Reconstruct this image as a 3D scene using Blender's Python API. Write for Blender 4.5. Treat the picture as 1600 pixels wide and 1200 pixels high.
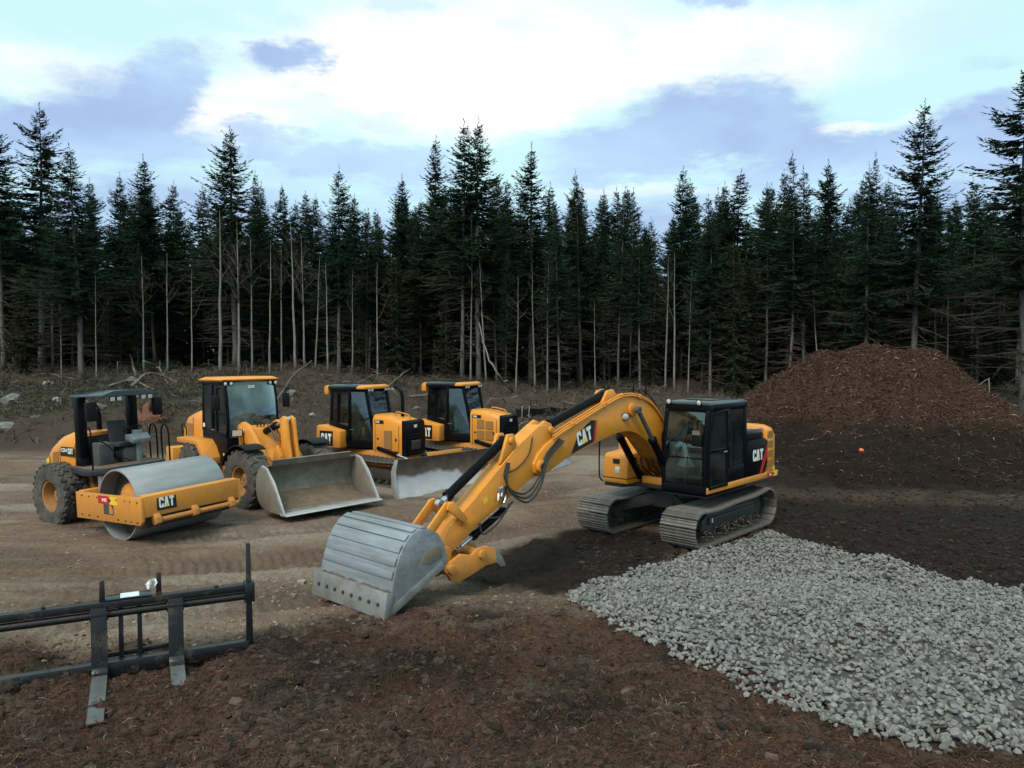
import bpy, bmesh, math, random
import numpy as np
from mathutils import Vector, Matrix, Quaternion

# ------------------------------------------------------------------ clear
for o in list(bpy.data.objects):
    bpy.data.objects.remove(o, do_unlink=True)
scene = bpy.context.scene
COL = scene.collection
R = math.radians
PI = math.pi

# ------------------------------------------------------------------ camera
CAM_H = 3.8
cam_data = bpy.data.cameras.new('camera')
cam_data.sensor_width = 36.0
cam_data.lens = 27.0
cam_data.clip_start = 0.1
cam_data.clip_end = 4000.0
cam = bpy.data.objects.new('camera', cam_data)
COL.objects.link(cam)
PITCH = math.atan(50.0 / 1200.0)
cam.location = (0, 0, CAM_H)
cam.rotation_euler = (PI / 2 - PITCH, 0, 0)
scene.camera = cam

# ------------------------------------------------------------------ world / sky
SUN_EL, SUN_AZ = 48.0, 205.0           # degrees; azimuth clockwise from +Y
world = bpy.data.worlds.new('World')
scene.world = world
world.use_nodes = True
wt = world.node_tree
wt.nodes.clear()


def wn(kind, **kw):
    n = wt.nodes.new(kind)
    for k, v in kw.items():
        setattr(n, k, v)
    return n


def wl(a, b):
    wt.links.new(a, b)


def wmath(op, a, b=None, clamp=False):
    n = wn('ShaderNodeMath', operation=op, use_clamp=clamp)
    for i, x in enumerate((a, b)):
        if x is None:
            continue
        if isinstance(x, (int, float)):
            n.inputs[i].default_value = x
        else:
            wl(x, n.inputs[i])
    return n.outputs[0]


def wmap(x, a, b, c, d, smooth=True):
    n = wn('ShaderNodeMapRange')
    n.interpolation_type = 'SMOOTHSTEP' if smooth else 'LINEAR'
    wl(x, n.inputs[0])
    for i, v in enumerate((a, b, c, d)):
        n.inputs[i + 1].default_value = v
    return n.outputs[0]


def wmix(fac, a, b):
    n = wn('ShaderNodeMix', data_type='RGBA')
    wl(fac, n.inputs[0])
    for i, x in ((6, a), (7, b)):
        if isinstance(x, tuple):
            n.inputs[i].default_value = (*x, 1)
        else:
            wl(x, n.inputs[i])
    return n.outputs[2]


sky = wn('ShaderNodeTexSky')
sky.sky_type = 'NISHITA'
sky.sun_disc = False
sky.sun_elevation = R(SUN_EL)
sky.sun_rotation = R(SUN_AZ)
sky.air_density = 1.0
sky.dust_density = 2.0
tc = wn('ShaderNodeTexCoord')
sep = wn('ShaderNodeSeparateXYZ')
wl(tc.outputs['Generated'], sep.inputs[0])
den = wmath('ADD', wmath('MAXIMUM', sep.outputs[2], 0.0), 0.16)
comb = wn('ShaderNodeCombineXYZ')
wl(wmath('DIVIDE', sep.outputs[0], den), comb.inputs[0])
wl(wmath('DIVIDE', sep.outputs[1], den), comb.inputs[1])
comb.inputs[2].default_value = 3.7


def wnoise(scale, detail, rough, dist, off):
    m = wn('ShaderNodeMapping')
    wl(comb.outputs[0], m.inputs[0])
    m.inputs[1].default_value = off
    n = wn('ShaderNodeTexNoise')
    wl(m.outputs[0], n.inputs[0])
    n.inputs['Scale'].default_value = scale
    n.inputs['Detail'].default_value = detail
    n.inputs['Roughness'].default_value = rough
    n.inputs['Distortion'].default_value = dist
    return n.outputs[0]


n_big = wnoise(0.55, 4, 0.5, 0.3, (0.0, 0.0, 0.0))
n_mid = wnoise(1.3, 6, 0.52, 0.35, (4.3, 1.7, 0.0))
n_fine = wnoise(2.6, 7, 0.55, 0.5, (9.1, 3.3, 0.0))
elev = sep.outputs[2]


def wdir(px, py):
    u = (600 - py) / 1200.0
    v = Vector(((px - 800) / 1200.0, math.cos(PITCH) + u * math.sin(PITCH), -math.sin(PITCH) + u * math.cos(PITCH)))
    return v.normalized()


# direction warped by noise so that cloud edges stay ragged
nvec = wn('ShaderNodeTexNoise')
wl(comb.outputs[0], nvec.inputs[0])
nvec.inputs['Scale'].default_value = 1.9
nvec.inputs['Detail'].default_value = 7
nvec.inputs['Roughness'].default_value = 0.66
vs = wn('ShaderNodeVectorMath', operation='SUBTRACT')
wl(nvec.outputs['Color'], vs.inputs[0])
vs.inputs[1].default_value = (0.5, 0.5, 0.5)
vsc = wn('ShaderNodeVectorMath', operation='MULTIPLY')
wl(vs.outputs[0], vsc.inputs[0])
vsc.inputs[1].default_value = (0.26, 0.10, 0.14)
va = wn('ShaderNodeVectorMath', operation='ADD')
wl(tc.outputs['Generated'], va.inputs[0])
wl(vsc.outputs[0], va.inputs[1])


def blob(px, py, rx, rz, amp):
    c = wdir(px, py)
    s = wn('ShaderNodeVectorMath', operation='SUBTRACT')
    wl(va.outputs[0], s.inputs[0])
    s.inputs[1].default_value = c
    m = wn('ShaderNodeVectorMath', operation='MULTIPLY')
    wl(s.outputs[0], m.inputs[0])
    m.inputs[1].default_value = (1200.0 / rx, 2.0, 1200.0 / rz)
    l = wn('ShaderNodeVectorMath', operation='LENGTH')
    wl(m.outputs[0], l.inputs[0])
    return wmap(l.outputs['Value'], 1.15, 0.25, 0.0, amp)


def wsum(xs):
    t = xs[0]
    for x in xs[1:]:
        t = wmath('ADD', t, x)
    return t


# grey cloud bank: low all round the horizon, patches higher up
thick = wsum([blob(120, 215, 150, 60, 0.40), blob(190, 165, 130, 75, 0.45), blob(285, 135, 90, 50, 0.42), blob(455, 118, 78, 40, 0.62),
              blob(430, 235, 90, 28, 0.35), blob(600, 258, 150, 34, 0.42), blob(1110, 185, 170, 66, 0.60), blob(1190, 215, 150, 55, 0.35), blob(960, 245, 170, 46, 0.52),
              blob(1400, 250, 220, 45, 0.42), blob(1560, 205, 130, 50, 0.45), blob(1130, 15, 55, 32, 0.5), blob(610, 10, 40, 22, 0.30),
              blob(1440, 60, 160, 40, 0.16), blob(570, 185, 90, 22, 0.26), blob(470, 45, 60, 24, 0.25), blob(1580, 88, 70, 20, 0.3)])
low = wmap(elev, 0.14, 0.30, 0.44, 0.0)
cover = wsum([thick, low, wmath('MULTIPLY', n_mid, 0.40), wmath('MULTIPLY', n_fine, 0.62)])
thick_m = wmap(cover, 0.58, 1.10, 0.0, 1.0)
bright = wsum([blob(640, 150, 330, 95, 0.30), blob(800, 60, 420, 120, 0.30), blob(1180, 100, 300, 60, 0.22), blob(1310, 208, 110, 20, 0.35), blob(360, 205, 110, 30, 0.30),
               blob(1000, 300, 170, 20, 0.25), blob(60, 100, 160, 40, 0.16)])
white_m = wmap(wsum([bright, wmath('MULTIPLY', n_big, 0.45), wmath('MULTIPLY', n_mid, 0.25), wmath('MULTIPLY', n_fine, 0.55)]), 0.62, 1.10, 0.0, 1.0)

skyb = wn('ShaderNodeMix', data_type='RGBA', blend_type='MULTIPLY')
skyb.inputs[0].default_value = 1.0
wl(sky.outputs[0], skyb.inputs[6])
skyb.inputs[7].default_value = (0.06, 0.06, 0.06, 1)
clear = wmix(wmath('ADD', 0.80, 0.0), skyb.outputs[2], (0.37, 0.56, 0.555))
gap = wmix(white_m, clear, (0.57, 0.575, 0.56))
grey_tone = wmap(n_mid, 0.34, 0.66, 0.0, 1.0)
grey = wmix(grey_tone, (0.275, 0.385, 0.52), (0.20, 0.275, 0.425))
final = wmix(thick_m, gap, grey)
bg = wn('ShaderNodeBackground')
wl(final, bg.inputs[0])
bg.inputs[1].default_value = 1.0
wout = wn('ShaderNodeOutputWorld')
wl(bg.outputs[0], wout.inputs[0])

# ------------------------------------------------------------------ sun (veiled by cloud)
sd = bpy.data.lights.new('sun', 'SUN')
sd.energy = 1.45
sd.angle = R(25)
sd.color = (1.0, 0.91, 0.80)
sun = bpy.data.objects.new('sun', sd)
COL.objects.link(sun)
_d = Vector((math.sin(R(SUN_AZ)) * math.cos(R(SUN_EL)), math.cos(R(SUN_AZ)) * math.cos(R(SUN_EL)), math.sin(R(SUN_EL))))
sun.rotation_euler = (-_d).to_track_quat('-Z', 'Y').to_euler()
sun.location = _d * 60

# ------------------------------------------------------------------ render settings
scene.render.engine = 'CYCLES'
cy = scene.cycles
cy.max_bounces = 5
cy.diffuse_bounces = 2
cy.glossy_bounces = 2
cy.transmission_bounces = 2
cy.transparent_max_bounces = 8
cy.caustics_reflective = False
cy.caustics_refractive = False
cy.use_adaptive_sampling = True
cy.adaptive_threshold = 0.02
vs_ = scene.view_settings
vs_.view_transform = 'Standard'
vs_.look = 'None'
vs_.exposure = 1.0
vs_.gamma = 1.0
vs_.use_curve_mapping = False

# ------------------------------------------------------------------ numpy noise
def _hash(ix, iy, seed):
    n = (ix.astype(np.int64) * 374761393 + iy.astype(np.int64) * 668265263 + seed * 1442695041) & 0x7fffffff
    n = (n ^ (n >> 13)) * 1274126177 & 0x7fffffff
    n = n ^ (n >> 16)
    return (n & 0xffff) / 65535.0


def vnoise(x, y, seed=0):
    x = np.asarray(x, float)
    y = np.asarray(y, float)
    ix = np.floor(x)
    iy = np.floor(y)
    fx = x - ix
    fy = y - iy
    fx = fx * fx * fx * (fx * (fx * 6 - 15) + 10)
    fy = fy * fy * fy * (fy * (fy * 6 - 15) + 10)
    a = _hash(ix, iy, seed)
    b = _hash(ix + 1, iy, seed)
    c = _hash(ix, iy + 1, seed)
    d = _hash(ix + 1, iy + 1, seed)
    return (a + (b - a) * fx) * (1 - fy) + (c + (d - c) * fx) * fy


def fbm(x, y, oct=4, seed=0, gain=0.5):
    s = 0.0
    a = 1.0
    t = 0.0
    for i in range(oct):
        s = s + a * vnoise(x * 2 ** i, y * 2 ** i, seed + i * 17)
        t += a
        a *= gain
    return s / t - 0.5


def sstep(a, b, x):
    t = np.clip((np.asarray(x, float) - a) / (b - a), 0, 1)
    return t * t * (3 - 2 * t)


# ------------------------------------------------------------------ terrain shape
def base_z(x, y):
    """broad ground height"""
    x = np.asarray(x, float)
    y = np.asarray(y, float)
    z = -0.2 * sstep(2.0, -2.5, x) * sstep(11.5, 14.5, y)
    z = z + 0.42 * sstep(13.4, 9.6, y) * sstep(7.5, 3.5, x + 0.0 * y)
    z = z + 0.20 * sstep(13.4, 9.6, y) * sstep(3.5, 7.5, x)
    amp = 2.75 + (1.55 - 2.75) * sstep(-14, 3, x) - 0.2 * sstep(10, 25, x)
    z = z + amp * sstep(29, 50, y)
    # cut bank along the back of the yard on the left
    edge = 31.5 + 1.6 * fbm(x * 0.16, 0 * x + 3.3, 3, 5)
    z = z + 0.75 * sstep(0, 1.6, y - edge) * sstep(-2, -8, x) * sstep(46, 38, y)
    z = z + 0.5 * sstep(0, 2.0, y - edge + 0.5) * sstep(-6, 0, x) * sstep(14, 8, x) * sstep(46, 38, y)
    deb = sstep(30, 34, y) * sstep(70, 50, y)
    z = z + deb * (1.3 * fbm(x * 0.33, y * 0.33, 4, 11) + 0.75 * fbm(x * 1.1, y * 1.1, 3, 23))
    return z


# masks for the ground's own materials
def g_masks(x, y):
    w1 = fbm(x * 0.7, y * 0.7, 4, 31)
    w2 = fbm(x * 0.35, y * 0.35, 3, 47)
    w3 = fbm(x * 2.3, y * 2.3, 3, 53)
    # shredded bark: foreground, and the ground round the excavator and pile
    line = 8.6 + 1.6 * sstep(-3.4, -1.2, x) - 0.8 * sstep(0.5, 3, x) + 1.1 * w2 + 0.9 * w1
    bark = sstep(0.55, -0.55, y - line + 0.7 * w3)
    right = sstep(-1.1, 1.2, (x - (4.6 - 0.0 * y)) + 1.6 * w1) * sstep(10.5, 12.5, y)
    back = sstep(29.5, 31.5, y + 1.5 * w1)
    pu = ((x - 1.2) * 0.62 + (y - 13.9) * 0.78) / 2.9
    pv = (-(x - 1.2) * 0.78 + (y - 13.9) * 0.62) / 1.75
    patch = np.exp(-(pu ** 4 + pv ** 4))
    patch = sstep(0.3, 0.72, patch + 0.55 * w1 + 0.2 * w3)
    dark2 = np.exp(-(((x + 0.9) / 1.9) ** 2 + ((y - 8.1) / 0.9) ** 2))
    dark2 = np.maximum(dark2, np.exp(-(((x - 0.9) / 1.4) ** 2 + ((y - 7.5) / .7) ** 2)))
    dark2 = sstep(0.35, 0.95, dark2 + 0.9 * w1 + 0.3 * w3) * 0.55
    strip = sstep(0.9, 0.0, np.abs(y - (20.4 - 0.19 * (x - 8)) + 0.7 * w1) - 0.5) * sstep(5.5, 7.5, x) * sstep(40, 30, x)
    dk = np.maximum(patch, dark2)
    dk = np.maximum(dk, right * (1 - 0.55 * strip) * sstep(28, 24, y))
    bark = np.clip(np.maximum(bark, np.maximum(right * (1 - 0.15 * strip), back)), 0, 1)
    return bark, np.clip(dk, 0, 1), back


def rut(x, y):
    z = 0 * x
    c_ = 0 * x
    # pairs of wheel and track marks curving across the bare soil
    for (x0, y0, ang, curv, wd, dep, lug) in (
            (-6.0, 12.0, 18, 0.012, 0.5, 0.05, 1), (-6.2, 14.0, 17, 0.012, 0.5, 0.05, 1), (-4.0, 9.9, 22, 0.02, 0.45, 0.04, 1),
            (-7.0, 10.4, 12, -0.01, 0.6, 0.05, 1), (-1.0, 16.8, 30, 0.02, 0.6, 0.055, 1), (-1.5, 19.0, 34, 0.02, 0.6, 0.05, 1),
            (-10.0, 20.5, 4, 0.004, 0.5, 0.05, 0), (-10.0, 23.6, 3, 0.004, 0.5, 0.06, 0), (-12, 27.0, 2, 0.0, 0.6, 0.06, 0), (3, 20.5, 14, 0.0, .6, .05, 0), (-9, 13.2, 14, .0, .5, .05, 1)):
        a = R(ang)
        dx = x - x0
        dy = y - y0
        s = dx * math.cos(a) + dy * math.sin(a)
        t = -dx * math.sin(a) + dy * math.cos(a) - curv * s * s - 0.12 * np.sin(s * 0.5 + x0)
        core = np.exp(-(t / wd) ** 4)
        berm = np.exp(-((np.abs(t) - wd * 1.15) / 0.14) ** 2)
        fade = sstep(9, 5, np.abs(s)) * (0.55 + 0.9 * vnoise(s * 0.6, t * 0.6 + x0, 71))
        z = z + fade * (-1.7 * dep * core + 0.9 * dep * berm)
        c_ = np.maximum(c_, fade * core)
        if lug:
            z = z + fade * core * 0.019 * np.sign(np.sin(s * 2 * PI / 0.2 + 2.0 * np.abs(t)))
    return z, np.clip(c_, 0, 1)


def ground_z(x, y):
    x = np.asarray(x, float)
    y = np.asarray(y, float)
    return base_z(x, y)


def gz(x, y):
    return float(ground_z(np.array([x]), np.array([y]))[0])


def ray(px, py):
    u = (600 - py) / 1200.0
    return Vector(((px - 800) / 1200.0, math.cos(PITCH) + u * math.sin(PITCH), -math.sin(PITCH) + u * math.cos(PITCH)))


def spot(px, Y):
    """ground position at distance Y in the direction of photo column px"""
    x = (px - 800) / 1200.0 * Y
    return x, Y, gz(x, Y)


def height_at(py, Y):
    r = ray(800, py)
    return CAM_H + r.z / r.y * Y
# ------------------------------------------------------------------ objects and tags
def tag(o, label=None, cat=None, group=None, kind=None):
    if label: o['label'] = label
    if cat: o['category'] = cat
    if group: o['group'] = group
    if kind: o['kind'] = kind
    return o


def empty(name, loc=(0, 0, 0), rot=(0, 0, 0), parent=None):
    o = bpy.data.objects.new(name, None)
    o.empty_display_size = 0.3
    COL.objects.link(o)
    o.location = loc
    o.rotation_euler = rot
    o.parent = parent
    return o


def link(name, me, mat=None, parent=None):
    o = bpy.data.objects.new(name, me)
    COL.objects.link(o)
    if mat is not None:
        me.materials.clear()
        for m in (mat if isinstance(mat, (list, tuple)) else [mat]):
            me.materials.append(m)
    o.parent = parent
    return o


def np_mesh(name, V, F, smooth=False):
    """mesh from numpy arrays; all faces have the same number of corners"""
    me = bpy.data.meshes.new(name)
    V = np.asarray(V, np.float32)
    F = np.asarray(F, np.int32)
    k = F.shape[1]
    me.vertices.add(len(V))
    me.vertices.foreach_set('co', V.ravel())
    me.loops.add(F.size)
    me.loops.foreach_set('vertex_index', F.ravel())
    me.polygons.add(len(F))
    me.polygons.foreach_set('loop_start', np.arange(0, F.size, k, dtype=np.int32))
    me.polygons.foreach_set('loop_total', np.full(len(F), k, np.int32))
    me.polygons.foreach_set('use_smooth', np.full(len(F), smooth))
    me.update(calc_edges=True)
    me.validate()
    return me


def fattr(me, name, vals, domain='POINT'):
    a = me.attributes.new(name, 'FLOAT', domain)
    a.data.foreach_set('value', np.asarray(vals, np.float32))


class MB:
    """collects shapes for ONE mesh"""
    def __init__(s, T=None):
        s.v = []
        s.f = []
        s.T = T or Matrix()
        s.cut = []

    def add(s, vs, fs):
        b = len(s.v)
        s.cut.append((b, len(s.f)))
        s.v += [tuple(s.T @ Vector(v)) for v in vs]
        s.f += [tuple(i + b for i in f) for f in fs]
        return s

    def box(s, x0, x1, y0, y1, z0, z1):
        vs = [(x, y, z) for x in (x0, x1) for y in (y0, y1) for z in (z0, z1)]
        return s.add(vs, [(0, 1, 3, 2), (4, 6, 7, 5), (0, 4, 5, 1), (2, 3, 7, 6), (0, 2, 6, 4), (1, 5, 7, 3)])

    def prism(s, poly, a, b, ax='y'):
        n = len(poly)
        def P(p, t):
            return (p[0], t, p[1]) if ax == 'y' else ((t, p[0], p[1]) if ax == 'x' else (p[0], p[1], t))
        vs = [P(p, a) for p in poly] + [P(p, b) for p in poly]
        fs = [tuple(range(n)), tuple(range(2 * n - 1, n - 1, -1))]
        fs += [(i, (i + 1) % n, n + (i + 1) % n, n + i) for i in range(n)]
        return s.add(vs, fs)

    def loft(s, rings, cap=True):
        n = len(rings[0])
        vs = [p for r in rings for p in r]
        fs = []
        for k in range(len(rings) - 1):
            for i in range(n):
                j = (i + 1) % n
                fs.append((k * n + i, k * n + j, (k + 1) * n + j, (k + 1) * n + i))
        if cap:
            fs.append(tuple(range(n)))
            fs.append(tuple((len(rings) - 1) * n + i for i in reversed(range(n))))
        return s.add(vs, fs)

    def tube(s, pts, r, n=8, cap=True, r2=None):
        pts = [Vector(p) for p in pts]
        m = len(pts)
        if not isinstance(r, (list, tuple)):
            e = r if r2 is None else r2
            r = [r + (e - r) * i / max(1, m - 1) for i in range(m)]
        rings = []
        up = None
        for i, p in enumerate(pts):
            d = (pts[min(i + 1, m - 1)] - pts[max(i - 1, 0)])
            d = d.normalized() if d.length > 1e-9 else Vector((0, 0, 1))
            if up is None:
                up = Vector((0, 0, 1)) if abs(d.z) < 0.9 else Vector((1, 0, 0))
            a = d.cross(up)
            if a.length < 1e-6:
                a = d.cross(Vector((0.3, 1, 0.2)))
            a.normalize()
            b = d.cross(a).normalized()
            up = -b if b.dot(up) < 0 else b
            a = d.cross(up).normalized()
            rings.append([tuple(p + a * (r[i] * math.cos(2 * PI * k / n)) + up * (r[i] * math.sin(2 * PI * k / n))) for k in range(n)])
        return s.loft(rings, cap)

    def cyl(s, p0, p1, r, n=16, r2=None):
        return s.tube([p0, p1], r, n, True, r2)

    def lathe(s, prof, o, ax, n=24):
        """prof [(radius, distance along axis)]; closed profile"""
        o = Vector(o)
        d = Vector(ax).normalized()
        u = d.orthogonal().normalized()
        w = d.cross(u)
        m = len(prof)
        vs = []
        for k in range(n):
            a = 2 * PI * k / n
            e = u * math.cos(a) + w * math.sin(a)
            vs += [tuple(o + e * r_ + d * t) for r_, t in prof]
        fs = []
        for k in range(n):
            k2 = (k + 1) % n
            for i in range(m):
                j = (i + 1) % m
                fs.append((k * m + i, k * m + j, k2 * m + j, k2 * m + i))
        return s.add(vs, fs)

    def bar(s, p0, p1, w, h, up=(0, 0, 1)):
        p0 = Vector(p0); p1 = Vector(p1)
        d = (p1 - p0).normalized()
        a = d.cross(Vector(up))
        if a.length < 1e-5:
            a = d.cross(Vector((1, 0, 0)))
        a.normalize()
        b = a.cross(d).normalized()
        rg = []
        for p in (p0, p1):
            rg.append([tuple(p + a * x * w / 2 + b * y * h / 2) for x, y in ((-1, -1), (1, -1), (1, 1), (-1, 1))])
        return s.loft(rg)

    def mesh(s, name, bevel=0.0, seg=2, ang=28, sharp=32):
        me = bpy.data.meshes.new(name)
        me.from_pydata(s.v, [], s.f)
        bm = bmesh.new()
        bm.from_mesh(me)
        bmesh.ops.recalc_face_normals(bm, faces=bm.faces)
        if bevel > 0:
            es = [e for e in bm.edges if len(e.link_faces) == 2 and e.calc_face_angle(0) > R(ang)]
            if es:
                bmesh.ops.bevel(bm, geom=es, offset=bevel, offset_type='OFFSET', segments=seg, affect='EDGES', clamp_overlap=True, profile=0.5)
        for f in bm.faces:
            f.smooth = True
        bm.to_mesh(me)
        bm.free()
        me.set_sharp_from_angle(angle=R(sharp))
        return me

    def builds(s, name, mat, parent=None, bevel=0.0, **k):
        """one object for every separate shape that was added"""
        out = []
        for (v0, f0), (v1, f1) in zip(s.cut, s.cut[1:] + [(len(s.v), len(s.f))]):
            t = MB()
            t.v = s.v[v0:v1]
            t.f = [tuple(i - v0 for i in f) for f in s.f[f0:f1]]
            out.append(t.build(name, mat, parent, bevel, **k))
        return out

    def build(s, name, mat, parent=None, bevel=0.0, **k):
        return link(name, s.mesh(name, bevel, **k), mat, parent)


def mirror(poly):
    return [(-x, y) for x, y in poly]


def arc(cx, cy, r, a0, a1, n):
    return [(cx + r * math.cos(R(a0 + (a1 - a0) * i / n)), cy + r * math.sin(R(a0 + (a1 - a0) * i / n))) for i in range(n + 1)]


def spline(pts, n=6):
    """Catmull-Rom through the points"""
    P = [Vector(p) for p in pts]
    P = [P[0] * 2 - P[1]] + P + [P[-1] * 2 - P[-2]]
    out = []
    for i in range(1, len(P) - 2):
        for k in range(n):
            t = k / n
            a, b, c, d = P[i - 1], P[i], P[i + 1], P[i + 2]
            out.append(0.5 * ((2 * b) + (c - a) * t + (2 * a - 5 * b + 4 * c - d) * t * t + (3 * b - a - 3 * c + d) * t ** 3))
    out.append(P[-2])
    return out


# ------------------------------------------------------------------ materials
class NT:
    def __init__(s, name):
        s.m = bpy.data.materials.new(name)
        s.m.use_nodes = True
        s.t = s.m.node_tree
        s.t.nodes.clear()
        s.out = s.t.nodes.new('ShaderNodeOutputMaterial')

    def n(s, kind, **kw):
        n = s.t.nodes.new(kind)
        for k, v in kw.items():
            setattr(n, k, v)
        return n

    def l(s, a, b):
        s.t.links.new(a, b)

    def put(s, x, sock):
        if isinstance(x, (int, float)):
            sock.default_value = x
        elif isinstance(x, tuple):
            sock.default_value = (*x, 1) if len(x) == 3 and sock.type == 'RGBA' else x
        else:
            s.l(x, sock)

    def coords(s, which='Object'):
        return s.n('ShaderNodeTexCoord').outputs[which]

    def noise(s, scale, detail=4, rough=0.55, vec=None, dist=0.0):
        n = s.n('ShaderNodeTexNoise')
        if vec is not None:
            s.l(vec, n.inputs['Vector'])
        n.inputs['Scale'].default_value = scale
        n.inputs['Detail'].default_value = detail
        n.inputs['Roughness'].default_value = rough
        n.inputs['Distortion'].default_value = dist
        return n.outputs[0]

    def mapr(s, x, a, b, c=0.0, d=1.0):
        n = s.n('ShaderNodeMapRange')
        s.put(x, n.inputs[0])
        for i, v in enumerate((a, b, c, d)):
            n.inputs[i + 1].default_value = v
        return n.outputs[0]

    def mix(s, fac, a, b, blend='MIX'):
        n = s.n('ShaderNodeMix', data_type='RGBA', blend_type=blend)
        s.put(fac, n.inputs[0])
        s.put(a, n.inputs[6])
        s.put(b, n.inputs[7])
        return n.outputs[2]

    def math(s, op, a, b=0.0, clamp=False):
        n = s.n('ShaderNodeMath', operation=op, use_clamp=clamp)
        s.put(a, n.inputs[0])
        s.put(b, n.inputs[1])
        return n.outputs[0]

    def attr(s, name, out='Fac'):
        n = s.n('ShaderNodeAttribute')
        n.attribute_name = name
        return n.outputs[out]

    def scalev(s, vec, sc):
        n = s.n('ShaderNodeVectorMath', operation='MULTIPLY')
        s.l(vec, n.inputs[0])
        n.inputs[1].default_value = sc
        return n.outputs[0]

    def bsdf(s, col, rough=0.6, metal=0.0, bump=None, bstr=0.3, bdist=0.02, spec=0.5):
        b = s.n('ShaderNodeBsdfPrincipled')
        s.put(col, b.inputs['Base Color'])
        s.put(rough, b.inputs['Roughness'])
        s.put(metal, b.inputs['Metallic'])
        s.put(spec, b.inputs['Specular IOR Level'])
        if bump is not None:
            n = s.n('ShaderNodeBump')
            n.inputs['Strength'].default_value = bstr
            n.inputs['Distance'].default_value = bdist
            s.l(bump, n.inputs['Height'])
            s.l(n.outputs[0], b.inputs['Normal'])
        s.l(b.outputs[0], s.out.inputs[0])
        return s.m


def m_paint(name, col, rough=0.42, dirt=0.35, dirtcol=(0.16, 0.11, 0.075), zlo=0.2, zhi=1.6, spec=0.5):
    """enamel with thin dried mud: more of it low on the machine, streaked"""
    t = NT(name)
    oc = t.coords()
    pos = t.n('ShaderNodeNewGeometry').outputs['Position']
    sp = t.n('ShaderNodeSeparateXYZ')
    t.l(pos, sp.inputs[0])
    streak = t.noise(2.6, 7, 0.68, t.scalev(pos, (1.0, 1.0, 0.8)))
    spk = t.noise(26, 3, 0.6, pos)
    lowz = t.mapr(sp.outputs[2], zlo, zhi, 0.28, 0.0)
    d = t.math('ADD', t.math('MULTIPLY', streak, 0.75), t.math('MULTIPLY', spk, 0.25))
    d = t.math('ADD', d, lowz)
    fac = t.mapr(d, 0.46, 0.84, 0.0, dirt)
    fade = t.mix(t.noise(0.9, 3, 0.5, pos), tuple(c * 0.9 for c in col), tuple(min(1, c * 1.06) for c in col))
    c = t.mix(fac, fade, dirtcol)
    r = t.mapr(fac, 0, 0.5, rough, 0.8)
    return t.bsdf(c, r, 0.0, spk, 0.06, 0.01, spec)


def m_plain(name, col, rough=0.6, metal=0.0, var=0.25, scale=8, bump=0.15, col2=None, spec=0.5):
    t = NT(name)
    oc = t.n('ShaderNodeNewGeometry').outputs['Position']
    n = t.noise(scale, 6, 0.6, oc)
    c2 = col2 or tuple(c * (1 - var) for c in col)
    c = t.mix(t.mapr(n, 0.35, 0.68), col, c2)
    return t.bsdf(c, t.mapr(n, 0.3, 0.7, rough * 0.85, min(1, rough * 1.15)), metal, n, bump, 0.02, spec)


YEL = (0.70, 0.262, 0.022)
M = {}
M['yellow'] = m_paint('yellow enamel', YEL, 0.42, 0.55)
M['yellow_clean'] = m_paint('fresh yellow enamel', (0.72, 0.272, 0.023), 0.36, 0.40)
M['yellow_vent'] = m_paint('yellow vent mesh', (0.30, 0.14, 0.028), 0.7, 0.4)
M['black'] = m_paint('black enamel', (0.0045, 0.0048, 0.006), 0.30, 0.05, (0.03, 0.026, 0.022), spec=0.08)
M['black_matte'] = m_plain('black plastic', (0.007, 0.007, 0.008), 0.55, spec=0.2)
M['dark_frame'] = m_paint('dark frame steel', (0.012, 0.013, 0.015), 0.45, 0.5, (0.075, 0.06, 0.047))
M['hose'] = m_plain('rubber hose', (0.018, 0.018, 0.018), 0.5)
M['rod_dark'] = m_plain('dull cylinder rod', (0.16, 0.165, 0.17), 0.32, 0.6, 0.2, 4, 0.02)
M['chrome'] = m_plain('chromed rod', (0.62, 0.64, 0.66), 0.18, 0.9, 0.1, 4, 0.02)
M['white'] = m_plain('white print', (0.80, 0.80, 0.78), 0.5, 0, 0.06)
M['red'] = m_plain('red print', (0.50, 0.015, 0.02), 0.5, 0, 0.1)
M['decal_yellow'] = m_plain('yellow print', (0.85, 0.55, 0.02), 0.5, 0, 0.06)
M['decal_black'] = m_plain('black print', (0.010, 0.010, 0.011), 0.4, 0, 0.1)
M['lens'] = m_plain('lamp lens', (0.75, 0.78, 0.80), 0.12, 0.3, 0.2, 30, 0.1)
M['seat'] = m_plain('seat cloth', (0.045, 0.046, 0.05), 0.9, 0, 0.3, 20)
M['interior'] = m_plain('cab trim', (0.075, 0.08, 0.08), 0.8)
M['rim'] = m_paint('dirty wheel rim paint', (0.50, 0.22, 0.04), 0.55, 0.85, (0.13, 0.09, 0.062), 0.0, 1.4)
M['interior_pale'] = m_plain('pale cab trim', (0.22, 0.23, 0.22), 0.8)
M['cloth'] = m_plain('pale plastic wrap', (0.55, 0.62, 0.62), 0.35, 0, 0.25, 20)
M['roof_grey'] = m_plain('glossy dark roof', (0.010, 0.012, 0.016), 0.22, 0.0, 0.2, 2, 0.02, spec=0.45)
M['platform'] = m_plain('dark blue grey deck paint', (0.03, 0.034, 0.045), 0.35, 0, 0.3, 5)
M['grey_console'] = m_plain('grey console', (0.17, 0.19, 0.21), 0.5)


def m_rubber():
    t = NT('muddy tyre rubber')
    oc = t.coords()
    n = t.noise(5, 6, 0.65, oc)
    n2 = t.noise(30, 4, 0.6, oc)
    c = t.mix(t.mapr(n, 0.35, 0.7), (0.030, 0.029, 0.029), (0.115, 0.098, 0.082))
    return t.bsdf(c, 0.85, 0, n2, 0.35, 0.02)


M['rubber'] = m_rubber()


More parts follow.
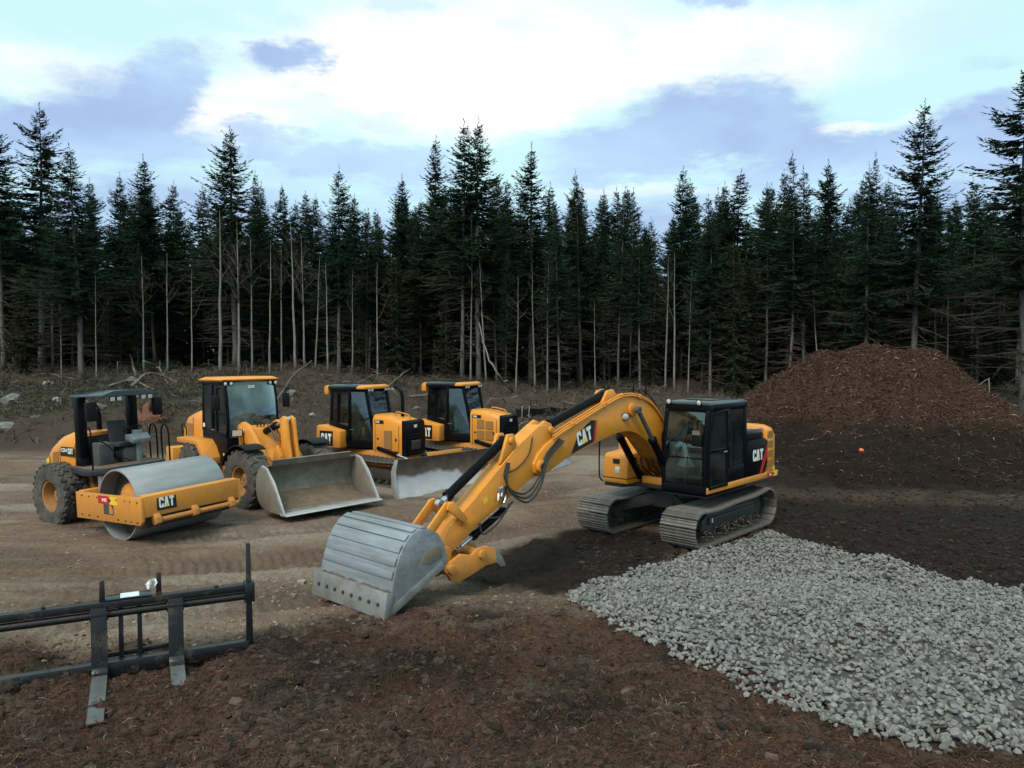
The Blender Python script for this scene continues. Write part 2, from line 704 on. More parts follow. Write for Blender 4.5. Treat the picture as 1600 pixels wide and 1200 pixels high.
def m_steel(name, a, b, mud, mudamt, rough=0.38, metal=0.55, stretch=(1, 1, 1), scale=2.2):
    t = NT(name)
    oc = t.coords()
    n = t.noise(scale, 7, 0.62, t.scalev(oc, stretch))
    n2 = t.noise(scale * 9, 4, 0.6, t.scalev(oc, stretch))
    c = t.mix(t.mapr(n, 0.3, 0.7), a, b)
    m = t.math('ADD', t.math('MULTIPLY', n, 0.7), t.math('MULTIPLY', n2, 0.3))
    f = t.mapr(m, 0.62 - 0.28 * mudamt, 0.72 - 0.16 * mudamt, 0.0, 1.0)
    f2 = t.math('MINIMUM', f, 1.0)
    c = t.mix(f2, c, mud)
    return t.bsdf(c, t.mapr(f2, 0, 1, rough, 0.9), t.mapr(f2, 0, 1, metal, 0.0), n2, 0.25, 0.015)


M['bucket_steel'] = m_steel('worn grey bucket steel', (0.36, 0.385, 0.415), (0.17, 0.18, 0.195), (0.15, 0.125, 0.105), 0.30, 0.42, 0.45, (1.4, 0.22, 2.0), 3.0)
M['edge_steel'] = m_steel('scuffed cutting edge', (0.28, 0.28, 0.275), (0.15, 0.147, 0.14), (0.14, 0.105, 0.08), 0.35, 0.5, 0.3, (1, 1, 1), 4)
M['drum_steel'] = m_steel('dusty drum steel', (0.335, 0.345, 0.36), (0.19, 0.197, 0.21), (0.20, 0.17, 0.145), 0.12, 0.5, 0.25, (2.2, .5, 2.2), 1.3)
M['drum_inner'] = m_plain('dark drum inside', (0.07, 0.055, 0.04), 0.9)  # even dark brown for the recessed drum heads and the frame opening
M['scoop'] = m_steel('mud coated scoop steel', (0.25, 0.235, 0.21), (0.15, 0.14, 0.125), (0.16, 0.118, 0.082), 0.7, 0.55, 0.25)
M['scoop_edge'] = m_steel('bright scoop edge', (0.55, 0.55, 0.55), (0.36, 0.36, 0.36), (0.2, 0.16, 0.12), 0.1, 0.4, 0.4)
M['track'] = m_steel('muddy track steel', (0.20, 0.185, 0.168), (0.10, 0.088, 0.077), (0.105, 0.08, 0.062), 0.32, 0.5, 0.35, (1, 1, 1), 6)
M['track_dark'] = m_steel('greasy track steel', (0.05, 0.048, 0.045), (0.025, 0.024, 0.023), (0.09, 0.07, 0.055), 0.4, 0.6, 0.2, (1, 1, 1), 5)
M['mud'] = m_plain('caked mud', (0.115, 0.078, 0.055), 0.95, 0, 0.45, 9, 0.6)
M['mud_pale'] = m_plain('dried pale mud', (0.165, 0.118, 0.082), 0.95, 0, 0.35, 6, 0.5)


def m_blade():
    t = NT('soiled top-lit dozer blade')
    oc = t.coords()
    sp = t.n('ShaderNodeSeparateXYZ')
    t.l(oc, sp.inputs[0])
    n = t.noise(2.4, 7, 0.65, oc)
    n2 = t.noise(14, 5, 0.6, oc)
    # soil stuck to the upper half in ragged patches, lower half painted paler for overhead light
    n0 = t.noise(0.9, 3, 0.5, t.scalev(oc, (1, 1.0, 1)))
    h = t.math('ADD', t.mapr(sp.outputs[2], 0.25, 1.05, -0.30, 0.40), t.math('ADD', t.math('MULTIPLY', n0, 0.75), t.math('ADD', t.math('MULTIPLY', n, 0.30), t.math('MULTIPLY', n2, 0.05))))
    f = t.mapr(h, 0.50, 0.60)
    clean = t.mix(t.mapr(n, 0.3, 0.7), (0.50, 0.49, 0.53), (0.38, 0.375, 0.40))  # pale tone carries the overhead light on the lower curve
    dirt = t.mix(t.mapr(n, 0.38, 0.62), (0.075, 0.062, 0.055), (0.16, 0.11, 0.08))
    c = t.mix(f, clean, dirt)
    return t.bsdf(c, t.mapr(f, 0, 1, 0.5, 0.9), t.mapr(f, 0, 1, 0.05, 0.0), f, 0.35, 0.02)


M['blade'] = m_blade()


def m_glass(name, tint=(0.78, 0.90, 0.87), dust=0.07):
    t = NT(name)
    tr = t.n('ShaderNodeBsdfTransparent')
    tr.inputs[0].default_value = (*tint, 1)
    gl = t.n('ShaderNodeBsdfGlossy')
    gl.inputs['Roughness'].default_value = 0.03
    gl.inputs['Color'].default_value = (0.9, 0.97, 1.0, 1)
    lw = t.n('ShaderNodeFresnel')
    lw.inputs['IOR'].default_value = 1.5
    mx = t.n('ShaderNodeMixShader')
    t.l(t.math('ADD', t.math('MULTIPLY', lw.outputs[0], 1.25), 0.02, True), mx.inputs[0])
    t.l(tr.outputs[0], mx.inputs[1])
    t.l(gl.outputs[0], mx.inputs[2])
    df = t.n('ShaderNodeBsdfDiffuse')
    df.inputs[0].default_value = (0.30, 0.36, 0.36, 1)
    pos = t.coords()
    mx2 = t.n('ShaderNodeMixShader')
    t.l(t.mapr(t.noise(1.6, 5, 0.6, pos), 0.35, 0.75, 0.0, dust), mx2.inputs[0])
    t.l(mx.outputs[0], mx2.inputs[1])
    t.l(df.outputs[0], mx2.inputs[2])
    t.l(mx2.outputs[0], t.out.inputs[0])
    return t.m


M['glass'] = m_glass('tinted cab glass')
M['glass_dark'] = m_glass('dark cab glass', (0.28, 0.36, 0.36), 0.08)
M['windshield'] = m_glass('dusty windscreen', (0.55, 0.74, 0.74), 0.36)


# ------------------------------------------------------------------ lettering
LET = {
    'C': [(0.36, 0.0), (1.0, 0.0), (1.0, 0.36), (0.66, 0.36), (0.66, 0.24), (0.42, 0.24), (0.36, 0.30), (0.36, 0.72), (0.42, 0.78), (0.66, 0.78), (0.66, 0.64), (1.0, 0.64), (1.0, 0.86), (0.88, 1.0), (0.16, 1.0), (0.02, 0.86), (0.02, 0.14), (0.14, 0.0)],
    'A': [(0.0, 0.0), (0.20, 0.0), (0.50, 0.40), (0.80, 0.0), (1.0, 0.0), (0.72, 1.0), (0.28, 1.0)],
    'T': [(0.32, 0.0), (0.68, 0.0), (0.68, 0.74), (1.0, 0.74), (1.0, 1.0), (0.0, 1.0), (0.0, 0.74), (0.32, 0.74)],
    'W': [(0.20, 0.0), (0.40, 0.0), (0.50, 0.45), (0.60, 0.0), (0.80, 0.0), (1.0, 1.0), (0.78, 1.0), (0.68, 0.42), (0.58, 0.85), (0.42, 0.85), (0.32, 0.42), (0.22, 1.0), (0.0, 1.0)],
}


def flat(name, polys, o, u, v, mat, parent, thick=0.003):
    """thin raised print: polygons in the (u, v) plane at o"""
    o = Vector(o); u = Vector(u); v = Vector(v)
    nrm = u.cross(v).normalized()
    b = MB()
    for p in polys:
        n = len(p)
        vs = [tuple(o + u * a + v * c + nrm * thick) for a, c in p] + [tuple(o + u * a + v * c) for a, c in p]
        fs = [tuple(range(n))] + [(i, n + i, n + (i + 1) % n, (i + 1) % n) for i in range(n)]
        b.add(vs, fs)
    me = bpy.data.meshes.new(name)
    me.from_pydata(b.v, [], b.f)
    return link(name, me, mat, parent)


def rect(w, h):
    return [(0, 0), (w, 0), (w, h), (0, h)]


def cat_logo(root, o, u, v, w, h, plate=True, plate_poly=None, red=None):
    """white letters over a yellow triangle on a black plate; o is the lower left corner"""
    o = Vector(o); u = Vector(u).normalized(); v = Vector(v).normalized()
    n = u.cross(v).normalized()
    d = None
    if plate:
        d = flat('maker_decal', [plate_poly or rect(w, h)], o, u, v, M['decal_black'], root, 0.004)
    if red:
        flat('red_stripe', [red], o + n * 0.002, u, v, M['red'], d, 0.004)
    x0, y0, lw, lh, gp = (w * 0.10, h * 0.16, w * 0.25, h * 0.66, w * 0.02) if not isinstance(plate, tuple) else plate
    polys = []
    for k, ch in enumerate('CAT'):
        polys.append([(x0 + k * (lw + gp) + a * lw, y0 + c * lh) for a, c in LET[ch]])
    le = flat('lettering', polys, o + n * 0.004, u, v, M['white'], d or root, 0.003)
    xa = x0 + lw + gp
    flat('triangle', [[(xa + lw * 0.14, y0), (xa + lw * 0.86, y0), (xa + lw * 0.5, y0 + lh * 0.46)]], o + n * 0.006, u, v, M['decal_yellow'], d or le, 0.003)
    return d or le


def text_flat(root, name, s, o, u, v, size, mat, name2=None):
    cu = bpy.data.curves.new('t', 'FONT')
    cu.body = s
    cu.size = size
    cu.offset = size * 0.03
    ob = bpy.data.objects.new('t', cu)
    me = bpy.data.meshes.new_from_object(ob)
    bpy.data.objects.remove(ob)
    bpy.data.curves.remove(cu)
    u = Vector(u).normalized(); v = Vector(v).normalized()
    mt = Matrix((( u.x, v.x, u.cross(v).x, o[0]), (u.y, v.y, u.cross(v).y, o[1]), (u.z, v.z, u.cross(v).z, o[2]), (0, 0, 0, 1)))
    me.transform(mt)
    me.name = name
    return link(name, me, mat, root)


def wc_sticker(root, o, u, v, w, h):
    o = Vector(o); u = Vector(u).normalized(); v = Vector(v).normalized(); n = u.cross(v).normalized()
    d = flat('hire_sticker', [rect(w * 0.6, h)], o, u, v, M['red'], root)
    flat('yellow_panel', [[(w * 0.6, 0), (w, 0), (w, h), (w * 0.6, h)]], o, u, v, M['decal_yellow'], d)
    flat('lettering', [[(w * (0.2 + 0.14 * k) + a * w * 0.11, h * 0.3 + c * h * 0.4) for a, c in LET[ch]] for k, ch in enumerate('WC')], o + n * 0.003, u, v, M['white'], d)
    flat('dot', [[(w * 0.62 + w * 0.05 * math.cos(a * PI / 6), h * 0.5 + w * 0.05 * math.sin(a * PI / 6)) for a in range(12)]], o + n * 0.003, u, v, M['decal_black'], d)
    return d


def lamp(root, c, d, r=0.06, shell='black_matte', name='work_light'):
    """round work lamp with housing and lens"""
    c = Vector(c); d = Vector(d).normalized()
    b = MB()
    b.lathe([(0.001, -r * 1.1), (r * 0.7, -r), (r, -r * 0.2), (r * 1.08, 0), (r * 0.95, 0.004), (r * 0.9, -r * 0.12), (0.001, -r * 0.12)], c, d, 16)
    o = b.build(name, M[shell], root)
    b2 = MB()
    b2.lathe([(0.001, r * 0.12), (r * 0.6, r * 0.05), (r * 0.9, -r * 0.1), (0.001, -r * 0.11)], c, d, 16)
    b2.build('lens', M['lens'], o)
    return o


def square_lamp(root, c, d, w, h, name='work_light'):
    c = Vector(c); d = Vector(d).normalized()
    u = Vector((0, 0, 1)).cross(d).normalized(); v = d.cross(u)
    def ring(s, t):
        return [tuple(c + u * (x * w * s / 2) + v * (y * h * s / 2) + d * t) for x, y in ((-1, -1), (1, -1), (1, 1), (-1, 1))]
    b = MB(); b.loft([ring(0.7, -0.06), ring(1.0, -0.02), ring(1.0, 0.012)])
    o = b.build(name, M['black_matte'], root, 0.006)
    b = MB(); b.loft([ring(0.84, 0.0125), ring(0.8, 0.02)])
    b.build('lens', M['lens'], o)
    return o
# ------------------------------------------------------------------ ground sheet
def grow(a, b, d0, k):
    out = [a]
    while out[-1] < b:
        out.append(out[-1] + max(d0, k * out[-1]))
    return out


def sym(fine, dfine, end):
    xs = list(np.arange(0, fine, dfine))
    d = dfine
    while xs[-1] < end:
        d *= 1.035 if xs[-1] < 24 else 1.25
        xs.append(xs[-1] + d)
    return np.array([-x for x in xs[:0:-1]] + xs)


gx = sym(7.0, 0.045, 900)
gy = np.array(list(np.arange(-60, 3, 6.0)) + list(np.arange(3.0, 5.5, 0.2)) + grow(5.5, 34, 0.03, 0.0042) + grow(34.3, 80, 0.3, 0.012)[1:] + grow(86, 1500, 8, 0.12))
GX, GY = np.meshgrid(gx, gy)
fx, fy = GX.ravel(), GY.ravel()
bark, dark, backm = g_masks(fx, fy)
fz = base_z(fx, fy)
rz_, rc_ = rut(fx, fy)
near = sstep(60, 30, fy) * sstep(1.0, 4.0, fy) * sstep(60, 30, np.abs(fx))
fz = fz + near * (1 - bark) * (1 - dark) * (rz_ + 0.07 * fbm(fx * 0.8, fy * 1.4, 4, 3) + 0.04 * fbm(fx * 4.5, fy * 7, 3, 7))
fz = fz + near * np.maximum(bark, dark) * (0.28 * fbm(fx * 1.7, fy * 1.7, 4, 61) + 0.13 * fbm(fx * 7, fy * 7, 3, 67))
nx, ny = len(gx), len(gy)
ii = np.arange(ny - 1)[:, None] * nx + np.arange(nx - 1)[None, :]
F = np.stack([ii, ii + 1, ii + nx + 1, ii + nx], -1).reshape(-1, 4)
me = np_mesh('ground', np.stack([fx, fy, fz], 1), F, True)
fattr(me, 'bark', bark)
fattr(me, 'dark', dark)
fattr(me, 'wild', backm)
fattr(me, 'rut', rc_ * (1 - bark) * (1 - dark))
grass_r = sstep(0.0, 0.25, np.exp(-(((fx - 24) / 5.5) ** 2 + ((fy - 36) / 4.5) ** 2)) - 0.35 + 0.4 * fbm(fx * .5, fy * .5, 3, 91))
grass_l = sstep(0.0, 0.3, np.exp(-(((fx + 23) / 9) ** 2 + ((fy - 37.5) / 4.5) ** 2)) - 0.35 + 0.5 * fbm(fx * .4, fy * .4, 3, 93))
fattr(me, 'grassy', np.clip(grass_r + 0.6 * grass_l, 0, 1))


def m_ground():
    t = NT('bare soil and shredded bark')
    pos = t.n('ShaderNodeNewGeometry').outputs['Position']
    big = t.noise(0.35, 5, 0.6, t.scalev(pos, (0.6, 1.3, 1)))
    mid = t.noise(1.8, 6, 0.65, t.scalev(pos, (0.55, 1.5, 1)))
    fine = t.noise(14, 6, 0.7, pos)
    grit = t.noise(60, 4, 0.7, pos)
    soil = t.mix(t.mapr(mid, 0.36, 0.66), (0.130, 0.082, 0.056), (0.290, 0.210, 0.158))
    soil = t.mix(t.mapr(big, 0.36, 0.58, 0.0, 0.85), soil, (0.085, 0.052, 0.037))
    soil = t.mix(t.mapr(fine, 0.42, 0.75, 0.0, 0.55), soil, (0.31, 0.235, 0.180))
    soil = t.mix(t.mapr(grit, 0.52, 0.72, 0.0, 0.55), soil, (0.085, 0.060, 0.045))
    pale = t.noise(0.22, 4, 0.6, t.scalev(pos, (0.7, 1.4, 1)), 0.5)
    soil = t.mix(t.mapr(pale, 0.50, 0.62, 0.0, 0.75), soil, t.mix(t.mapr(fine, 0.35, 0.7), (0.21, 0.167, 0.134), (0.37, 0.305, 0.25)))
    soil = t.mix(t.math('MULTIPLY', t.attr('rut'), t.mapr(mid, 0.35, 0.6, 0.0, 0.7)), soil, (0.085, 0.058, 0.043))
    fib = t.noise(22, 6, 0.75, pos, 1.2)
    bk = t.mix(t.mapr(fib, 0.34, 0.66), (0.012, 0.0075, 0.006), (0.080, 0.042, 0.028))
    pat = t.noise(0.55, 5, 0.62, pos, 0.6)
    pat2 = t.noise(0.85, 5, 0.6, t.scalev(pos, (0.7, 1.2, 1)), 0.4)
    bk = t.mix(t.mapr(pat, 0.46, 0.56, 0.0, 0.85), bk, t.mix(t.mapr(fib, 0.34, 0.66), (0.04, 0.02, 0.014), (0.145, 0.070, 0.045)))
    bk = t.mix(t.mapr(pat, 0.39, 0.47, 0.9, 0.0), bk, t.mix(t.mapr(fib, 0.34, 0.66), (0.008, 0.006, 0.0055), (0.036, 0.029, 0.026)))
    bk = t.mix(t.mapr(pat2, 0.52, 0.61, 0.0, 0.8), bk, t.mix(t.mapr(fine, 0.35, 0.7), (0.065, 0.046, 0.036), (0.165, 0.125, 0.098)))
    bk = t.mix(t.mapr(mid, 0.52, 0.68, 0.0, 0.5), bk, (0.075, 0.058, 0.046))
    bk = t.mix(t.mapr(grit, 0.60, 0.74, 0.0, 0.5), bk, (0.20, 0.13, 0.09))
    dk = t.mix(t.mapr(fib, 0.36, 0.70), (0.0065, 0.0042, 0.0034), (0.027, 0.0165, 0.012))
    gr = t.mix(t.mapr(fib, 0.36, 0.66), (0.018, 0.026, 0.014), (0.07, 0.085, 0.045))
    c = t.mix(t.attr('bark'), soil, bk)
    wild = t.mix(t.mapr(fib, 0.34, 0.66), (0.020, 0.016, 0.013), (0.085, 0.068, 0.054))
    wild = t.mix(t.mapr(mid, 0.45, 0.65, 0.0, 0.6), wild, (0.070, 0.038, 0.027))
    c = t.mix(t.attr('wild'), c, wild)
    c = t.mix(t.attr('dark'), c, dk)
    c = t.mix(t.attr('grassy'), c, gr)
    h = t.math('ADD', t.math('MULTIPLY', fine, 0.5), t.math('ADD', t.math('MULTIPLY', grit, 0.2), t.math('MULTIPLY', fib, 0.4)))
    return t.bsdf(c, 0.92, 0, h, 1.0, 0.07, 0.2)


ground = link('ground', me, m_ground())
tag(ground, 'bare tan soil turning to dark shredded bark in the foreground', None, None, 'structure')

GZ = fz.reshape(ny, nx)


def surf(x, y):
    """real height of the ground sheet (bilinear)"""
    x = np.asarray(x, float); y = np.asarray(y, float)
    i = np.clip(np.searchsorted(gx, x) - 1, 0, nx - 2)
    j = np.clip(np.searchsorted(gy, y) - 1, 0, ny - 2)
    u = (x - gx[i]) / (gx[i + 1] - gx[i]); v = (y - gy[j]) / (gy[j + 1] - gy[j])
    return (GZ[j, i] * (1 - u) + GZ[j, i + 1] * u) * (1 - v) + (GZ[j + 1, i] * (1 - u) + GZ[j + 1, i + 1] * u) * v


def surf1(x, y):
    return float(surf(np.array([x]), np.array([y]))[0])


# ------------------------------------------------------------------ bark mulch pile
def pile_z(x, y):
    wob = 1.3 * fbm(x * 0.4, y * 0.4, 4, 101)
    k = 4.0
    acc = 0.0
    # dumped loads: overlapping cones (centre, height, slope, rounding)
    for cx, cy, h, sl, rd in ((14.1, 30.2, 4.02, 0.74, 0.9), (12.5, 30.6, 3.92, 0.92, 0.8), (15.9, 29.9, 3.85, 0.90, 0.7), (10.9, 29.6, 2.2, 0.70, 0.6),
                              (17.6, 29.4, 1.95, 0.72, 0.7), (13.6, 27.6, 2.35, 0.55, 0.7), (12.2, 25.0, 1.60, 0.50, 0.7), (15.6, 25.6, 1.55, 0.50, 0.7), (17.8, 24.8, 0.95, 0.45, 0.6), (19.4, 26.6, 0.70, 0.42, 0.8)):
        r = np.maximum(np.hypot(x - cx, (y - cy) * 0.95) + wob, 0)
        z = h - sl * (np.sqrt(r ** 2 + rd * rd) - rd)
        acc = acc + np.exp(k * z)
    zz = np.log(acc) / k - 0.12
    return zz + 0.55 * fbm(x * 0.8, y * 0.8, 4, 111) + 0.26 * fbm(x * 3.5, y * 3.5, 3, 117)


mx = np.arange(5.5, 28, 0.075)
my = np.concatenate([np.arange(20, 32, 0.075), np.arange(32, 40, 0.2)])
PX, PY = np.meshgrid(mx, my)
px_, py_ = PX.ravel(), PY.ravel()
pz_ = pile_z(px_, py_)
gzz = surf(px_, py_)
pz_ = np.maximum(pz_, gzz - 0.25)
n1, n2 = len(mx), len(my)
ii = np.arange(n2 - 1)[:, None] * n1 + np.arange(n1 - 1)[None, :]
F = np.stack([ii, ii + 1, ii + n1 + 1, ii + n1], -1).reshape(-1, 4)
keep = (pz_ > gzz - 0.2)[F].any(1)
F = F[keep]
used = np.unique(F)
remap = np.full(len(px_), -1)
remap[used] = np.arange(len(used))
me = np_mesh('mulch_pile', np.stack([px_, py_, pz_], 1)[used], remap[F], True)
# moist fresh mulch low on the near side
wb = fbm(px_ * 0.6, py_ * 0.6, 4, 131)
drk = sstep(2.0, 0.9, pz_ + 1.3 * wb - 0.5 * sstep(17.5, 19, px_)) * sstep(30.5, 28, py_) * (1 - 0.8 * sstep(0.35, 0.8, np.exp(-((px_ - 18.3 + 0.35 * (py_ - 26)) / 1.2) ** 2) + wb))
fattr(me, 'dark', drk[used])


def m_pile():
    t = NT('shredded bark mulch')
    pos = t.n('ShaderNodeNewGeometry').outputs['Position']
    fib = t.noise(15, 7, 0.75, pos, 1.0)
    mid = t.noise(1.6, 5, 0.65, pos)
    grit = t.noise(48, 4, 0.7, pos)
    bk = t.mix(t.mapr(fib, 0.34, 0.66), (0.015, 0.0085, 0.0062), (0.105, 0.052, 0.034))
    bk = t.mix(t.mapr(mid, 0.38, 0.66, 0.0, 0.5), bk, (0.045, 0.027, 0.020))
    bk = t.mix(t.mapr(grit, 0.60, 0.76, 0.0, 0.55), bk, (0.17, 0.11, 0.08))
    lump = t.noise(0.9, 5, 0.65, pos)
    bk = t.mix(t.mapr(lump, 0.40, 0.50, 0.7, 0.0), bk, (0.026, 0.016, 0.012))
    dk = t.mix(t.mapr(fib, 0.36, 0.72), (0.0065, 0.0042, 0.0034), (0.026, 0.016, 0.0115))
    c = t.mix(t.attr('dark'), bk, dk)
    h = t.math('ADD', t.math('MULTIPLY', fib, 0.7), t.math('MULTIPLY', grit, 0.3))
    return t.bsdf(c, 0.93, 0, h, 0.8, 0.08, 0.15)


pile = link('mulch_pile', me, m_pile())
tag(pile, 'tall heap of reddish brown shredded bark mulch behind the excavator', 'mulch pile')


def top(x, y):
    """height of whatever heap or ground lies at x, y"""
    a = surf(x, y)
    p = pile_z(np.asarray(x, float), np.asarray(y, float))
    inside = (np.asarray(x) > 5.6) & (np.asarray(x) < 27.9) & (np.asarray(y) > 20.1) & (np.asarray(y) < 39)
    return np.where(inside, np.maximum(a, p), a)


# ------------------------------------------------------------------ loose litter
rng = np.random.default_rng(7)


def shreds(name, x, y, z, ln, wd, mat, label, lift=0.35, parent=None, kind='stuff', cat=None):
    """bent bark strips lying on the surface"""
    n = len(x)
    a = rng.uniform(0, 2 * PI, n)
    tilt = rng.normal(0.12, lift, n)
    d = np.stack([np.cos(a) * np.cos(tilt), np.sin(a) * np.cos(tilt), np.sin(tilt)], 1)
    s = np.stack([-np.sin(a), np.cos(a), rng.normal(0, 0.5, n)], 1)
    s /= np.linalg.norm(s, axis=1)[:, None]
    nrm = np.cross(d, s)
    p = np.stack([x, y, z], 1)
    L = ln[:, None]
    W = wd[:, None] / 2
    bend = rng.normal(0, 0.22, n)[:, None] * L
    m = p + nrm * bend
    A = p - d * L / 2
    B = p + d * L / 2
    # each shred is a three-sided splinter, thick in the middle
    T = nrm * W * 0.9
    V = np.stack([A, m - s * W, m + s * W, m + T, B], 1).reshape(-1, 3)
    b = (np.arange(n) * 5)[:, None]
    F = np.concatenate([b + [0, 1, 3], b + [0, 3, 2], b + [4, 3, 1], b + [4, 2, 3]], 0)
    me = np_mesh(name, V, F)
    fattr(me, 'tone', np.repeat(rng.random(n), 5))
    o = link(name, me, mat, parent)
    if kind:
        o['kind'] = kind
    if label:
        o['label'] = label
    if cat:
        o['category'] = cat
    return o


def m_shred(name, a, b, c, thr=0.9):
    t = NT(name)
    tone = t.attr('tone')
    col = t.mix(t.mapr(tone, 0.0, thr), a, b)
    col = t.mix(t.mapr(tone, thr, thr + 0.06), col, c)
    return t.bsdf(col, 0.9, 0, None, spec=0.2)


m_sh = m_shred('bark shreds', (0.014, 0.0085, 0.0065), (0.105, 0.054, 0.036), (0.30, 0.22, 0.155), 0.94)
m_sh_dark = m_shred('moist bark shreds', (0.006, 0.0045, 0.004), (0.026, 0.017, 0.014), (0.12, 0.085, 0.06), 0.97)


def sample(n, x0, x1, y0, y1, fn):
    x = rng.uniform(x0, x1, n)
    y = rng.uniform(y0, y1, n)
    k = rng.random(n) < fn(x, y)
    return x[k], y[k]


def persp(n, y0, y1, px0=-60, px1=1660):
    """points spread evenly over the picture's ground area"""
    v = rng.uniform(1 / y1, 1 / y0, n)
    y = 1 / v
    x = (rng.uniform(px0, px1, n) - 800) / 1200 * y
    return x, y


def in_poly(x, y, poly):
    r = np.zeros(len(x), bool)
    n = len(poly)
    for i in range(n):
        (x1, y1), (x2, y2) = poly[i], poly[(i + 1) % n]
        c = ((y1 > y) != (y2 > y)) & (x < (x2 - x1) * (y - y1) / (y2 - y1 + 1e-12) + x1)
        r ^= c
    return r


PAD = [(0.86, 10.3), (1.24, 9.2), (2.05, 8.07), (2.64, 7.25), (3.04, 6.75), (3.55, 6.50), (4.3, 6.3), (6.0, 5.9), (12.5, 5.6),
       (11.2, 7.2), (9.5, 9.4), (7.9, 11.7), (7.37, 12.5), (6.85, 13.55), (6.07, 14.7), (5.31, 15.8), (4.4, 15.0), (3.63, 14.4), (2.21, 13.1), (1.02, 11.5), (0.88, 10.9)]

X, Y = persp(90000, 5.6, 13.5)
bk, dk, _ = g_masks(X, Y)
k = (rng.random(len(X)) < bk * (1 - 0.8 * dk)) & ~in_poly(X, Y, PAD)
X, Y = X[k], Y[k]
shreds('bark_shreds', X, Y, surf(X, Y) + 0.008, rng.uniform(0.03, 0.12, len(X)) * (0.6 + 1.6 * rng.random(len(X)) ** 4), rng.uniform(0.004, 0.011, len(X)), m_sh,
       'loose reddish bark shreds strewn over the foreground')
X, Y = persp(42000, 6.0, 24)
bk, dk, _ = g_masks(X, Y)
k = (rng.random(len(X)) < dk) & ~in_poly(X, Y, PAD)
X, Y = X[k], Y[k]
shreds('moist_bark_shreds', X, Y, top(X, Y) + 0.008, rng.uniform(0.03, 0.14, len(X)), rng.uniform(0.006, 0.016, len(X)), m_sh_dark,
       'dark moist bark shreds around the excavator')
X = rng.uniform(6, 24, 90000)
Y = rng.uniform(21.5, 33, 90000)
pz = pile_z(X, Y)
k = pz > surf(X, Y) + 0.02
X, Y, pz = X[k], Y[k], pz[k]
wb = fbm(X * 0.6, Y * 0.6, 4, 131)
dkp = sstep(2.0, 0.9, pz + 1.3 * wb - 0.5 * sstep(17.5, 19, X)) * sstep(30.5, 28, Y)
k = rng.random(len(X)) > dkp * 0.9
X, Y, pz = X[k], Y[k], pz[k]
shreds('mulch_splinters', X, Y, pz + 0.015, rng.uniform(0.06, 0.34, len(X)), rng.uniform(0.012, 0.045, len(X)), m_sh, None, 0.4, pile, 'stuff')
# soil crumbs on the bare yard
ico_v = []
phi = (1 + 5 ** .5) / 2
for a, b in ((1, phi), (-1, phi), (1, -phi), (-1, -phi)):
    ico_v += [(0, a, b), (a, b, 0), (b, 0, a)]
ico_v = np.array(ico_v, float) / math.hypot(1, phi)
_bm = bmesh.new()
for v in ico_v:
    _bm.verts.new(v)
_r = bmesh.ops.convex_hull(_bm, input=_bm.verts)
_bm.verts.index_update()
ico_f = np.array([[v.index for v in f.verts] for f in _bm.faces])
_bm.free()


def lumps(name, x, y, z, size, mat, label, squash=0.6, parent=None):
    n = len(x)
    sc = size[:, None, None] * rng.uniform(0.6, 1.3, (n, 1, 3)) * np.array([1, 1, squash])
    V = ico_v[None] * rng.uniform(0.72, 1.2, (n, 12, 1)) * sc
    a = rng.uniform(0, 2 * PI, n)
    c, s = np.cos(a)[:, None], np.sin(a)[:, None]
    V = np.stack([V[..., 0] * c - V[..., 1] * s, V[..., 0] * s + V[..., 1] * c, V[..., 2]], -1)
    V += np.stack([x, y, z], 1)[:, None]
    F = (ico_f[None] + (np.arange(n) * 12)[:, None, None]).reshape(-1, 3)
    me = np_mesh(name, V.reshape(-1, 3), F)
    fattr(me, 'tone', np.repeat(rng.random(n), 12))
    o = link(name, me, mat, parent)
    o['kind'] = 'stuff'
    if label: o['label'] = label
    return o


m_clod = m_shred('soil crumbs', (0.10, 0.07, 0.05), (0.27, 0.20, 0.15), (0.42, 0.36, 0.30), 0.97)
X, Y = persp(34000, 6.5, 30)
bk, dk, _ = g_masks(X, Y)
k = (rng.random(len(X)) < (1 - bk) * (1 - dk) * (0.25 + 0.75 * (fbm(X * 0.8, Y * 1.5, 3, 3) > 0))) & ~in_poly(X, Y, PAD)
X, Y = X[k], Y[k]
lumps('soil_crumbs', X, Y, surf(X, Y), 0.007 + 0.034 * rng.random(len(X)) ** 4, m_clod, 'small crumbs of dry soil over the yard')
m_clod2 = m_shred('dark soil lumps', (0.016, 0.011, 0.0085), (0.06, 0.039, 0.028), (0.16, 0.12, 0.095), 0.97)
X, Y = persp(15000, 5.6, 12)
bk, dk, _ = g_masks(X, Y)
k = (rng.random(len(X)) < bk) & ~in_poly(X, Y, PAD)
X, Y = X[k], Y[k]
lumps('bark_lumps', X, Y, surf(X, Y), 0.01 + 0.055 * rng.random(len(X)) ** 4, m_clod2, 'dark lumps of soil and bark in the foreground')

X, Y = persp(14000, 11, 25, 900, 1660)
bk, dk, _ = g_masks(X, Y)
k = (rng.random(len(X)) < np.maximum(dk, bk)) & ~in_poly(X, Y, PAD)
X, Y = X[k], Y[k]
lumps('mulch_lumps', X, Y, top(X, Y), 0.02 + 0.05 * rng.random(len(X)) ** 3, m_shred('dark mulch lumps', (0.006, 0.0045, 0.004), (0.03, 0.02, 0.016), (0.10, 0.07, 0.05), 0.96), 'dark lumps of mulch on the ground round the pile')

# ------------------------------------------------------------------ crushed stone pad
def pad_z(x, y):
    return surf(x, y) + 0.05


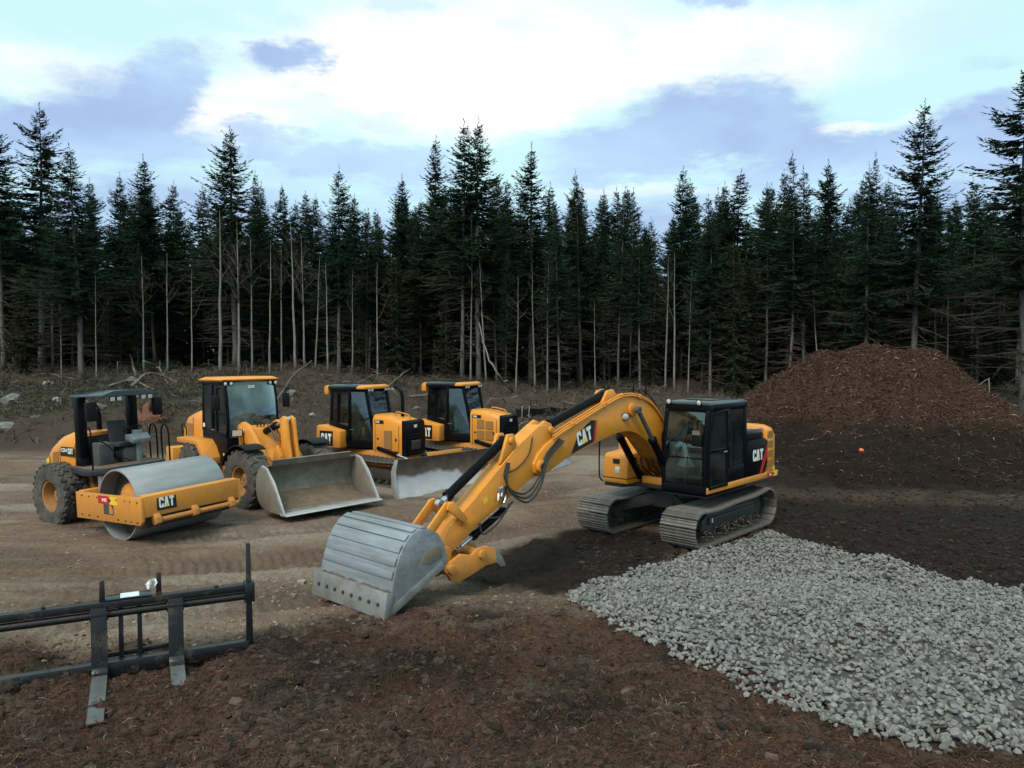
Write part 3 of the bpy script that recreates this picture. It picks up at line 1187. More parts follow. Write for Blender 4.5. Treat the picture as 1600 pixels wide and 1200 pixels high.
def make_stone(seed):
    r = random.Random(seed)
    bm = bmesh.new()
    for _ in range(15):
        v = Vector((r.gauss(0, 1), r.gauss(0, 1), r.gauss(0, 1))).normalized()
        v = Vector((v.x * 1.0, v.y * r.uniform(0.7, 0.85), v.z * r.uniform(0.62, 0.8))) * r.uniform(0.85, 1.05)
        bm.verts.new(v)
    g = bmesh.ops.convex_hull(bm, input=bm.verts)
    bmesh.ops.delete(bm, geom=[e for e in g['geom_interior'] if isinstance(e, bmesh.types.BMVert)], context='VERTS')
    me = bpy.data.meshes.new('stone')
    bm.to_mesh(me)
    bm.free()
    V = np.array([v.co[:] for v in me.vertices])
    F = np.array([p.vertices[:] for p in me.polygons])
    return me, V, F


def m_stone():
    t = NT('crushed grey stone')
    rnd = t.n('ShaderNodeObjectInfo').outputs['Random']
    tone = t.math('FRACT', t.math('ADD', t.attr('tone'), rnd))
    pos = t.n('ShaderNodeNewGeometry').outputs['Position']
    n = t.noise(18, 5, 0.65, pos)
    c = t.mix(tone, (0.115, 0.114, 0.112), (0.24, 0.236, 0.228))
    c = t.mix(t.mapr(t.math('FRACT', t.math('MULTIPLY', tone, 7.3)), 0.75, 1.0, 0.0, 0.7), c, (0.29, 0.277, 0.25))
    c = t.mix(t.mapr(n, 0.35, 0.7, 0.0, 0.45), c, (0.14, 0.14, 0.135))
    return t.bsdf(c, 0.85, 0, t.noise(60, 3, 0.6, pos), 0.3, 0.01, 0.3)


M['stone'] = m_stone()
stones = [make_stone(s) for s in range(14)]
for s in stones:
    s[0].materials.append(M['stone'])
    fattr(s[0], 'tone', np.zeros(len(s[0].vertices)))
bx = np.array([p[0] for p in PAD]); by = np.array([p[1] for p in PAD])
# jittered grid, two layers
cand = []
for layer, (st, dz) in enumerate(((0.064, 0.0), (0.080, 0.034))):
    xs, ys = np.meshgrid(np.arange(0.4, 12.6, st), np.arange(5.6, 16.0, st))
    x = xs.ravel() + rng.uniform(-0.55, 0.55, xs.size) * st
    y = ys.ravel() + rng.uniform(-0.55, 0.55, xs.size) * st
    jx = x + 0.06 * fbm(x * 2.2, y * 2.2, 3, 141) * 2
    jy = y + 0.06 * fbm(x * 2.2 + 9, y * 2.2, 3, 143) * 2
    k = in_poly(jx, jy, PAD) & (np.abs(x / y) < 0.74)
    if layer == 1:
        k &= rng.random(len(x)) < 0.85
    cand.append(np.stack([x[k], y[k], np.full(k.sum(), dz)], 1))
ST = np.concatenate(cand)
# strays along the edge
e = rng.integers(0, len(PAD), 420); f_ = rng.random(420)[:, None]
P0 = np.array(PAD)[e]; P1 = np.array(PAD)[(e + 1) % len(PAD)]
sp_ = P0 + (P1 - P0) * f_ + rng.normal(0, 0.035, (420, 2))
ST = np.concatenate([ST, np.column_stack([sp_, np.full(420, 0.0)])])
Sx, Sy = ST[:, 0], ST[:, 1]
Ssz = 0.028 + 0.026 * rng.random(len(ST)) ** 1.8
Sz = surf(Sx, Sy) + 0.025 + ST[:, 2] + rng.uniform(-0.015, 0.03, len(ST))
pad_me = None
pp = []
base_xs, base_ys = np.meshgrid(np.arange(0.3, 12.8, 0.15), np.arange(5.4, 16.1, 0.15))
bxr, byr = base_xs.ravel(), base_ys.ravel()
bz = surf(bxr, byr) + 0.028
nn1, nn2 = base_xs.shape[1], base_xs.shape[0]
ii = np.arange(nn2 - 1)[:, None] * nn1 + np.arange(nn1 - 1)[None, :]
F = np.stack([ii, ii + 1, ii + nn1 + 1, ii + nn1], -1).reshape(-1, 4)
cx = bxr[F].mean(1); cy = byr[F].mean(1)
F = F[in_poly(bxr, byr, [((x - 4.5) * 0.955 + 4.5, (y - 10.3) * 0.955 + 10.3) for x, y in PAD])[F].all(1)]
used = np.unique(F); rm = np.full(len(bxr), -1); rm[used] = np.arange(len(used))
pad = link('gravel_pad', np_mesh('gravel_pad', np.stack([bxr, byr, bz], 1)[used], rm[F], True), m_plain('stone dust bed', (0.07, 0.068, 0.065), 0.95, 0, 0.4, 12, 0.4))
tag(pad, 'broad pad of crushed grey stone beside the excavator', None, None, 'structure')
# the stones that show largest are single objects, the rest one mass
score = Ssz / np.hypot(Sx, Sy)
inview = (np.abs(Sx / Sy) < 0.655) & (600 + (0.0417 + (CAM_H - Sz) / Sy) * 1200 - 100 < 1190) & (ST[:, 2] > 0.01)
score = np.where(inview, score, 0)
order = np.argsort(-score)
single = order[:300]
mass = order[300:]
rr = random.Random(5)
for i in single:
    o = bpy.data.objects.new('stone', stones[rr.randrange(14)][0])
    COL.objects.link(o)
    o.parent = pad
    o.location = (Sx[i], Sy[i], Sz[i])
    o.rotation_euler = (rr.uniform(-0.5, 0.5), rr.uniform(-0.5, 0.5), rr.uniform(0, 6.28))
    s = Ssz[i]
    o.scale = (s * rr.uniform(0.9, 1.25), s * rr.uniform(0.9, 1.1), s * rr.uniform(0.85, 1.1))
VV, FF, TT = [], [], []
off = 0
vi = rng.integers(0, 14, len(mass))
for k_ in range(14):
    idx = mass[vi == k_]
    V, Fk = stones[k_][1], stones[k_][2]
    n = len(idx)
    a = rng.uniform(0, 2 * PI, n); b_ = rng.normal(0, 0.35, n); c_ = rng.normal(0, 0.35, n)
    S3 = Ssz[idx][:, None, None] * rng.uniform(0.85, 1.2, (n, 1, 3))
    P = V[None] * S3
    cb, sb = np.cos(b_)[:, None], np.sin(b_)[:, None]
    P = np.stack([P[..., 0], P[..., 1] * cb - P[..., 2] * sb, P[..., 1] * sb + P[..., 2] * cb], -1)
    cb, sb = np.cos(c_)[:, None], np.sin(c_)[:, None]
    P = np.stack([P[..., 0] * cb + P[..., 2] * sb, P[..., 1], -P[..., 0] * sb + P[..., 2] * cb], -1)
    cb, sb = np.cos(a)[:, None], np.sin(a)[:, None]
    P = np.stack([P[..., 0] * cb - P[..., 1] * sb, P[..., 0] * sb + P[..., 1] * cb, P[..., 2]], -1)
    P += np.stack([Sx[idx], Sy[idx], Sz[idx]], 1)[:, None]
    VV.append(P.reshape(-1, 3))
    FF.append((Fk[None] + (np.arange(n) * len(V))[:, None, None]).reshape(-1, 3) + off)
    TT.append(np.repeat(rng.random(n), len(V)))
    off += n * len(V)
me = np_mesh('crushed_stone', np.concatenate(VV), np.concatenate(FF))
fattr(me, 'tone', np.concatenate(TT))
o = link('crushed_stone', me, M['stone'], pad)
o['kind'] = 'stuff'
# ------------------------------------------------------------------ forest
def m_bark(name, a, b):
    t = NT(name)
    oc = t.coords()
    n = t.noise(2.2, 6, 0.7, t.scalev(oc, (2.5, 2.5, 0.5)))
    n2 = t.noise(9, 5, 0.65, t.scalev(oc, (2, 2, 0.4)))
    rnd = t.n('ShaderNodeObjectInfo').outputs['Random']
    c = t.mix(t.mapr(n, 0.32, 0.68), a, b)
    c = t.mix(t.mapr(rnd, 0, 1, 0.0, 0.45), c, tuple(x * 0.55 for x in b))
    return t.bsdf(c, 0.9, 0, n2, 0.5, 0.03, 0.2)


M['bark'] = m_bark('grey conifer bark', (0.21, 0.19, 0.17), (0.085, 0.075, 0.068))
M['bark_dark'] = m_bark('dark conifer bark', (0.075, 0.066, 0.058), (0.035, 0.030, 0.027))
M['alder'] = m_bark('pale alder bark', (0.29, 0.275, 0.255), (0.12, 0.11, 0.10))
M['deadwood'] = m_bark('dead twig bark', (0.095, 0.075, 0.060), (0.045, 0.036, 0.029))


def m_leaf(name, a, b, c):
    t = NT(name)
    tone = t.attr('tone')
    hgt = t.attr('hgt')
    rnd = t.n('ShaderNodeObjectInfo').outputs['Random']
    col = t.mix(tone, a, b)
    col = t.mix(t.mapr(rnd, 0, 1, 0.0, 0.55), col, c)
    bs = t.n('ShaderNodeBsdfPrincipled')
    t.l(col, bs.inputs['Base Color'])
    bs.inputs['Roughness'].default_value = 0.65
    bs.inputs['Specular IOR Level'].default_value = 0.08
    tl = t.n('ShaderNodeBsdfTranslucent')
    t.l(col, tl.inputs[0])
    mx = t.n('ShaderNodeMixShader')
    mx.inputs[0].default_value = 0.22
    t.l(bs.outputs[0], mx.inputs[1])
    t.l(tl.outputs[0], mx.inputs[2])
    t.l(mx.outputs[0], t.out.inputs[0])
    return t.m


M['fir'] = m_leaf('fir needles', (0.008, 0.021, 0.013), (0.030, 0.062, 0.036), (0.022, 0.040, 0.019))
M['cedar'] = m_leaf('cedar sprays', (0.016, 0.023, 0.012), (0.050, 0.056, 0.030), (0.034, 0.034, 0.02))


def sprays(P, D, L, W, r):
    """rhombic needle sprays at P along D"""
    n = len(P)
    rv = r.normal(0, 1, (n, 3)) * [1, 1, 0.45]
    rv[:, 2] += 0.0
    S = np.cross(D, rv)
    S /= np.linalg.norm(S, axis=1)[:, None] + 1e-9
    # prefer flat-lying sprays
    up = np.array([0, 0, 1.0])
    F0 = np.cross(D, np.broadcast_to(up, D.shape))
    F0 /= np.linalg.norm(F0, axis=1)[:, None] + 1e-9
    S = F0 * 0.75 + S * 0.6
    S /= np.linalg.norm(S, axis=1)[:, None] + 1e-9
    L = L[:, None]; W = W[:, None]
    V = np.stack([P, P + D * L * 0.45 + S * W, P + D * L, P + D * L * 0.45 - S * W], 1)
    return V.reshape(-1, 3)


def conifer(name, H, seed, c0, spread, dead0, dead_n, dense=1.0, droop=0.25, tr=0.2, leaf=0.34, lean=0.0, ragged=0.25, tip_pow=0.95):
    """returns trunk, dead branch and crown meshes for one conifer; c0 = where the green crown begins (fraction of H)"""
    r = np.random.default_rng(seed)
    # trunk
    zs = np.linspace(0, 1, 13)
    wob = np.cumsum(r.normal(0, 0.035, (13, 2)), 0) * (H / 18)
    wob -= wob[0]
    wob[:, 0] += lean * zs * H
    b = MB()
    rad = [tr * (1.35 if z == 0 else 1.0) * max(0.04, (1 - z) ** 0.8) for z in zs]
    pts = [(wob[i, 0], wob[i, 1], zs[i] * H - (0.3 if i == 0 else 0)) for i in range(13)]
    b.tube(pts, rad, 8)
    trunk = b.mesh(name + ' trunk', sharp=180)

    def axis(z):
        return np.stack([np.interp(z, zs * H, wob[:, 0]), np.interp(z, zs * H, wob[:, 1]), z], -1)
    # dead limbs
    db = MB()
    for _ in range(dead_n):
        z = r.uniform(dead0, min(0.97, c0 + 0.12)) * H
        a = r.uniform(0, 2 * PI)
        L = r.uniform(0.35, 1.0) * spread * 0.95 * (0.6 + 0.4 * (z / (c0 * H + 0.01)))
        p = axis(np.array([z]))[0]
        el = r.uniform(-0.15, 0.35)
        q = [p]
        d = np.array([math.cos(a) * math.cos(el), math.sin(a) * math.cos(el), math.sin(el)])
        for s in range(3):
            d = d + np.array([r.normal(0, 0.12), r.normal(0, 0.12), -0.10])
            d /= np.linalg.norm(d)
            q.append(q[-1] + d * L / 3)
        db.tube([tuple(x) for x in q], [0.032, 0.025, 0.017, 0.008], 3, False)
        for _k in range(int(r.integers(1, 4))):
            s = q[int(r.integers(1, 3))]
            e = d + r.normal(0, 0.5, 3)
            e /= np.linalg.norm(e)
            db.tube([tuple(s), tuple(s + e * L * 0.35)], [0.014, 0.006], 3, False)
    dead = None
    if dead_n:
        dead = bpy.data.meshes.new(name + ' dead')
        dead.from_pydata(db.v, [], db.f)
    # crown
    P, D, LL, WW, TN, HG = [], [], [], [], [], []
    bb = MB()
    z = c0 * H
    lopa = r.uniform(0, 2 * PI)
    lop = r.uniform(0.0, 0.25)
    while z < H * 0.985:
        t = (z - c0 * H) / (H * (1 - c0))
        nb = int(round((6 + 2.5 * (1 - t)) * (0.8 + 0.4 * r.random())))
        for _ in range(max(3, nb)):
            a = r.uniform(0, 2 * PI)
            env = (1 - t) ** tip_pow * min(1.0, 0.6 + 2.0 * t)
            L = spread * env * r.uniform(1 - ragged * 1.8, 1 + ragged * 1.15) * (0.82 + 0.36 * math.sin(z * 2.3 + 3 * math.sin(a)) * math.sin(a * 2 + z * 0.7)) * (1 + lop * math.cos(a - lopa)) + 0.09
            zz = z + r.uniform(-0.14, 0.14)
            p = axis(np.array([zz]))[0]
            el = 0.55 * t ** 1.5 - droop * (1 - t) + r.normal(0, 0.10)
            m = max(4, int(L / 0.085 * dense))
            u = np.linspace(0.10, 1.0, m)
            h = np.array([math.cos(a), math.sin(a)])
            # branch: out, sag, tip lifting
            bx = u * L * math.cos(el)
            bz = u * L * math.sin(el) - 0.16 * L * np.sin(u * PI) * 0.8 + 0.05 * L * u ** 3
            Q = np.stack([p[0] + h[0] * bx, p[1] + h[1] * bx, p[2] + bz], 1)
            dirb = np.gradient(Q, axis=0)
            dirb /= np.linalg.norm(dirb, axis=1)[:, None]
            side = np.array([-h[1], h[0], 0.0])
            for sg in (-1, 1):
                ang = r.uniform(0.5, 1.05, m)[:, None]
                dd = dirb * np.cos(ang) + side[None] * sg * np.sin(ang) + np.array([0, 0, -1]) * r.uniform(0.0, 0.42, m)[:, None]
                dd /= np.linalg.norm(dd, axis=1)[:, None]
                l = leaf * (1.05 - 0.55 * u) * r.uniform(0.6, 1.35, m) * (0.42 + 0.58 * min(1.0, L / 1.1))
                P.append(Q + r.normal(0, 0.03, (m, 3)))
                D.append(dd); LL.append(l); WW.append(l * r.uniform(0.13, 0.22, m))
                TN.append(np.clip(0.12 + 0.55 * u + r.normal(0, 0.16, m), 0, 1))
                HG.append(np.full(m, t))
            P.append(Q[-2:]); D.append(dirb[-2:]); LL.append(np.full(2, leaf * min(0.8, 0.3 + 0.4 * L))); WW.append(np.full(2, leaf * 0.09)); TN.append(np.full(2, 0.8)); HG.append(np.full(2, t))
            if r.random() < 0.6:
                bb.tube([tuple(p), tuple(Q[m // 2]), tuple(Q[-1])], [0.022, 0.014, 0.005], 3, False)
        z += (0.20 + 0.17 * (1 - t)) * (H / 17) ** 0.5 / max(0.6, dense ** 0.5)
    # leader
    tip = axis(np.array([H]))[0]
    for k in range(10):
        a = r.uniform(0, 2 * PI)
        P.append((tip + [0, 0, 0.35 - 0.06 * k])[None]); d = np.array([0.45 * math.cos(a), 0.45 * math.sin(a), 1.0]); D.append((d / np.linalg.norm(d))[None])
        LL.append(np.array([0.16])); WW.append(np.array([0.022])); TN.append(np.array([0.7])); HG.append(np.array([1.0]))
    P = np.concatenate(P); D = np.concatenate(D); LL = np.concatenate(LL); WW = np.concatenate(WW)
    V = sprays(P, D, LL, WW, r)
    n = len(P)
    F = np.arange(n * 4).reshape(-1, 4)
    crown = np_mesh(name + ' crown', V, F)
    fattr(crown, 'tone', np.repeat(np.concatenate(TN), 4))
    fattr(crown, 'hgt', np.repeat(np.concatenate(HG), 4))
    limbs = bpy.data.meshes.new(name + ' limbs')
    limbs.from_pydata(bb.v, [], bb.f)
    return {'trunk': trunk, 'dead_branches': dead, 'crown': crown, 'limbs': limbs, 'H': H}


def bare_tree(name, H, seed, fork=0.45, nb=9, tr=0.13, twig=True, lean=0.0):
    """leafless broadleaf tree: trunk, ascending limbs and fine twigs"""
    r = random.Random(seed)
    b = MB()
    pts = []
    x = y = 0
    for i in range(10):
        z = i / 9
        pts.append((x, y, z * H - (0.3 if i == 0 else 0)))
        x += r.gauss(lean, 0.018) * H / 9
        y += r.gauss(0, 0.018) * H / 9
    b.tube(pts, [tr * (1.3 if i == 0 else 1) * max(0.06, (1 - i / 9.3) ** 0.8) for i in range(10)], 7)
    trunk = b.mesh(name + ' trunk', sharp=180)
    lb = MB()

    def limb(p, d, L, rad, depth):
        q = [p]
        for s in range(4):
            d = (d + Vector((r.gauss(0, 0.11), r.gauss(0, 0.11), 0.07 + r.gauss(0, 0.05)))).normalized()
            q.append(q[-1] + d * (L / 4))
        lb.tube([tuple(v) for v in q], [rad, rad * 0.8, rad * 0.6, rad * 0.42, rad * 0.2], 4 if depth == 0 else 3, False)
        if depth < (3 if twig else 1):
            for _ in range(3 if depth < 2 else 4):
                k = r.randint(1, 4)
                e = (d + Vector((r.gauss(0, 0.55), r.gauss(0, 0.55), r.gauss(0.12, 0.25)))).normalized()
                limb(q[k], e, L * r.uniform(0.35, 0.6), rad * 0.5, depth + 1)
    for _ in range(nb):
        t = r.uniform(fork, 0.97)
        i = min(8, int(t * 9))
        f = t * 9 - i
        p = Vector(pts[i]).lerp(Vector(pts[i + 1]), f)
        a = r.uniform(0, 2 * PI)
        d = Vector((math.cos(a) * 0.62, math.sin(a) * 0.62, r.uniform(0.35, 0.95))).normalized()
        limb(p, d, H * (1.05 - t) * r.uniform(0.28, 0.5), tr * (1 - t) * 0.55 + 0.012, 0)
    me = bpy.data.meshes.new(name + ' limbs')
    me.from_pydata(lb.v, [], lb.f)
    return {'trunk': trunk, 'branches': me, 'H': H}


VAR = {}
for i in range(4):   # edge trees: bare lower trunk, crown in the upper half
    VAR['e%d' % i] = conifer('edge conifer %d' % i, 18, 10 + i, (0.36, 0.43, 0.30, 0.46)[i], (3.3, 3.0, 3.5, 2.7)[i], 0.10, (95, 75, 110, 70)[i], 1.0, 0.22, (0.21, 0.18, 0.22, 0.16)[i], 0.36)
for i in range(4):   # deeper trees: green to lower down
    VAR['g%d' % i] = conifer('forest conifer %d' % i, 18, 30 + i, (0.24, 0.30, 0.2, 0.34)[i], (3.3, 3.0, 3.1, 3.6)[i], 0.06, 45, 1.05, 0.3, 0.17, 0.40)
for i in range(2):   # slim spires
    VAR['s%d' % i] = conifer('slim conifer %d' % i, 18, 50 + i, 0.37, 2.1, 0.12, 80, 1.1, 0.25, 0.13, 0.30)
for i in range(2):   # ragged big fir
    VAR['b%d' % i] = conifer('big fir %d' % i, 18, 60 + i, (0.34, 0.40)[i], 3.4, 0.08, 120, 1.1, 0.12, 0.24, 0.34, 0, 0.34, 0.85)
for i in range(2):   # drooping cedar down to the ground
    VAR['c%d' % i] = conifer('cedar %d' % i, 9, 70 + i, 0.08, 1.7, 0.03, 10, 1.2, 0.6, 0.12, 0.32, 0, 0.3, 0.7)
for i in range(3):
    VAR['a%d' % i] = bare_tree('bare alder %d' % i, 11, 80 + i, (0.42, 0.5, 0.38)[i], (11, 9, 13)[i], (0.13, 0.10, 0.12)[i])
for i in range(3):
    VAR['p%d' % i] = bare_tree('bare pole %d' % i, 9, 90 + i, 0.5, 7, 0.075, False, (0.0, 0.05, -0.03)[i])
MATS = {'trunk': 'bark', 'dead_branches': 'deadwood', 'crown': 'fir', 'limbs': 'deadwood', 'branches': 'deadwood'}
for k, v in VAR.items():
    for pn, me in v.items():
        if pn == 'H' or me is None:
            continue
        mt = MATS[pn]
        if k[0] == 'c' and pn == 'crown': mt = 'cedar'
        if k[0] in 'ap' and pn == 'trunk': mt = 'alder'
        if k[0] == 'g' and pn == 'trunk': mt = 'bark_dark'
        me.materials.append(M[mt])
trng = random.Random(99)


def plant(kind, x, y, z, H, label, group=None, wide=1.0, tilt=0.0, name=None, cat='tree', thin=1.0):
    v = VAR[kind]
    nm = name or {'e': 'conifer_tree', 'g': 'conifer_tree', 's': 'conifer_tree', 'b': 'conifer_tree', 'c': 'cedar_tree', 'a': 'bare_tree', 'p': 'dead_tree'}[kind[0]]
    root = empty(nm, (x, y, z), (trng.uniform(-0.03, 0.03), tilt + trng.uniform(-0.03, 0.03), trng.uniform(0, 6.28) if abs(tilt) < 0.05 else 0))
    s = H / v['H']
    w = s * wide
    root.scale = (w, w, s)
    for pn, me in v.items():
        if pn == 'H' or me is None:
            continue
        o = bpy.data.objects.new({'limbs': 'branches'}.get(pn, pn), me)
        COL.objects.link(o)
        o.parent = root
        if pn not in ('trunk', 'crown'):
            o['kind'] = 'stuff'
        if thin != 1.0 and pn == 'trunk':
            o.scale = (thin, thin, 1)
    tag(root, label, cat, group)
    return root


ORD = ['', 'first', 'second', 'third', 'fourth', 'fifth', 'sixth', 'seventh', 'eighth', 'ninth', 'tenth']
# front row: photo column, distance, row of the tip, model, width, trunk slenderness, wording
FRONT = [
    (6, 50, 190, 'e1', 1.0, 'tall dark conifer cut by the left edge of the picture'),
    (66, 53, 170, 'b1', 0.85, 'tall open-crowned fir second from the left edge, tip highest on the left'),
    (82, 50, 300, 's0', 1.0, 'thick leaning bare trunk left of the branchy conifer at far left'),
    (128, 46, 232, 'e2', 1.0, 'conifer with many dead horizontal limbs standing forward above the roller'),
    (188, 56, 274, 'g0', 0.85, 'short pointed conifer above and right of the roller canopy'),
    (243, 55, 248, 'g1', 0.9, 'dense conifer left of the wheel loader, tip above its neighbours'),
    (368, 52, 204, 'b0', 0.95, 'broad tall fir rising directly behind the wheel loader'),
    (412, 55, 274, 'g2', 0.85, 'conifer just right of the broad fir behind the wheel loader'),
    (446, 58, 294, 'g3', 0.7, 'low conifer tip in the dip between loader and first bulldozer'),
    (530, 50, 264, 'e0', 0.95, 'conifer with ragged double tip behind the left bulldozer'),
    (572, 52, 330, 's1', 0.9, 'slim conifer with bare straight trunk right of the ragged double tip'),
    (626, 55, 280, 'g1', 0.85, 'conifer left of the tall trio at the middle of the treeline'),
    (657, 53, 330, 's0', 0.9, 'pale straight trunk standing behind the right bulldozer cab'),
    (678, 54, 222, 'g2', 0.95, 'left tree of the tall trio at the middle of the treeline'),
    (722, 50, 194, 'e3', 1.15, 'middle tree of the tall trio at the middle of the treeline'),
    (748, 50, 190, 'e0', 1.0, 'right and tallest tree of the trio at the middle of the treeline'),
    (776, 51, 320, 's1', 0.9, 'slender tree with dead brown twigs right of the tall trio'),
    (830, 52, 230, 'e2', 0.95, 'pointed conifer standing alone right of the tall trio'),
    (874, 46, 330, 's0', 1.15, 'pale trunk with curved dead limbs in front of the pointed conifer'),
    (890, 56, 272, 'g0', 0.8, 'thin topped conifer two right of the tall trio'),
    (908, 49, 298, 's1', 1.1, 'conifer with stout leaning trunk left of the excavator boom'),
    (966, 48, 298, 's0', 1.0, 'conifer with mottled pale trunk above the bend of the boom'),
    (984, 53, 296, 's1', 0.85, 'small spire beside the mottled trunk above the bend of the boom'),
    (1000, 47, 330, 's1', 0.95, 'straight whitish trunk just left of the excavator cab'),
    (1064, 52, 264, 'g2', 0.8, 'tall narrow conifer directly above the excavator cab'),
    (1110, 46, 335, 'e1', 0.95, 'olive toned conifer standing forward right of the excavator cab'),
    (1122, 54, 290, 'g3', 0.8, 'dark conifer behind the olive toned one right of the cab'),
    (1147, 53, 268, 'g1', 0.95, 'broad dark conifer between excavator cab and mulch pile'),
    (1196, 47, 290, 'e3', 0.85, 'conifer with long clean trunk left of the mulch pile'),
    (1233, 45, 246, 's0', 1.15, 'crooked topped tall conifer above the left shoulder of the pile'),
    (1256, 46, 264, 's1', 1.1, 'straight conifer next to the crooked topped one over the pile'),
    (1286, 51, 258, 'g0', 0.9, 'full conifer behind the left shoulder of the mulch pile'),
    (1350, 43, 262, 'e2', 0.9, 'conifer with sweeping side branches over the top of the pile'),
    (1366, 50, 244, 's1', 0.7, 'thin conifer spire beside the one with sweeping branches'),
    (1426, 42, 166, 'b0', 0.95, 'tallest ragged fir right of the mulch pile summit'),
    (1462, 45, 300, 'e1', 0.8, 'leaning trunk just right of the tallest ragged fir'),
    (1518, 46, 280, 'e3', 0.95, 'gaunt conifer with thin top near the right edge'),
    (1600, 38, 112, 'b1', 0.95, 'huge fir cut by the right and top of the treeline at the right edge'),
]
GF = 'conifers along the forest edge'
for (px, Y, tip, kind, wide, lab) in FRONT:
    x, y, z = spot(px, Y)
    plant(kind, x, y, z, height_at(tip, Y) - z, lab, GF, wide * 1.32 * trng.uniform(0.88, 1.25), thin=0.70)
# leafless trees and poles in front of the dark wood
BARE = [
    (345, 48, 330, 'a0', 1.0, 'pale leafless tree directly behind the loader cab roof'),
    (262, 49, 395, 'a1', 0.9, 'grey leafless tree left of the loader'),
    (300, 47, 420, 'p0', 1.0, 'thin dead pole left of the loader cab'),
    (374, 47, 345, 'a2', 0.9, 'leafless tree right of the pale one behind the loader'),
    (394, 48, 370, 'a1', 0.9, 'leafless tree in the clump behind the loader beside the tall stem'),
    (422, 47, 380, 'p2', 1.1, 'thin pale pole right of the loader cab'),
    (462, 46, 350, 'a0', 0.85, 'leafless tree between loader and left bulldozer, leftmost stem of its clump'),
    (476, 47, 365, 'a2', 0.75, 'leafless tree between loader and left bulldozer, right stem of its clump'),
    (492, 47, 400, 'p1', 1.1, 'slightly leaning pole left of the left bulldozer'),
    (512, 47, 410, 'p0', 1.1, 'upright pole just left of the left bulldozer cab'),
    (735, 49, 330, 'a1', 0.7, 'cluster stem of pale shoots below the tall trio'),
    (806, 46, 430, 'p1', 1.0, 'thin leaning dead stem right of the right bulldozer'),
    (836, 48, 420, 'p2', 1.2, 'straight grey pole beneath the pointed conifer'),
    (930, 46, 470, 'p0', 0.8, 'short thin sapling left of the boom bend'),
    (1040, 46, 400, 'p2', 1.0, 'thin leaning stem left of the excavator cab'),
    (1054, 45, 395, 'p0', 1.0, 'upright thin stem behind the excavator cab'),
    (1282, 45, 430, 'p1', 0.9, 'thin slanting stem over the left slope of the pile'),
    (1480, 43, 430, 'p2', 0.9, 'thin stem above the right slope of the pile'),
    (96, 46, 440, 'p1', 0.9, 'thin sapling at far left beside the branchy conifer'),
    (225, 48, 400, 'a2', 0.8, 'slim leafless tree left of the grey one by the loader'),
    (440, 48, 385, 'a1', 0.8, 'leafless tree between the thin pole and the clump right of the loader'),
    (550, 48, 420, 'p2', 1.0, 'thin pale pole behind the left bulldozer roof'),
    (590, 48, 410, 'p0', 1.0, 'slim pole right of the left bulldozer exhaust'),
    (760, 48, 400, 'p2', 1.0, 'slim pale pole right of the tall trio trunks'),
    (855, 47, 410, 'p1', 1.0, 'slightly bent pole beside the pale trunk with curved limbs'),
    (1075, 46, 420, 'a1', 0.7, 'slim leafless tree right above the excavator cab roof'),
    (150, 45, 430, 'p0', 0.8, 'thin pale sapling touching the branchy conifer trunk'),
]
for (px, Y, tip, kind, wide, lab) in BARE:
    x, y, z = spot(px, Y)
    plant(kind, x, y, z, height_at(tip, Y) - z, lab, 'leafless stems along the forest edge', wide)
# young cedars
for (px, Y, tip, kind, wide, lab) in [
    (1146, 45.5, 380, 'c0', 0.95, 'drooping olive cedar right of the excavator cab'),
    (696, 50, 455, 'c1', 0.9, 'bushy young cedar behind the right bulldozer'),
    (1320, 45, 400, 'c1', 1.1, 'drooping young cedar behind the top of the pile'),
    (1405, 46, 430, 'c0', 1.0, 'young cedar left of the tallest ragged fir'),
    (170, 50, 470, 'c0', 1.0, 'young cedar in the shade behind the roller'),
    (560, 50, 480, 'c1', 0.9, 'small dark cedar behind the left bulldozer'),
    (850, 50, 470, 'c0', 1.0, 'brownish young cedar below the pointed conifer'),
    (1560, 45, 440, 'c1', 1.1, 'young cedar at the far right of the wood'),
    (1095, 46.5, 345, 'g0', 0.8, 'olive young conifer just left of the drooping cedar by the cab'),
    (1168, 47, 400, 'c0', 1.0, 'dark cedar in the gap between drooping cedar and mulch pile'),
    (1300, 46, 345, 'g3', 0.75, 'mid-sized conifer green to the ground behind the pile shoulder'),
    (1385, 45, 370, 'c1', 1.3, 'wide drooping cedar left of the tallest ragged fir'),
    (1450, 46, 350, 'g1', 0.7, 'bushy conifer tucked behind the tallest ragged fir'),
    (1500, 44, 420, 'c0', 1.2, 'low cedar above the right end of the pile'),
    (215, 50, 380, 'g2', 0.75, 'bushy mid-sized conifer left of the grey leafless tree'),
    (620, 50, 400, 'c0', 1.2, 'dark cedar standing between the two bulldozers'),
    (790, 49, 390, 'g3', 0.6, 'young conifer right of the tall trio, half their height'),
    (945, 49, 395, 'g0', 0.6, 'young conifer left of the mottled pale trunk'),
    (1020, 48, 420, 'c1', 1.0, 'young cedar between the whitish trunk and the cab'),
    (40, 48, 420, 'c1', 1.3, 'young cedar near the left edge of the wood')]:
    x, y, z = spot(px, Y)
    plant(kind, x, y, z, height_at(tip, Y) - z, lab, None, wide)
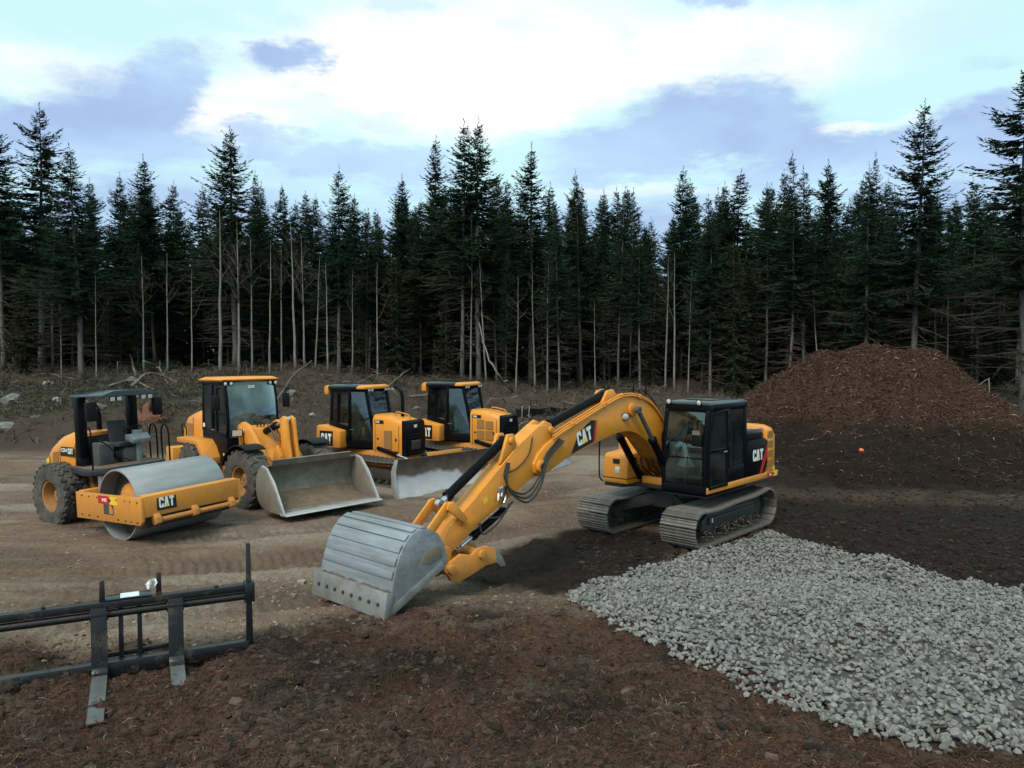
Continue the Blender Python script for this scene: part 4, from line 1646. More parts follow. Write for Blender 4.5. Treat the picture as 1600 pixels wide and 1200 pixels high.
# the wood behind: trees nothing tells apart
GB = 'dark conifers deeper in the wood'
for row, (Y, step, lo, hi) in enumerate(((57, 44, 320, 380), (62, 40, 305, 365), (68, 38, 300, 350), (75, 36, 292, 340))):
    px = -180 + row * 17
    while px < 1800:
        q = px + trng.uniform(-16, 16)
        x, y, z = spot(q, Y + trng.uniform(-2.2, 2.2))
        k = ('g%d' % trng.randrange(4)) if trng.random() < 0.8 else 'e%d' % trng.randrange(4)
        tip = trng.uniform(lo - 12, hi + 22) - (18 if 560 < q < 800 or q > 1180 else 0)
        plant(k, x, y, z, height_at(tip, y) - z, 'dark conifer deeper in the wood behind the front row of trees', GB, trng.uniform(1.15, 1.55), thin=0.8)
        px += step
# foliage added to block sky light between far trunks (a mass nobody could count)
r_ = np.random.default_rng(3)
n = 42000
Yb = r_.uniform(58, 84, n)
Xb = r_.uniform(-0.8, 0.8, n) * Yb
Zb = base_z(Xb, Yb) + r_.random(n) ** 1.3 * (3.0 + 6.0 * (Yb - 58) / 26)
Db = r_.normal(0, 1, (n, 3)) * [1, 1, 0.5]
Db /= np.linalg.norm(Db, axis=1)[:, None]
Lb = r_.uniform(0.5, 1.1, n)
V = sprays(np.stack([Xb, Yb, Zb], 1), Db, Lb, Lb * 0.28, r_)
me = np_mesh('gap_foliage', V, np.arange(n * 4).reshape(-1, 4))
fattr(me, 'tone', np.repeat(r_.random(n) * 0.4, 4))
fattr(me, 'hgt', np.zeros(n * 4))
u_ = link('gap_foliage', me, M['fir'])
tag(u_, 'dark foliage added to close the bright gaps between the trunks', 'gap_foliage', None, 'stuff')
# ------------------------------------------------------------------ crawler tracks
def shoe_mesh(w, pitch, grousers, hgt, name):
    """one track plate: local x along the chain, y across, z outward"""
    b = MB()
    b.box(-pitch * 0.44, pitch * 0.44, -w / 2, w / 2, -0.012, 0.014)
    if grousers == 1:
        b.prism([(pitch * 0.22, 0.014), (pitch * 0.40, 0.014), (pitch * 0.36, hgt), (pitch * 0.28, hgt)], -w / 2, w / 2)
    else:
        for k in range(grousers):
            c = (k - (grousers - 1) / 2) * pitch * 0.36
            b.prism([(c - 0.018, 0.014), (c + 0.018, 0.014), (c + 0.010, hgt), (c - 0.010, hgt)], -w / 2, w / 2)
    me = b.mesh(name)
    me.materials.append(M['track'])
    return me


def track(root, yc, x0, x1, rad, rad2, w, pitch, me, sag=0.05, zb=0.06):
    """track loop between a front idler (x1) and a rear sprocket (x0); returns the chain part"""
    # path through the centre line of the plates
    path = []
    zt0, zt1 = zb + 2 * rad2, zb + 2 * rad
    for i in range(40):
        t = i / 40
        path.append((x0 + (x1 - x0) * t, zb))
    for i in range(16):
        a = -PI / 2 + PI * i / 16
        path.append((x1 + rad * math.cos(a), zb + rad + rad * math.sin(a)))
    for i in range(40):
        t = i / 40
        path.append((x1 + (x0 - x1) * t, zt1 + (zt0 - zt1) * t - sag * math.sin(t * PI) - 0.3 * sag * math.sin(t * 3 * PI)))
    for i in range(16):
        a = PI / 2 + PI * i / 16
        path.append((x0 + rad2 * math.cos(a), zb + rad2 + rad2 * math.sin(a)))
    P = [Vector((a, 0, b)) for a, b in path]
    n = len(P)
    # link chain: closed band, narrower than the plates
    b = MB()
    cw = min(0.22, w * 0.35)
    rings = []
    for i in range(n):
        d = (P[(i + 1) % n] - P[i - 1]).normalized()
        nr = Vector((d.z, 0, -d.x))           # outward for this direction of travel
        rings.append([tuple(P[i] + nr * o_ + Vector((0, yc + s, 0))) for o_, s in ((-0.015, -cw / 2), (-0.015, cw / 2), (-0.085, cw / 2), (-0.085, -cw / 2))])
    vs = [p for r_ in rings for p in r_]
    fs = []
    for i in range(n):
        j = (i + 1) % n
        for k in range(4):
            fs.append((i * 4 + k, i * 4 + (k + 1) % 4, j * 4 + (k + 1) % 4, j * 4 + k))
    b.add(vs, fs)
    chain = b.build('track_chain', M['track_dark'], root)
    seg = [(P[(i + 1) % n] - P[i]).length for i in range(n)]
    tot = sum(seg)
    m = int(round(tot / pitch))
    cum = [0]
    for s in seg:
        cum.append(cum[-1] + s)
    j = 0
    for k in range(m):
        s = (k + 0.5) * tot / m
        while cum[j + 1] < s:
            j += 1
        f = (s - cum[j]) / seg[j]
        p = P[j].lerp(P[(j + 1) % n], f)
        d = (P[(j + 1) % n] - P[j]).normalized()
        nr = Vector((d.z, 0, -d.x))
        o = bpy.data.objects.new('track_shoe', me)
        COL.objects.link(o)
        o.parent = chain
        rot = Matrix(((d.x, 0, nr.x), (0, 1, 0), (d.z, 0, nr.z)))
        o.matrix_local = Matrix.Translation((p.x, yc, p.z)) @ rot.to_4x4()
    return chain


def wheel_disc(name, root, x, y, z, r, w, mat, hub=0.35, n=24, teeth=0):
    b = MB()
    b.lathe([(0.001, -w / 2), (r * hub, -w / 2 - 0.03), (r * hub * 1.1, -w / 2 + 0.02), (r * 0.82, -w / 2 + 0.025), (r * 0.86, -w / 2), (r, -w / 2), (r, w / 2), (r * 0.86, w / 2), (r * 0.82, w / 2 - 0.025), (r * hub * 1.1, w / 2 - 0.02), (r * hub, w / 2 + 0.03), (0.001, w / 2)], (x, y, z), (0, 1, 0), n)
    for k in range(teeth):
        a = 2 * PI * k / teeth
        c = Vector((math.cos(a), 0, math.sin(a)))
        t = Vector((-math.sin(a), 0, math.cos(a)))
        p = Vector((x, y, z))
        b.loft([[tuple(p + c * (r * 0.95) + t * s * 0.05 + Vector((0, q * w * 0.35, 0))) for s, q in ((-1, -1), (1, -1), (1, 1), (-1, 1))],
                [tuple(p + c * (r * 1.12) + t * s * 0.022 + Vector((0, q * w * 0.3, 0))) for s, q in ((-1, -1), (1, -1), (1, 1), (-1, 1))]])
    return b.build(name, mat, root, 0.006)


def ram(root, p0, p1, r, frac, name, rod_first=False, mat='black'):
    """hydraulic cylinder from p0 (barrel eye) to p1 (rod eye)"""
    p0 = Vector(p0); p1 = Vector(p1)
    q = p0.lerp(p1, frac)
    d = (p1 - p0).normalized()
    b = MB()
    b.tube([p0 + d * 0.05, p0 + d * 0.06, q - d * 0.08, q - d * 0.079, q, q + d * 0.001], [r * 0.8, r, r, r * 1.18, r * 1.18, r * 0.7], 16)
    b.lathe([(0.02, -r * 0.7), (r * 0.95, -r * 0.7), (r * 0.95, r * 0.7), (0.02, r * 0.7)], p0, (0, 1, 0), 16)
    o = b.build(name, M[mat], root)
    b = MB()
    b.cyl(q, p1 - d * 0.06, r * 0.58, 14)
    b.lathe([(0.02, -r * 0.6), (r * 0.85, -r * 0.6), (r * 0.85, r * 0.6), (0.02, r * 0.6)], p1, (0, 1, 0), 16)
    b.build('rod', M['rod_dark' if name == 'boom_cylinder' else 'chrome'], o)
    return o


def pin(b, x, z, r, y0, y1, n=18):
    b.cyl((x, y0, z), (x, y1, z), r, n)


# ------------------------------------------------------------------ excavator
EXC = empty('excavator', (3.60, 16.42, 0.02), (0, 0, R(227.5)))
tag(EXC, 'yellow tracked excavator with black cab and its boom reaching left to a wide bucket', 'excavator')
E_ = EXC
shoe = shoe_mesh(0.76, 0.172, 3, 0.036, 'track_shoe')
for s in (1, -1):
    yc = s * 1.0
    ch = track(E_, yc, -1.42, 1.44, 0.33, 0.37, 0.76, 0.172, shoe, 0.05)
    tf = MB()
    tf.prism([(-1.15, 0.30), (-1.0, 0.24), (1.05, 0.24), (1.15, 0.32), (1.12, 0.50), (0.9, 0.60), (-0.9, 0.60), (-1.15, 0.52)], yc - 0.17, yc + 0.17)
    fr = tf.build('track_frame', M['track_dark'], E_, 0.02)
    MB().prism([(-1.0, 0.40), (0.95, 0.40), (0.95, 0.53), (-1.0, 0.53)], yc + s * 0.17, yc + s * 0.215).build('guard_plate', M['dark_frame'], fr, 0.01)
    if s > 0:
        MB().box(0.80, 0.84, yc + 0.215, yc + 0.22, 0.425, 0.505).build('reflector', M['white'], fr)
    for k in range(7):
        wheel_disc('track_roller', E_, -0.95 + k * 0.317, yc, 0.21, 0.12, 0.3, M['track_dark'], 0.5, 16)
    wheel_disc('sprocket', E_, -1.42, yc, 0.44, 0.31, 0.12, M['track_dark'], 0.55, 24, 15)
    wheel_disc('idler', E_, 1.44, yc, 0.39, 0.25, 0.14, M['track_dark'], 0.45, 24)
    # caked soil along the frame
    b = MB()
    r = random.Random(40 + s)
    for k in range(120):
        x = r.uniform(-1.2, 1.2); q = r.uniform(0.010, 0.032)
        zc = r.choice((0.16, 0.20, 0.27, 0.31)) + r.uniform(-.02, .02)
        yy = yc + s * r.uniform(0.16, 0.30)
        b.loft([[(x + q * math.cos(a) * 1.6 * f_, yy + q * math.sin(a) * f_, zc + h_ * q) for a in (0, 1.05, 2.1, 3.14, 4.2, 5.24)] for f_, h_ in ((0.5, -0.6), (1, 0), (0.4, 0.7))])
    b.build('caked_mud', M['mud'], fr)['kind'] = 'stuff'
b = MB()
for s in (1, -1):
    for q in (1, -1):
        b.loft([[(q * 0.15, s * 0.2, 0.58), (q * 0.62, s * 0.2, 0.58), (q * 0.62, s * 0.2, 0.86), (q * 0.15, s * 0.2, 0.86)],
                [(q * 0.55, s * 0.86, 0.38), (q * 0.98, s * 0.86, 0.38), (q * 0.98, s * 0.86, 0.60), (q * 0.55, s * 0.86, 0.60)]])
b.box(-0.62, 0.62, -0.45, 0.45, 0.52, 0.86)
b.build('car_body', M['track_dark'], E_, 0.02)
MB().lathe([(0.1, 0.84), (0.62, 0.84), (0.62, 0.97), (0.1, 0.97)], (0, 0, 0), (0, 0, 1), 32).build('slew_ring', M['dark_frame'], E_)
# upper frame
b = MB()
b.prism([(1.22, 0.34), (1.22, 1.30), (-1.55, 1.30), (-2.0, 1.05), (-2.18, 0.5), (-2.18, -0.5), (-2.0, -1.05), (-1.55, -1.30), (1.28, -1.05), (1.28, -0.62), (0.95, -0.45), (0.95, 0.34)], 0.965, 1.045, 'z')
b.build('upper_frame', M['dark_frame'], E_, 0.01)
# yellow sill under the cab side
MB().prism([(1.26, 1.045), (1.26, 1.175), (-1.15, 1.175), (-2.0, 1.16), (-2.0, 1.045)], 1.235, 1.325).build('side_sill', M['yellow_clean'], E_, 0.015)
# counterweight: rounded rear
def plan(x0, x1, w, rr):
    return [(x0, w)] + [(x1 + rr - rr * math.sin(R(a)) , w - rr + rr * math.cos(R(a))) for a in (0, 20, 40, 60, 75, 90)] + [(x1, 0)] + \
        [(x1 + rr - rr * math.sin(R(a)), -(w - rr + rr * math.cos(R(a)))) for a in (90, 75, 60, 40, 20, 0)] + [(x0, -w)]
b = MB()
rings = []
for z, w, xr, rr in ((1.05, 1.28, -2.12, 0.5), (1.16, 1.32, -2.20, 0.5), (1.95, 1.32, -2.20, 0.5), (2.10, 1.27, -2.13, 0.48), (2.16, 1.15, -2.02, 0.42)):
    rings.append([(x, y, z) for x, y in plan(-1.42, xr, w, rr)])
b.loft(rings)
cw = b.build('counterweight', M['yellow_clean'], E_, 0.02)
# vent squares on the rear side
for k in range(4):
    z0 = 1.28 + k * 0.21
    MB().box(-1.70, -1.46, 1.319, 1.3235, z0, z0 + 0.15).build('vent_panel', M['yellow_vent'], cw)
# engine house
b = MB()
b.prism([(-0.48, 1.05), (-0.48, 2.12), (-1.415, 2.16), (-1.415, 1.05)], -1.28, 1.24)
b.build('engine_house', M['yellow_clean'], E_, 0.03)
b = MB()
b.prism([(-0.48, 1.05), (0.45, 1.05), (0.45, 1.88), (0.25, 2.02), (-0.48, 2.10)], -1.28, -0.36)
b.build('right_body', M['yellow_clean'], E_, 0.03)
b = MB()   # toolbox at the right front corner
b.prism([(0.55, 1.05), (1.36, 1.05), (1.38, 1.12), (1.34, 1.60), (1.26, 1.66), (0.62, 1.70), (0.55, 1.66)], -1.02, -0.42)
tb = b.build('toolbox', M['yellow_clean'], E_, 0.025)
MB().prism([(0.55, 1.155), (1.382, 1.155), (1.382, 1.175), (0.55, 1.175)], -1.025, -0.415).build('lid_seam', M['dark_frame'], tb)
MB().box(1.335, 1.362, -0.78, -0.62, 1.46, 1.56).build('handle_recess', M['decal_black'], tb)
MB().box(1.34, 1.375, -0.72, -0.61, 1.26, 1.40).build('headlight', M['lens'], tb, 0.01)
# guard rail round the toolbox
MB().tube(spline([(1.36, -1.04, 1.06), (1.42, -1.08, 1.2), (1.42, -1.08, 1.85), (1.36, -1.06, 2.05), (1.15, -1.04, 2.12), (0.7, -1.04, 2.05)], 5), 0.016, 8).build('hand_rail', M['black'], E_)
# black side panel behind the cab
b = MB()
b.prism([(-0.47, 1.175), (-1.30, 1.175), (-1.44, 1.36), (-1.44, 1.86), (-1.30, 1.93), (-0.47, 1.93)], 1.24, 1.318)
bp = b.build('side_door', M['black'], E_, 0.01)
b = MB()
b.prism([(-0.47, 1.935), (-1.30, 1.935), (-1.20, 2.13), (-0.47, 2.16)], 1.10, 1.300)
b.build('upper_panel', M['roof_grey'], E_, 0.02)
flat('red_stripe', [[(0.0, 0.0), (0.10, 0.0), (0.36, 0.36), (0.36, 0.62)]], (-1.06, 1.3185, 1.18), (-1, 0, 0), (0, 0, 1), M['red'], bp)
cat_logo(E_, (-0.66, 1.3185, 1.42), (-1, 0, 0), (0, 0, 1), 0.62, 0.36, False)
wc_sticker(E_, (-1.42, 1.326, 1.055), (-1, 0, 0), (0, 0, 1), 0.5, 0.10)
flat('warning_label', [rect(0.10, 0.09)], (-1.70, 1.3235, 1.19), (-1, 0, 0), (0, 0, 1), M['decal_yellow'], cw)
# hand rails on top and exhaust
b = MB()
b.tube(spline([(-0.6, -0.9, 2.08), (-0.6, -0.9, 2.42), (-0.3, -0.9, 2.46), (0.3, -0.9, 2.40), (0.36, -0.9, 1.95)], 5), 0.016, 8)
b.build('top_rail', M['yellow'], E_)
MB().tube([(-1.0, -0.6, 2.13), (-1.0, -0.6, 2.38), (-1.12, -0.6, 2.48)], 0.05, 12).build('exhaust_pipe', M['black'], E_)

# ---- cab
CX0, CX1, CY0, CY1, CZ0, CZ1 = -0.45, 1.26, 0.33, 1.315, 1.05, 2.74
front = [(1.26, 1.05), (1.30, 1.35), (1.285, 2.0), (1.17, 2.62), (1.05, 2.74)]
cab = MB()
def fx_at(z):
    for (xa, za), (xb, zb) in zip(front, front[1:]):
        if za <= z <= zb:
            return xa + (xb - xa) * (z - za) / (zb - za)
    return front[-1][0]
for y in (CY0 + 0.045, CY1 - 0.045):       # front posts
    cab.tube([(x - 0.045, y, z) for x, z in front], 0.055, 8)
    cab.bar((CX0 + 0.06, y, CZ0), (CX0 + 0.06, y, CZ1), 0.12, 0.09, (0, 1, 0))
    cab.bar((CX0, y, CZ1 - 0.05), (1.08, y, CZ1 - 0.05), 0.09, 0.12)
    cab.bar((CX0, y, CZ0 + 0.07), (1.24, y, CZ0 + 0.07), 0.09, 0.14)
cab.bar((0.36, CY1 - 0.045, CZ0), (0.36, CY1 - 0.045, CZ1), 0.12, 0.09, (0, 1, 0))
cab.bar((0.36, CY0 + 0.045, CZ0), (0.36, CY0 + 0.045, CZ1), 0.10, 0.09, (0, 1, 0))
cab.bar((1.23, CY0, CZ0 + 0.07), (1.23, CY1, CZ0 + 0.07), 0.10, 0.16)
cab.bar((1.07, CY0, CZ1 - 0.06), (1.07, CY1, CZ1 - 0.06), 0.16, 0.14)
cab.box(CX0, CX0 + 0.05, CY0, CY1, CZ0, 1.75)
cab.box(CX0, 1.24, CY0, CY1, CZ0 - 0.06, CZ0 + 0.02)
cab.bar((CX0, CY1 - 0.04, 1.28), (0.36, CY1 - 0.04, 1.28), 0.07, 0.42)
cab.box(CX0, 0.36, CY0 + 0.01, CY0 + 0.06, CZ0, 1.5)
cab_o = cab.build('cab', M['black'], E_, 0.018)
# door
b = MB()
yd = CY1 + 0.004
door = MB()
outer = [(0.42, 1.12), (1.19, 1.12), (1.232, 1.35), (1.218, 2.0), (1.105, 2.61), (0.42, 2.66)]
def frame(mb, poly, w, y0, y1):
    c = (sum(p[0] for p in poly) / len(poly), sum(p[1] for p in poly) / len(poly))
    inn = []
    n = len(poly)
    for i in range(n):
        p0, p1, p2 = Vector(poly[i - 1]), Vector(poly[i]), Vector(poly[(i + 1) % n])
        d1 = (p1 - p0).normalized(); d2 = (p2 - p1).normalized()
        n1 = Vector((-d1.y, d1.x)); n2 = Vector((-d2.y, d2.x))
        m_ = (n1 + n2).normalized()
        k = w / max(0.35, m_.dot(n1))
        if (Vector(c) - p1).dot(m_) < 0: m_ = -m_
        inn.append(tuple(p1 + m_ * k))
    vs = [(x, y0, z) for x, z in poly] + [(x, y0, z) for x, z in inn] + [(x, y1, z) for x, z in poly] + [(x, y1, z) for x, z in inn]
    fs = []
    for i in range(n):
        j = (i + 1) % n
        fs += [(i, j, n + j, n + i), (2 * n + i, 3 * n + i, 3 * n + j, 2 * n + j), (i, 2 * n + i, 2 * n + j, j), (n + i, n + j, 3 * n + j, 3 * n + i)]
    mb.add(vs, fs)
    return inn
inn = frame(door, outer, 0.055, yd - 0.02, yd + 0.022)
door.bar((0.46, yd, 1.86), (1.19, yd, 1.86), 0.035, 0.06)
do = door.build('cab_door', M['black'], E_, 0.008)
MB().box(0.50, 0.62, yd + 0.02, yd + 0.05, 1.80, 1.83).build('handle', M['chrome'], do, 0.008)
MB().prism([p for p in inn], yd - 0.006, yd + 0.002).build('door_glass', M['glass_dark'], do)
MB().prism([(-0.33, 1.50), (0.30, 1.50), (0.30, 2.62), (-0.33, 2.62)], CY1 - 0.03, CY1 - 0.022).build('quarter_glass', M['glass_dark'], E_)
MB().prism([(-0.33, 1.50), (0.30, 1.50), (0.30, 2.62), (-0.33, 2.62)], CY0 + 0.03, CY0 + 0.038).build('right_glass', M['glass'], E_)
MB().prism([(0.42, 1.13), (1.19, 1.13), (1.21, 2.0), (1.08, 2.60), (0.42, 2.62)], CY0 + 0.03, CY0 + 0.038).build('right_glass', M['glass'], E_)
MB().box(CX0 + 0.02, CX0 + 0.028, CY0 + 0.09, CY1 - 0.09, 1.75, 2.62).build('rear_glass', M['glass_dark'], E_)
for nm, za, zb in (('upper_windscreen', 1.74, 2.63), ('lower_windscreen', 1.21, 1.70)):
    b = MB()
    zs = [za + (zb - za) * k / 6 for k in range(7)]
    b.prism([(fx_at(z) - 0.03, z) for z in zs] + [(fx_at(z) - 0.036, z) for z in reversed(zs)], CY0 + 0.09, CY1 - 0.09)
    b.build(nm, M['glass'], E_)
MB().bar((fx_at(1.72) - 0.03, CY0 + 0.09, 1.72), (fx_at(1.72) - 0.03, CY1 - 0.09, 1.72), 0.02, 0.025).build('screen_seal', M['black_matte'], E_)
b = MB()    # roof
b.loft([[(x, y, z) for x, y in ((CX0 - 0.02, CY0 - 0.01), (1.16, CY0 - 0.01), (1.16, CY1 + 0.01), (CX0 - 0.02, CY1 + 0.01))] for z in (2.74, 2.77)] +
       [[(x, y, 2.815) for x, y in ((CX0 + 0.06, CY0 + 0.07), (1.06, CY0 + 0.07), (1.06, CY1 - 0.07), (CX0 + 0.06, CY1 - 0.07))]])
b.build('cab_roof', M['roof_grey'], E_, 0.02)
MB().box(-0.1, 0.7, CY0 + 0.2, CY1 - 0.2, 2.80, 2.84).build('roof_hatch', M['roof_grey'], E_, 0.015)
for y in (CY0 + 0.10, CY1 - 0.22):
    lamp(E_, (1.19, y, 2.80), (1, 0, -0.1), 0.055)
# mirror on the left front post
MB().tube([(1.26, CY1 - 0.10, 2.45), (1.40, CY1 - 0.12, 2.47), (1.42, CY1 - 0.12, 2.25)], 0.012, 6).build('mirror_arm', M['black'], E_)
mi = MB().box(1.40, 1.435, CY1 - 0.23, CY1 - 0.03, 1.98, 2.30).build('mirror', M['black_matte'], E_, 0.02)
MB().box(1.436, 1.44, CY1 - 0.21, CY1 - 0.05, 2.20, 2.285).build('mirror_glass', M['chrome'], mi)
MB().tube(spline([(1.30, CY0 + 0.08, 1.95), (1.36, CY0 + 0.07, 1.96), (1.36, CY0 + 0.07, 2.2), (1.27, CY0 + 0.08, 2.22)], 4), 0.011, 6).build('grab_handle', M['black'], E_)
MB().tube(spline([(1.315, CY0 + 0.35, 1.80), (1.30, CY0 + 0.55, 2.05), (1.25, CY0 + 0.6, 2.4)], 4), 0.008, 6).build('wiper', M['black'], E_)
# inside
b = MB()
b.prism([(0.05, 1.42), (0.62, 1.46), (0.66, 1.58), (0.10, 1.56)], 0.58, 1.06)
b.prism([(-0.02, 1.52), (0.12, 1.52), (-0.05, 2.30), (-0.17, 2.28)], 0.60, 1.04)
b.prism([(-0.14, 2.30), (-0.04, 2.31), (-0.09, 2.52), (-0.18, 2.50)], 0.70, 0.94)
b.build('seat', M['seat'], E_, 0.04)
b = MB()
for y in (0.46, 1.10):
    b.box(0.10, 0.68, y, y + 0.10, 1.05, 1.66)
b.builds('armrest_console', M['interior'], E_, 0.03)
b = MB()
for y in (0.51, 1.15):
    b.tube([(0.62, y, 1.66), (0.65, y, 1.86)], [0.02, 0.03], 8)
for y in (0.74, 0.92):
    b.tube([(0.95, y, 1.07), (1.0, y, 1.55), (0.96, y, 1.72)], 0.014, 6)
b.builds('control_lever', M['black_matte'], E_)
MB().box(0.98, 1.08, 0.40, 0.62, 1.75, 1.98).build('monitor', M['interior_pale'], E_, 0.02)
# crumpled pale wrap lying by the seat
b = MB()
r = random.Random(3)
b.loft([[(0.70 + 0.02 * k + r.uniform(-.03, .03) + 0.16 * (1 - k / 4) * math.cos(a), 0.56 + 0.17 * (1 - k / 5) * math.sin(a) + r.uniform(-.03, .03), 1.48 + 0.11 * k + r.uniform(-.02, .02)) for a in [2 * PI * i / 9 for i in range(9)]] for k in range(5)])
b.build('plastic_wrap', M['cloth'], E_)

# ---- boom, stick, bucket: side profiles (reach, height)
boom = MB()
bp_ = [(0.28, 1.50), (0.40, 1.86), (0.98, 2.44), (1.36, 2.70), (1.62, 2.82), (1.88, 2.90), (2.16, 2.94), (2.46, 2.94), (2.72, 2.90), (3.05, 2.81), (3.65, 2.62), (4.18, 2.45), (4.70, 2.22), (4.90, 2.08), (5.01, 1.93), (4.98, 1.78), (4.84, 1.71), (4.62, 1.76), (4.17, 1.93), (3.77, 2.03), (3.14, 2.16), (2.75, 2.24), (2.45, 2.27), (2.20, 2.26), (1.98, 2.21), (1.66, 2.05), (1.24, 1.68), (0.75, 1.34), (0.45, 1.30)]
boom.prism(bp_, -0.24, 0.20)
bo = boom.build('boom', M['yellow'], E_, 0.018)
b = MB()
for y in ((-0.30, -0.24), (0.20, 0.26)):
    pin(b, 4.86, 1.88, 0.11, *y)
    pin(b, 2.17, 2.68, 0.13, *y)
b.builds('boss', M['yellow'], bo, 0.008)
b = MB()
for y in (-0.33, 0.26):
    pin(b, 4.86, 1.88, 0.055, y, y + 0.03)
b.builds('pin', M['dark_frame'], bo)
# cylinder bracket on the boom back
b = MB()
for y in (-0.16, 0.06):
    b.prism([(2.45, 2.90), (2.64, 3.08), (2.82, 3.06), (3.04, 2.79)], y, y + 0.06)
b.builds('bracket', M['yellow'], bo, 0.01)
ram(E_, (2.74, -0.02, 3.00), (4.60, -0.02, 2.46), 0.08, 0.88, 'stick_cylinder')
for s, y in ((1, 0.36), (-1, -0.40)):
    ram(E_, (0.92, y, 1.18), (2.17, y, 2.68), 0.075, 0.60, 'boom_cylinder')
cat_logo(E_, (4.02, 0.2005, 2.00), (-0.93, 0, 0.25), (0.25, 0, 0.93), 0.84, 0.40, (0.22, 0.06, 0.135, 0.25, 0.012), [(0.0, 0.0), (0.66, -0.01), (0.80, 0.35), (0.70, 0.39), (0.30, 0.30)], [(0.66, -0.01), (0.72, -0.01), (0.86, 0.34), (0.80, 0.35)])
lamp(E_, (2.44, 0.255, 2.56), (0.75, 0.6, -0.25), 0.075, 'black_matte', 'boom_light')
# pipes along the boom
b = MB()
for k, y in enumerate((0.215, 0.228, 0.1)):
    up = (0.055, 0.015, 0.04)[k]
    pts = [(1.0, y, 2.34 + up), (1.40, y, 2.69 + up), (1.90, y, 2.89 + up), (2.46, y, 2.93 + up), (3.05, y, 2.79 + up), (3.65, y, 2.60 + up), (4.3, y, 2.39 + up), (4.55, y, 2.3 + up)]
    b.tube(spline(pts, 4), 0.016, 7)
b.builds('oil_pipe', M['yellow'], bo)
b = MB()
for x, z in ((1.9, 2.90), (3.05, 2.80), (4.0, 2.50), (2.5, 2.94)):
    b.bar((x, 0.19, z + 0.02), (x, 0.245, z + 0.02), 0.07, 0.09)
b.builds('pipe_clamp', M['yellow'], bo, 0.006)
b = MB()
for k in range(3):
    o_ = 0.05 * k
    b.tube(spline([(1.05 + o_, 0.12 - 0.1 * k, 2.42), (1.2 + o_, 0.12 - 0.1 * k, 2.75), (1.55 + o_, 0.1 - 0.1 * k, 3.0), (1.9, 0.1 - 0.1 * k, 3.05), (2.4, 0.08 - .06 * k, 3.08)], 5), 0.018, 7)
b.builds('hose', M['hose'], bo)
b = MB()
for k in range(5):
    y = -0.30 + 0.13 * k
    b.tube(spline([(0.55, y, 1.15), (0.85, y + 0.03, 1.22), (1.15, y, 1.38 + 0.03 * k), (1.22, y - 0.02, 1.62)], 5), 0.02, 7)
b.builds('hose', M['hose'], E_)
MB().box(0.55, 0.95, -0.34, 0.25, 1.05, 1.20).build('swivel_manifold', M['yellow'], E_, 0.02)
MB().tube(spline([(1.55, 0.12, 2.88), (1.55, 0.12, 3.12), (1.75, 0.12, 3.2), (1.95, 0.12, 3.18), (1.97, 0.12, 2.98)], 5), 0.012, 6).build('boom_rail', M['black'], bo)
st = MB()
sp2 = [(4.50, 2.36), (4.58, 2.54), (4.80, 2.56), (5.33, 2.27), (5.72, 1.99), (6.4, 1.49), (6.88, 1.18), (7.02, 0.98), (7.04, 0.80), (6.95, 0.72), (6.82, 0.80), (6.2, 1.15), (5.61, 1.42), (5.09, 1.66), (4.95, 1.72), (4.76, 1.72), (4.62, 1.90)]
st.prism(sp2, -0.15, 0.15)
so = st.build('stick', M['yellow'], E_, 0.015)
b = MB()
for y in (-0.15, 0.08):
    b.prism([(4.40, 2.36), (4.46, 2.56), (4.62, 2.62), (4.86, 2.50), (4.7, 2.3)], y - 0.03, y + 0.04)
    b.prism([(5.35, 2.28), (5.42, 2.46), (5.56, 2.46), (5.75, 2.0)], y - 0.01, y + 0.05)
b.builds('bracket', M['yellow'], so, 0.01)
b = MB()
for (x, z, r_) in ((4.52, 2.46, 0.06), (4.86, 1.88, 0.12), (6.95, 0.82, 0.10), (6.62, 1.25, 0.07), (5.50, 2.36, 0.055)):
    pin(b, x, z, r_, 0.12, 0.185)
    pin(b, x, z, r_, -0.185, -0.12)
b.builds('boss', M['yellow'], so, 0.006)
bc = ram(E_, (5.50, -0.02, 2.36), (6.90, -0.02, 1.52), 0.075, 0.90, 'bucket_cylinder')
# hoses looping off the stick
b = MB()
for k in range(3):
    y = 0.20 + 0.025 * k
    b.tube(spline([(4.35 - 0.03 * k, y, 2.30 - 0.02 * k), (4.75, y + 0.04, 2.05 - 0.03 * k), (4.98, y + 0.08, 1.72 - 0.06 * k), (5.28, y + 0.07, 1.50 - 0.07 * k), (5.58, y + 0.02, 1.58 - 0.04 * k), (5.70, y - 0.02, 1.80 - 0.04 * k), (5.62, y - 0.04, 2.02)], 6), 0.017, 7)
b.tube(spline([(5.0, 0.16, 2.38), (5.1, 0.165, 2.1), (5.35, 0.165, 1.92), (5.62, 0.16, 1.85)], 5), 0.009, 6)
b.tube(spline([(5.6, 0.19, 1.35), (5.9, 0.22, 1.10), (6.2, 0.2, 0.98), (6.25, 0.17, 1.15)], 5), 0.015, 6)
b.tube(spline([(5.5, 0.17, 1.38), (5.8, 0.2, 1.2), (6.05, 0.18, 1.2)], 5), 0.015, 6)
b.builds('hose', M['hose'], so)
b = MB()
for x, z, a in ((5.72, 1.66, 0.9), (5.80, 1.60, 0.9), (5.62, 1.55, 0.3)):
    b.cyl((x, 0.155, z), (x + 0.12 * math.cos(a), 0.20, z - 0.16), 0.022, 10)
b.box(5.66, 5.84, 0.15, 0.20, 1.56, 1.66)
b.builds('valve_block', M['chrome'], so, 0.006)
flat('warning_label', [rect(0.10, 0.08)], (6.12, 0.1505, 1.42), (-0.83, 0, 0.55), (0.55, 0, 0.83), M['decal_yellow'], so)
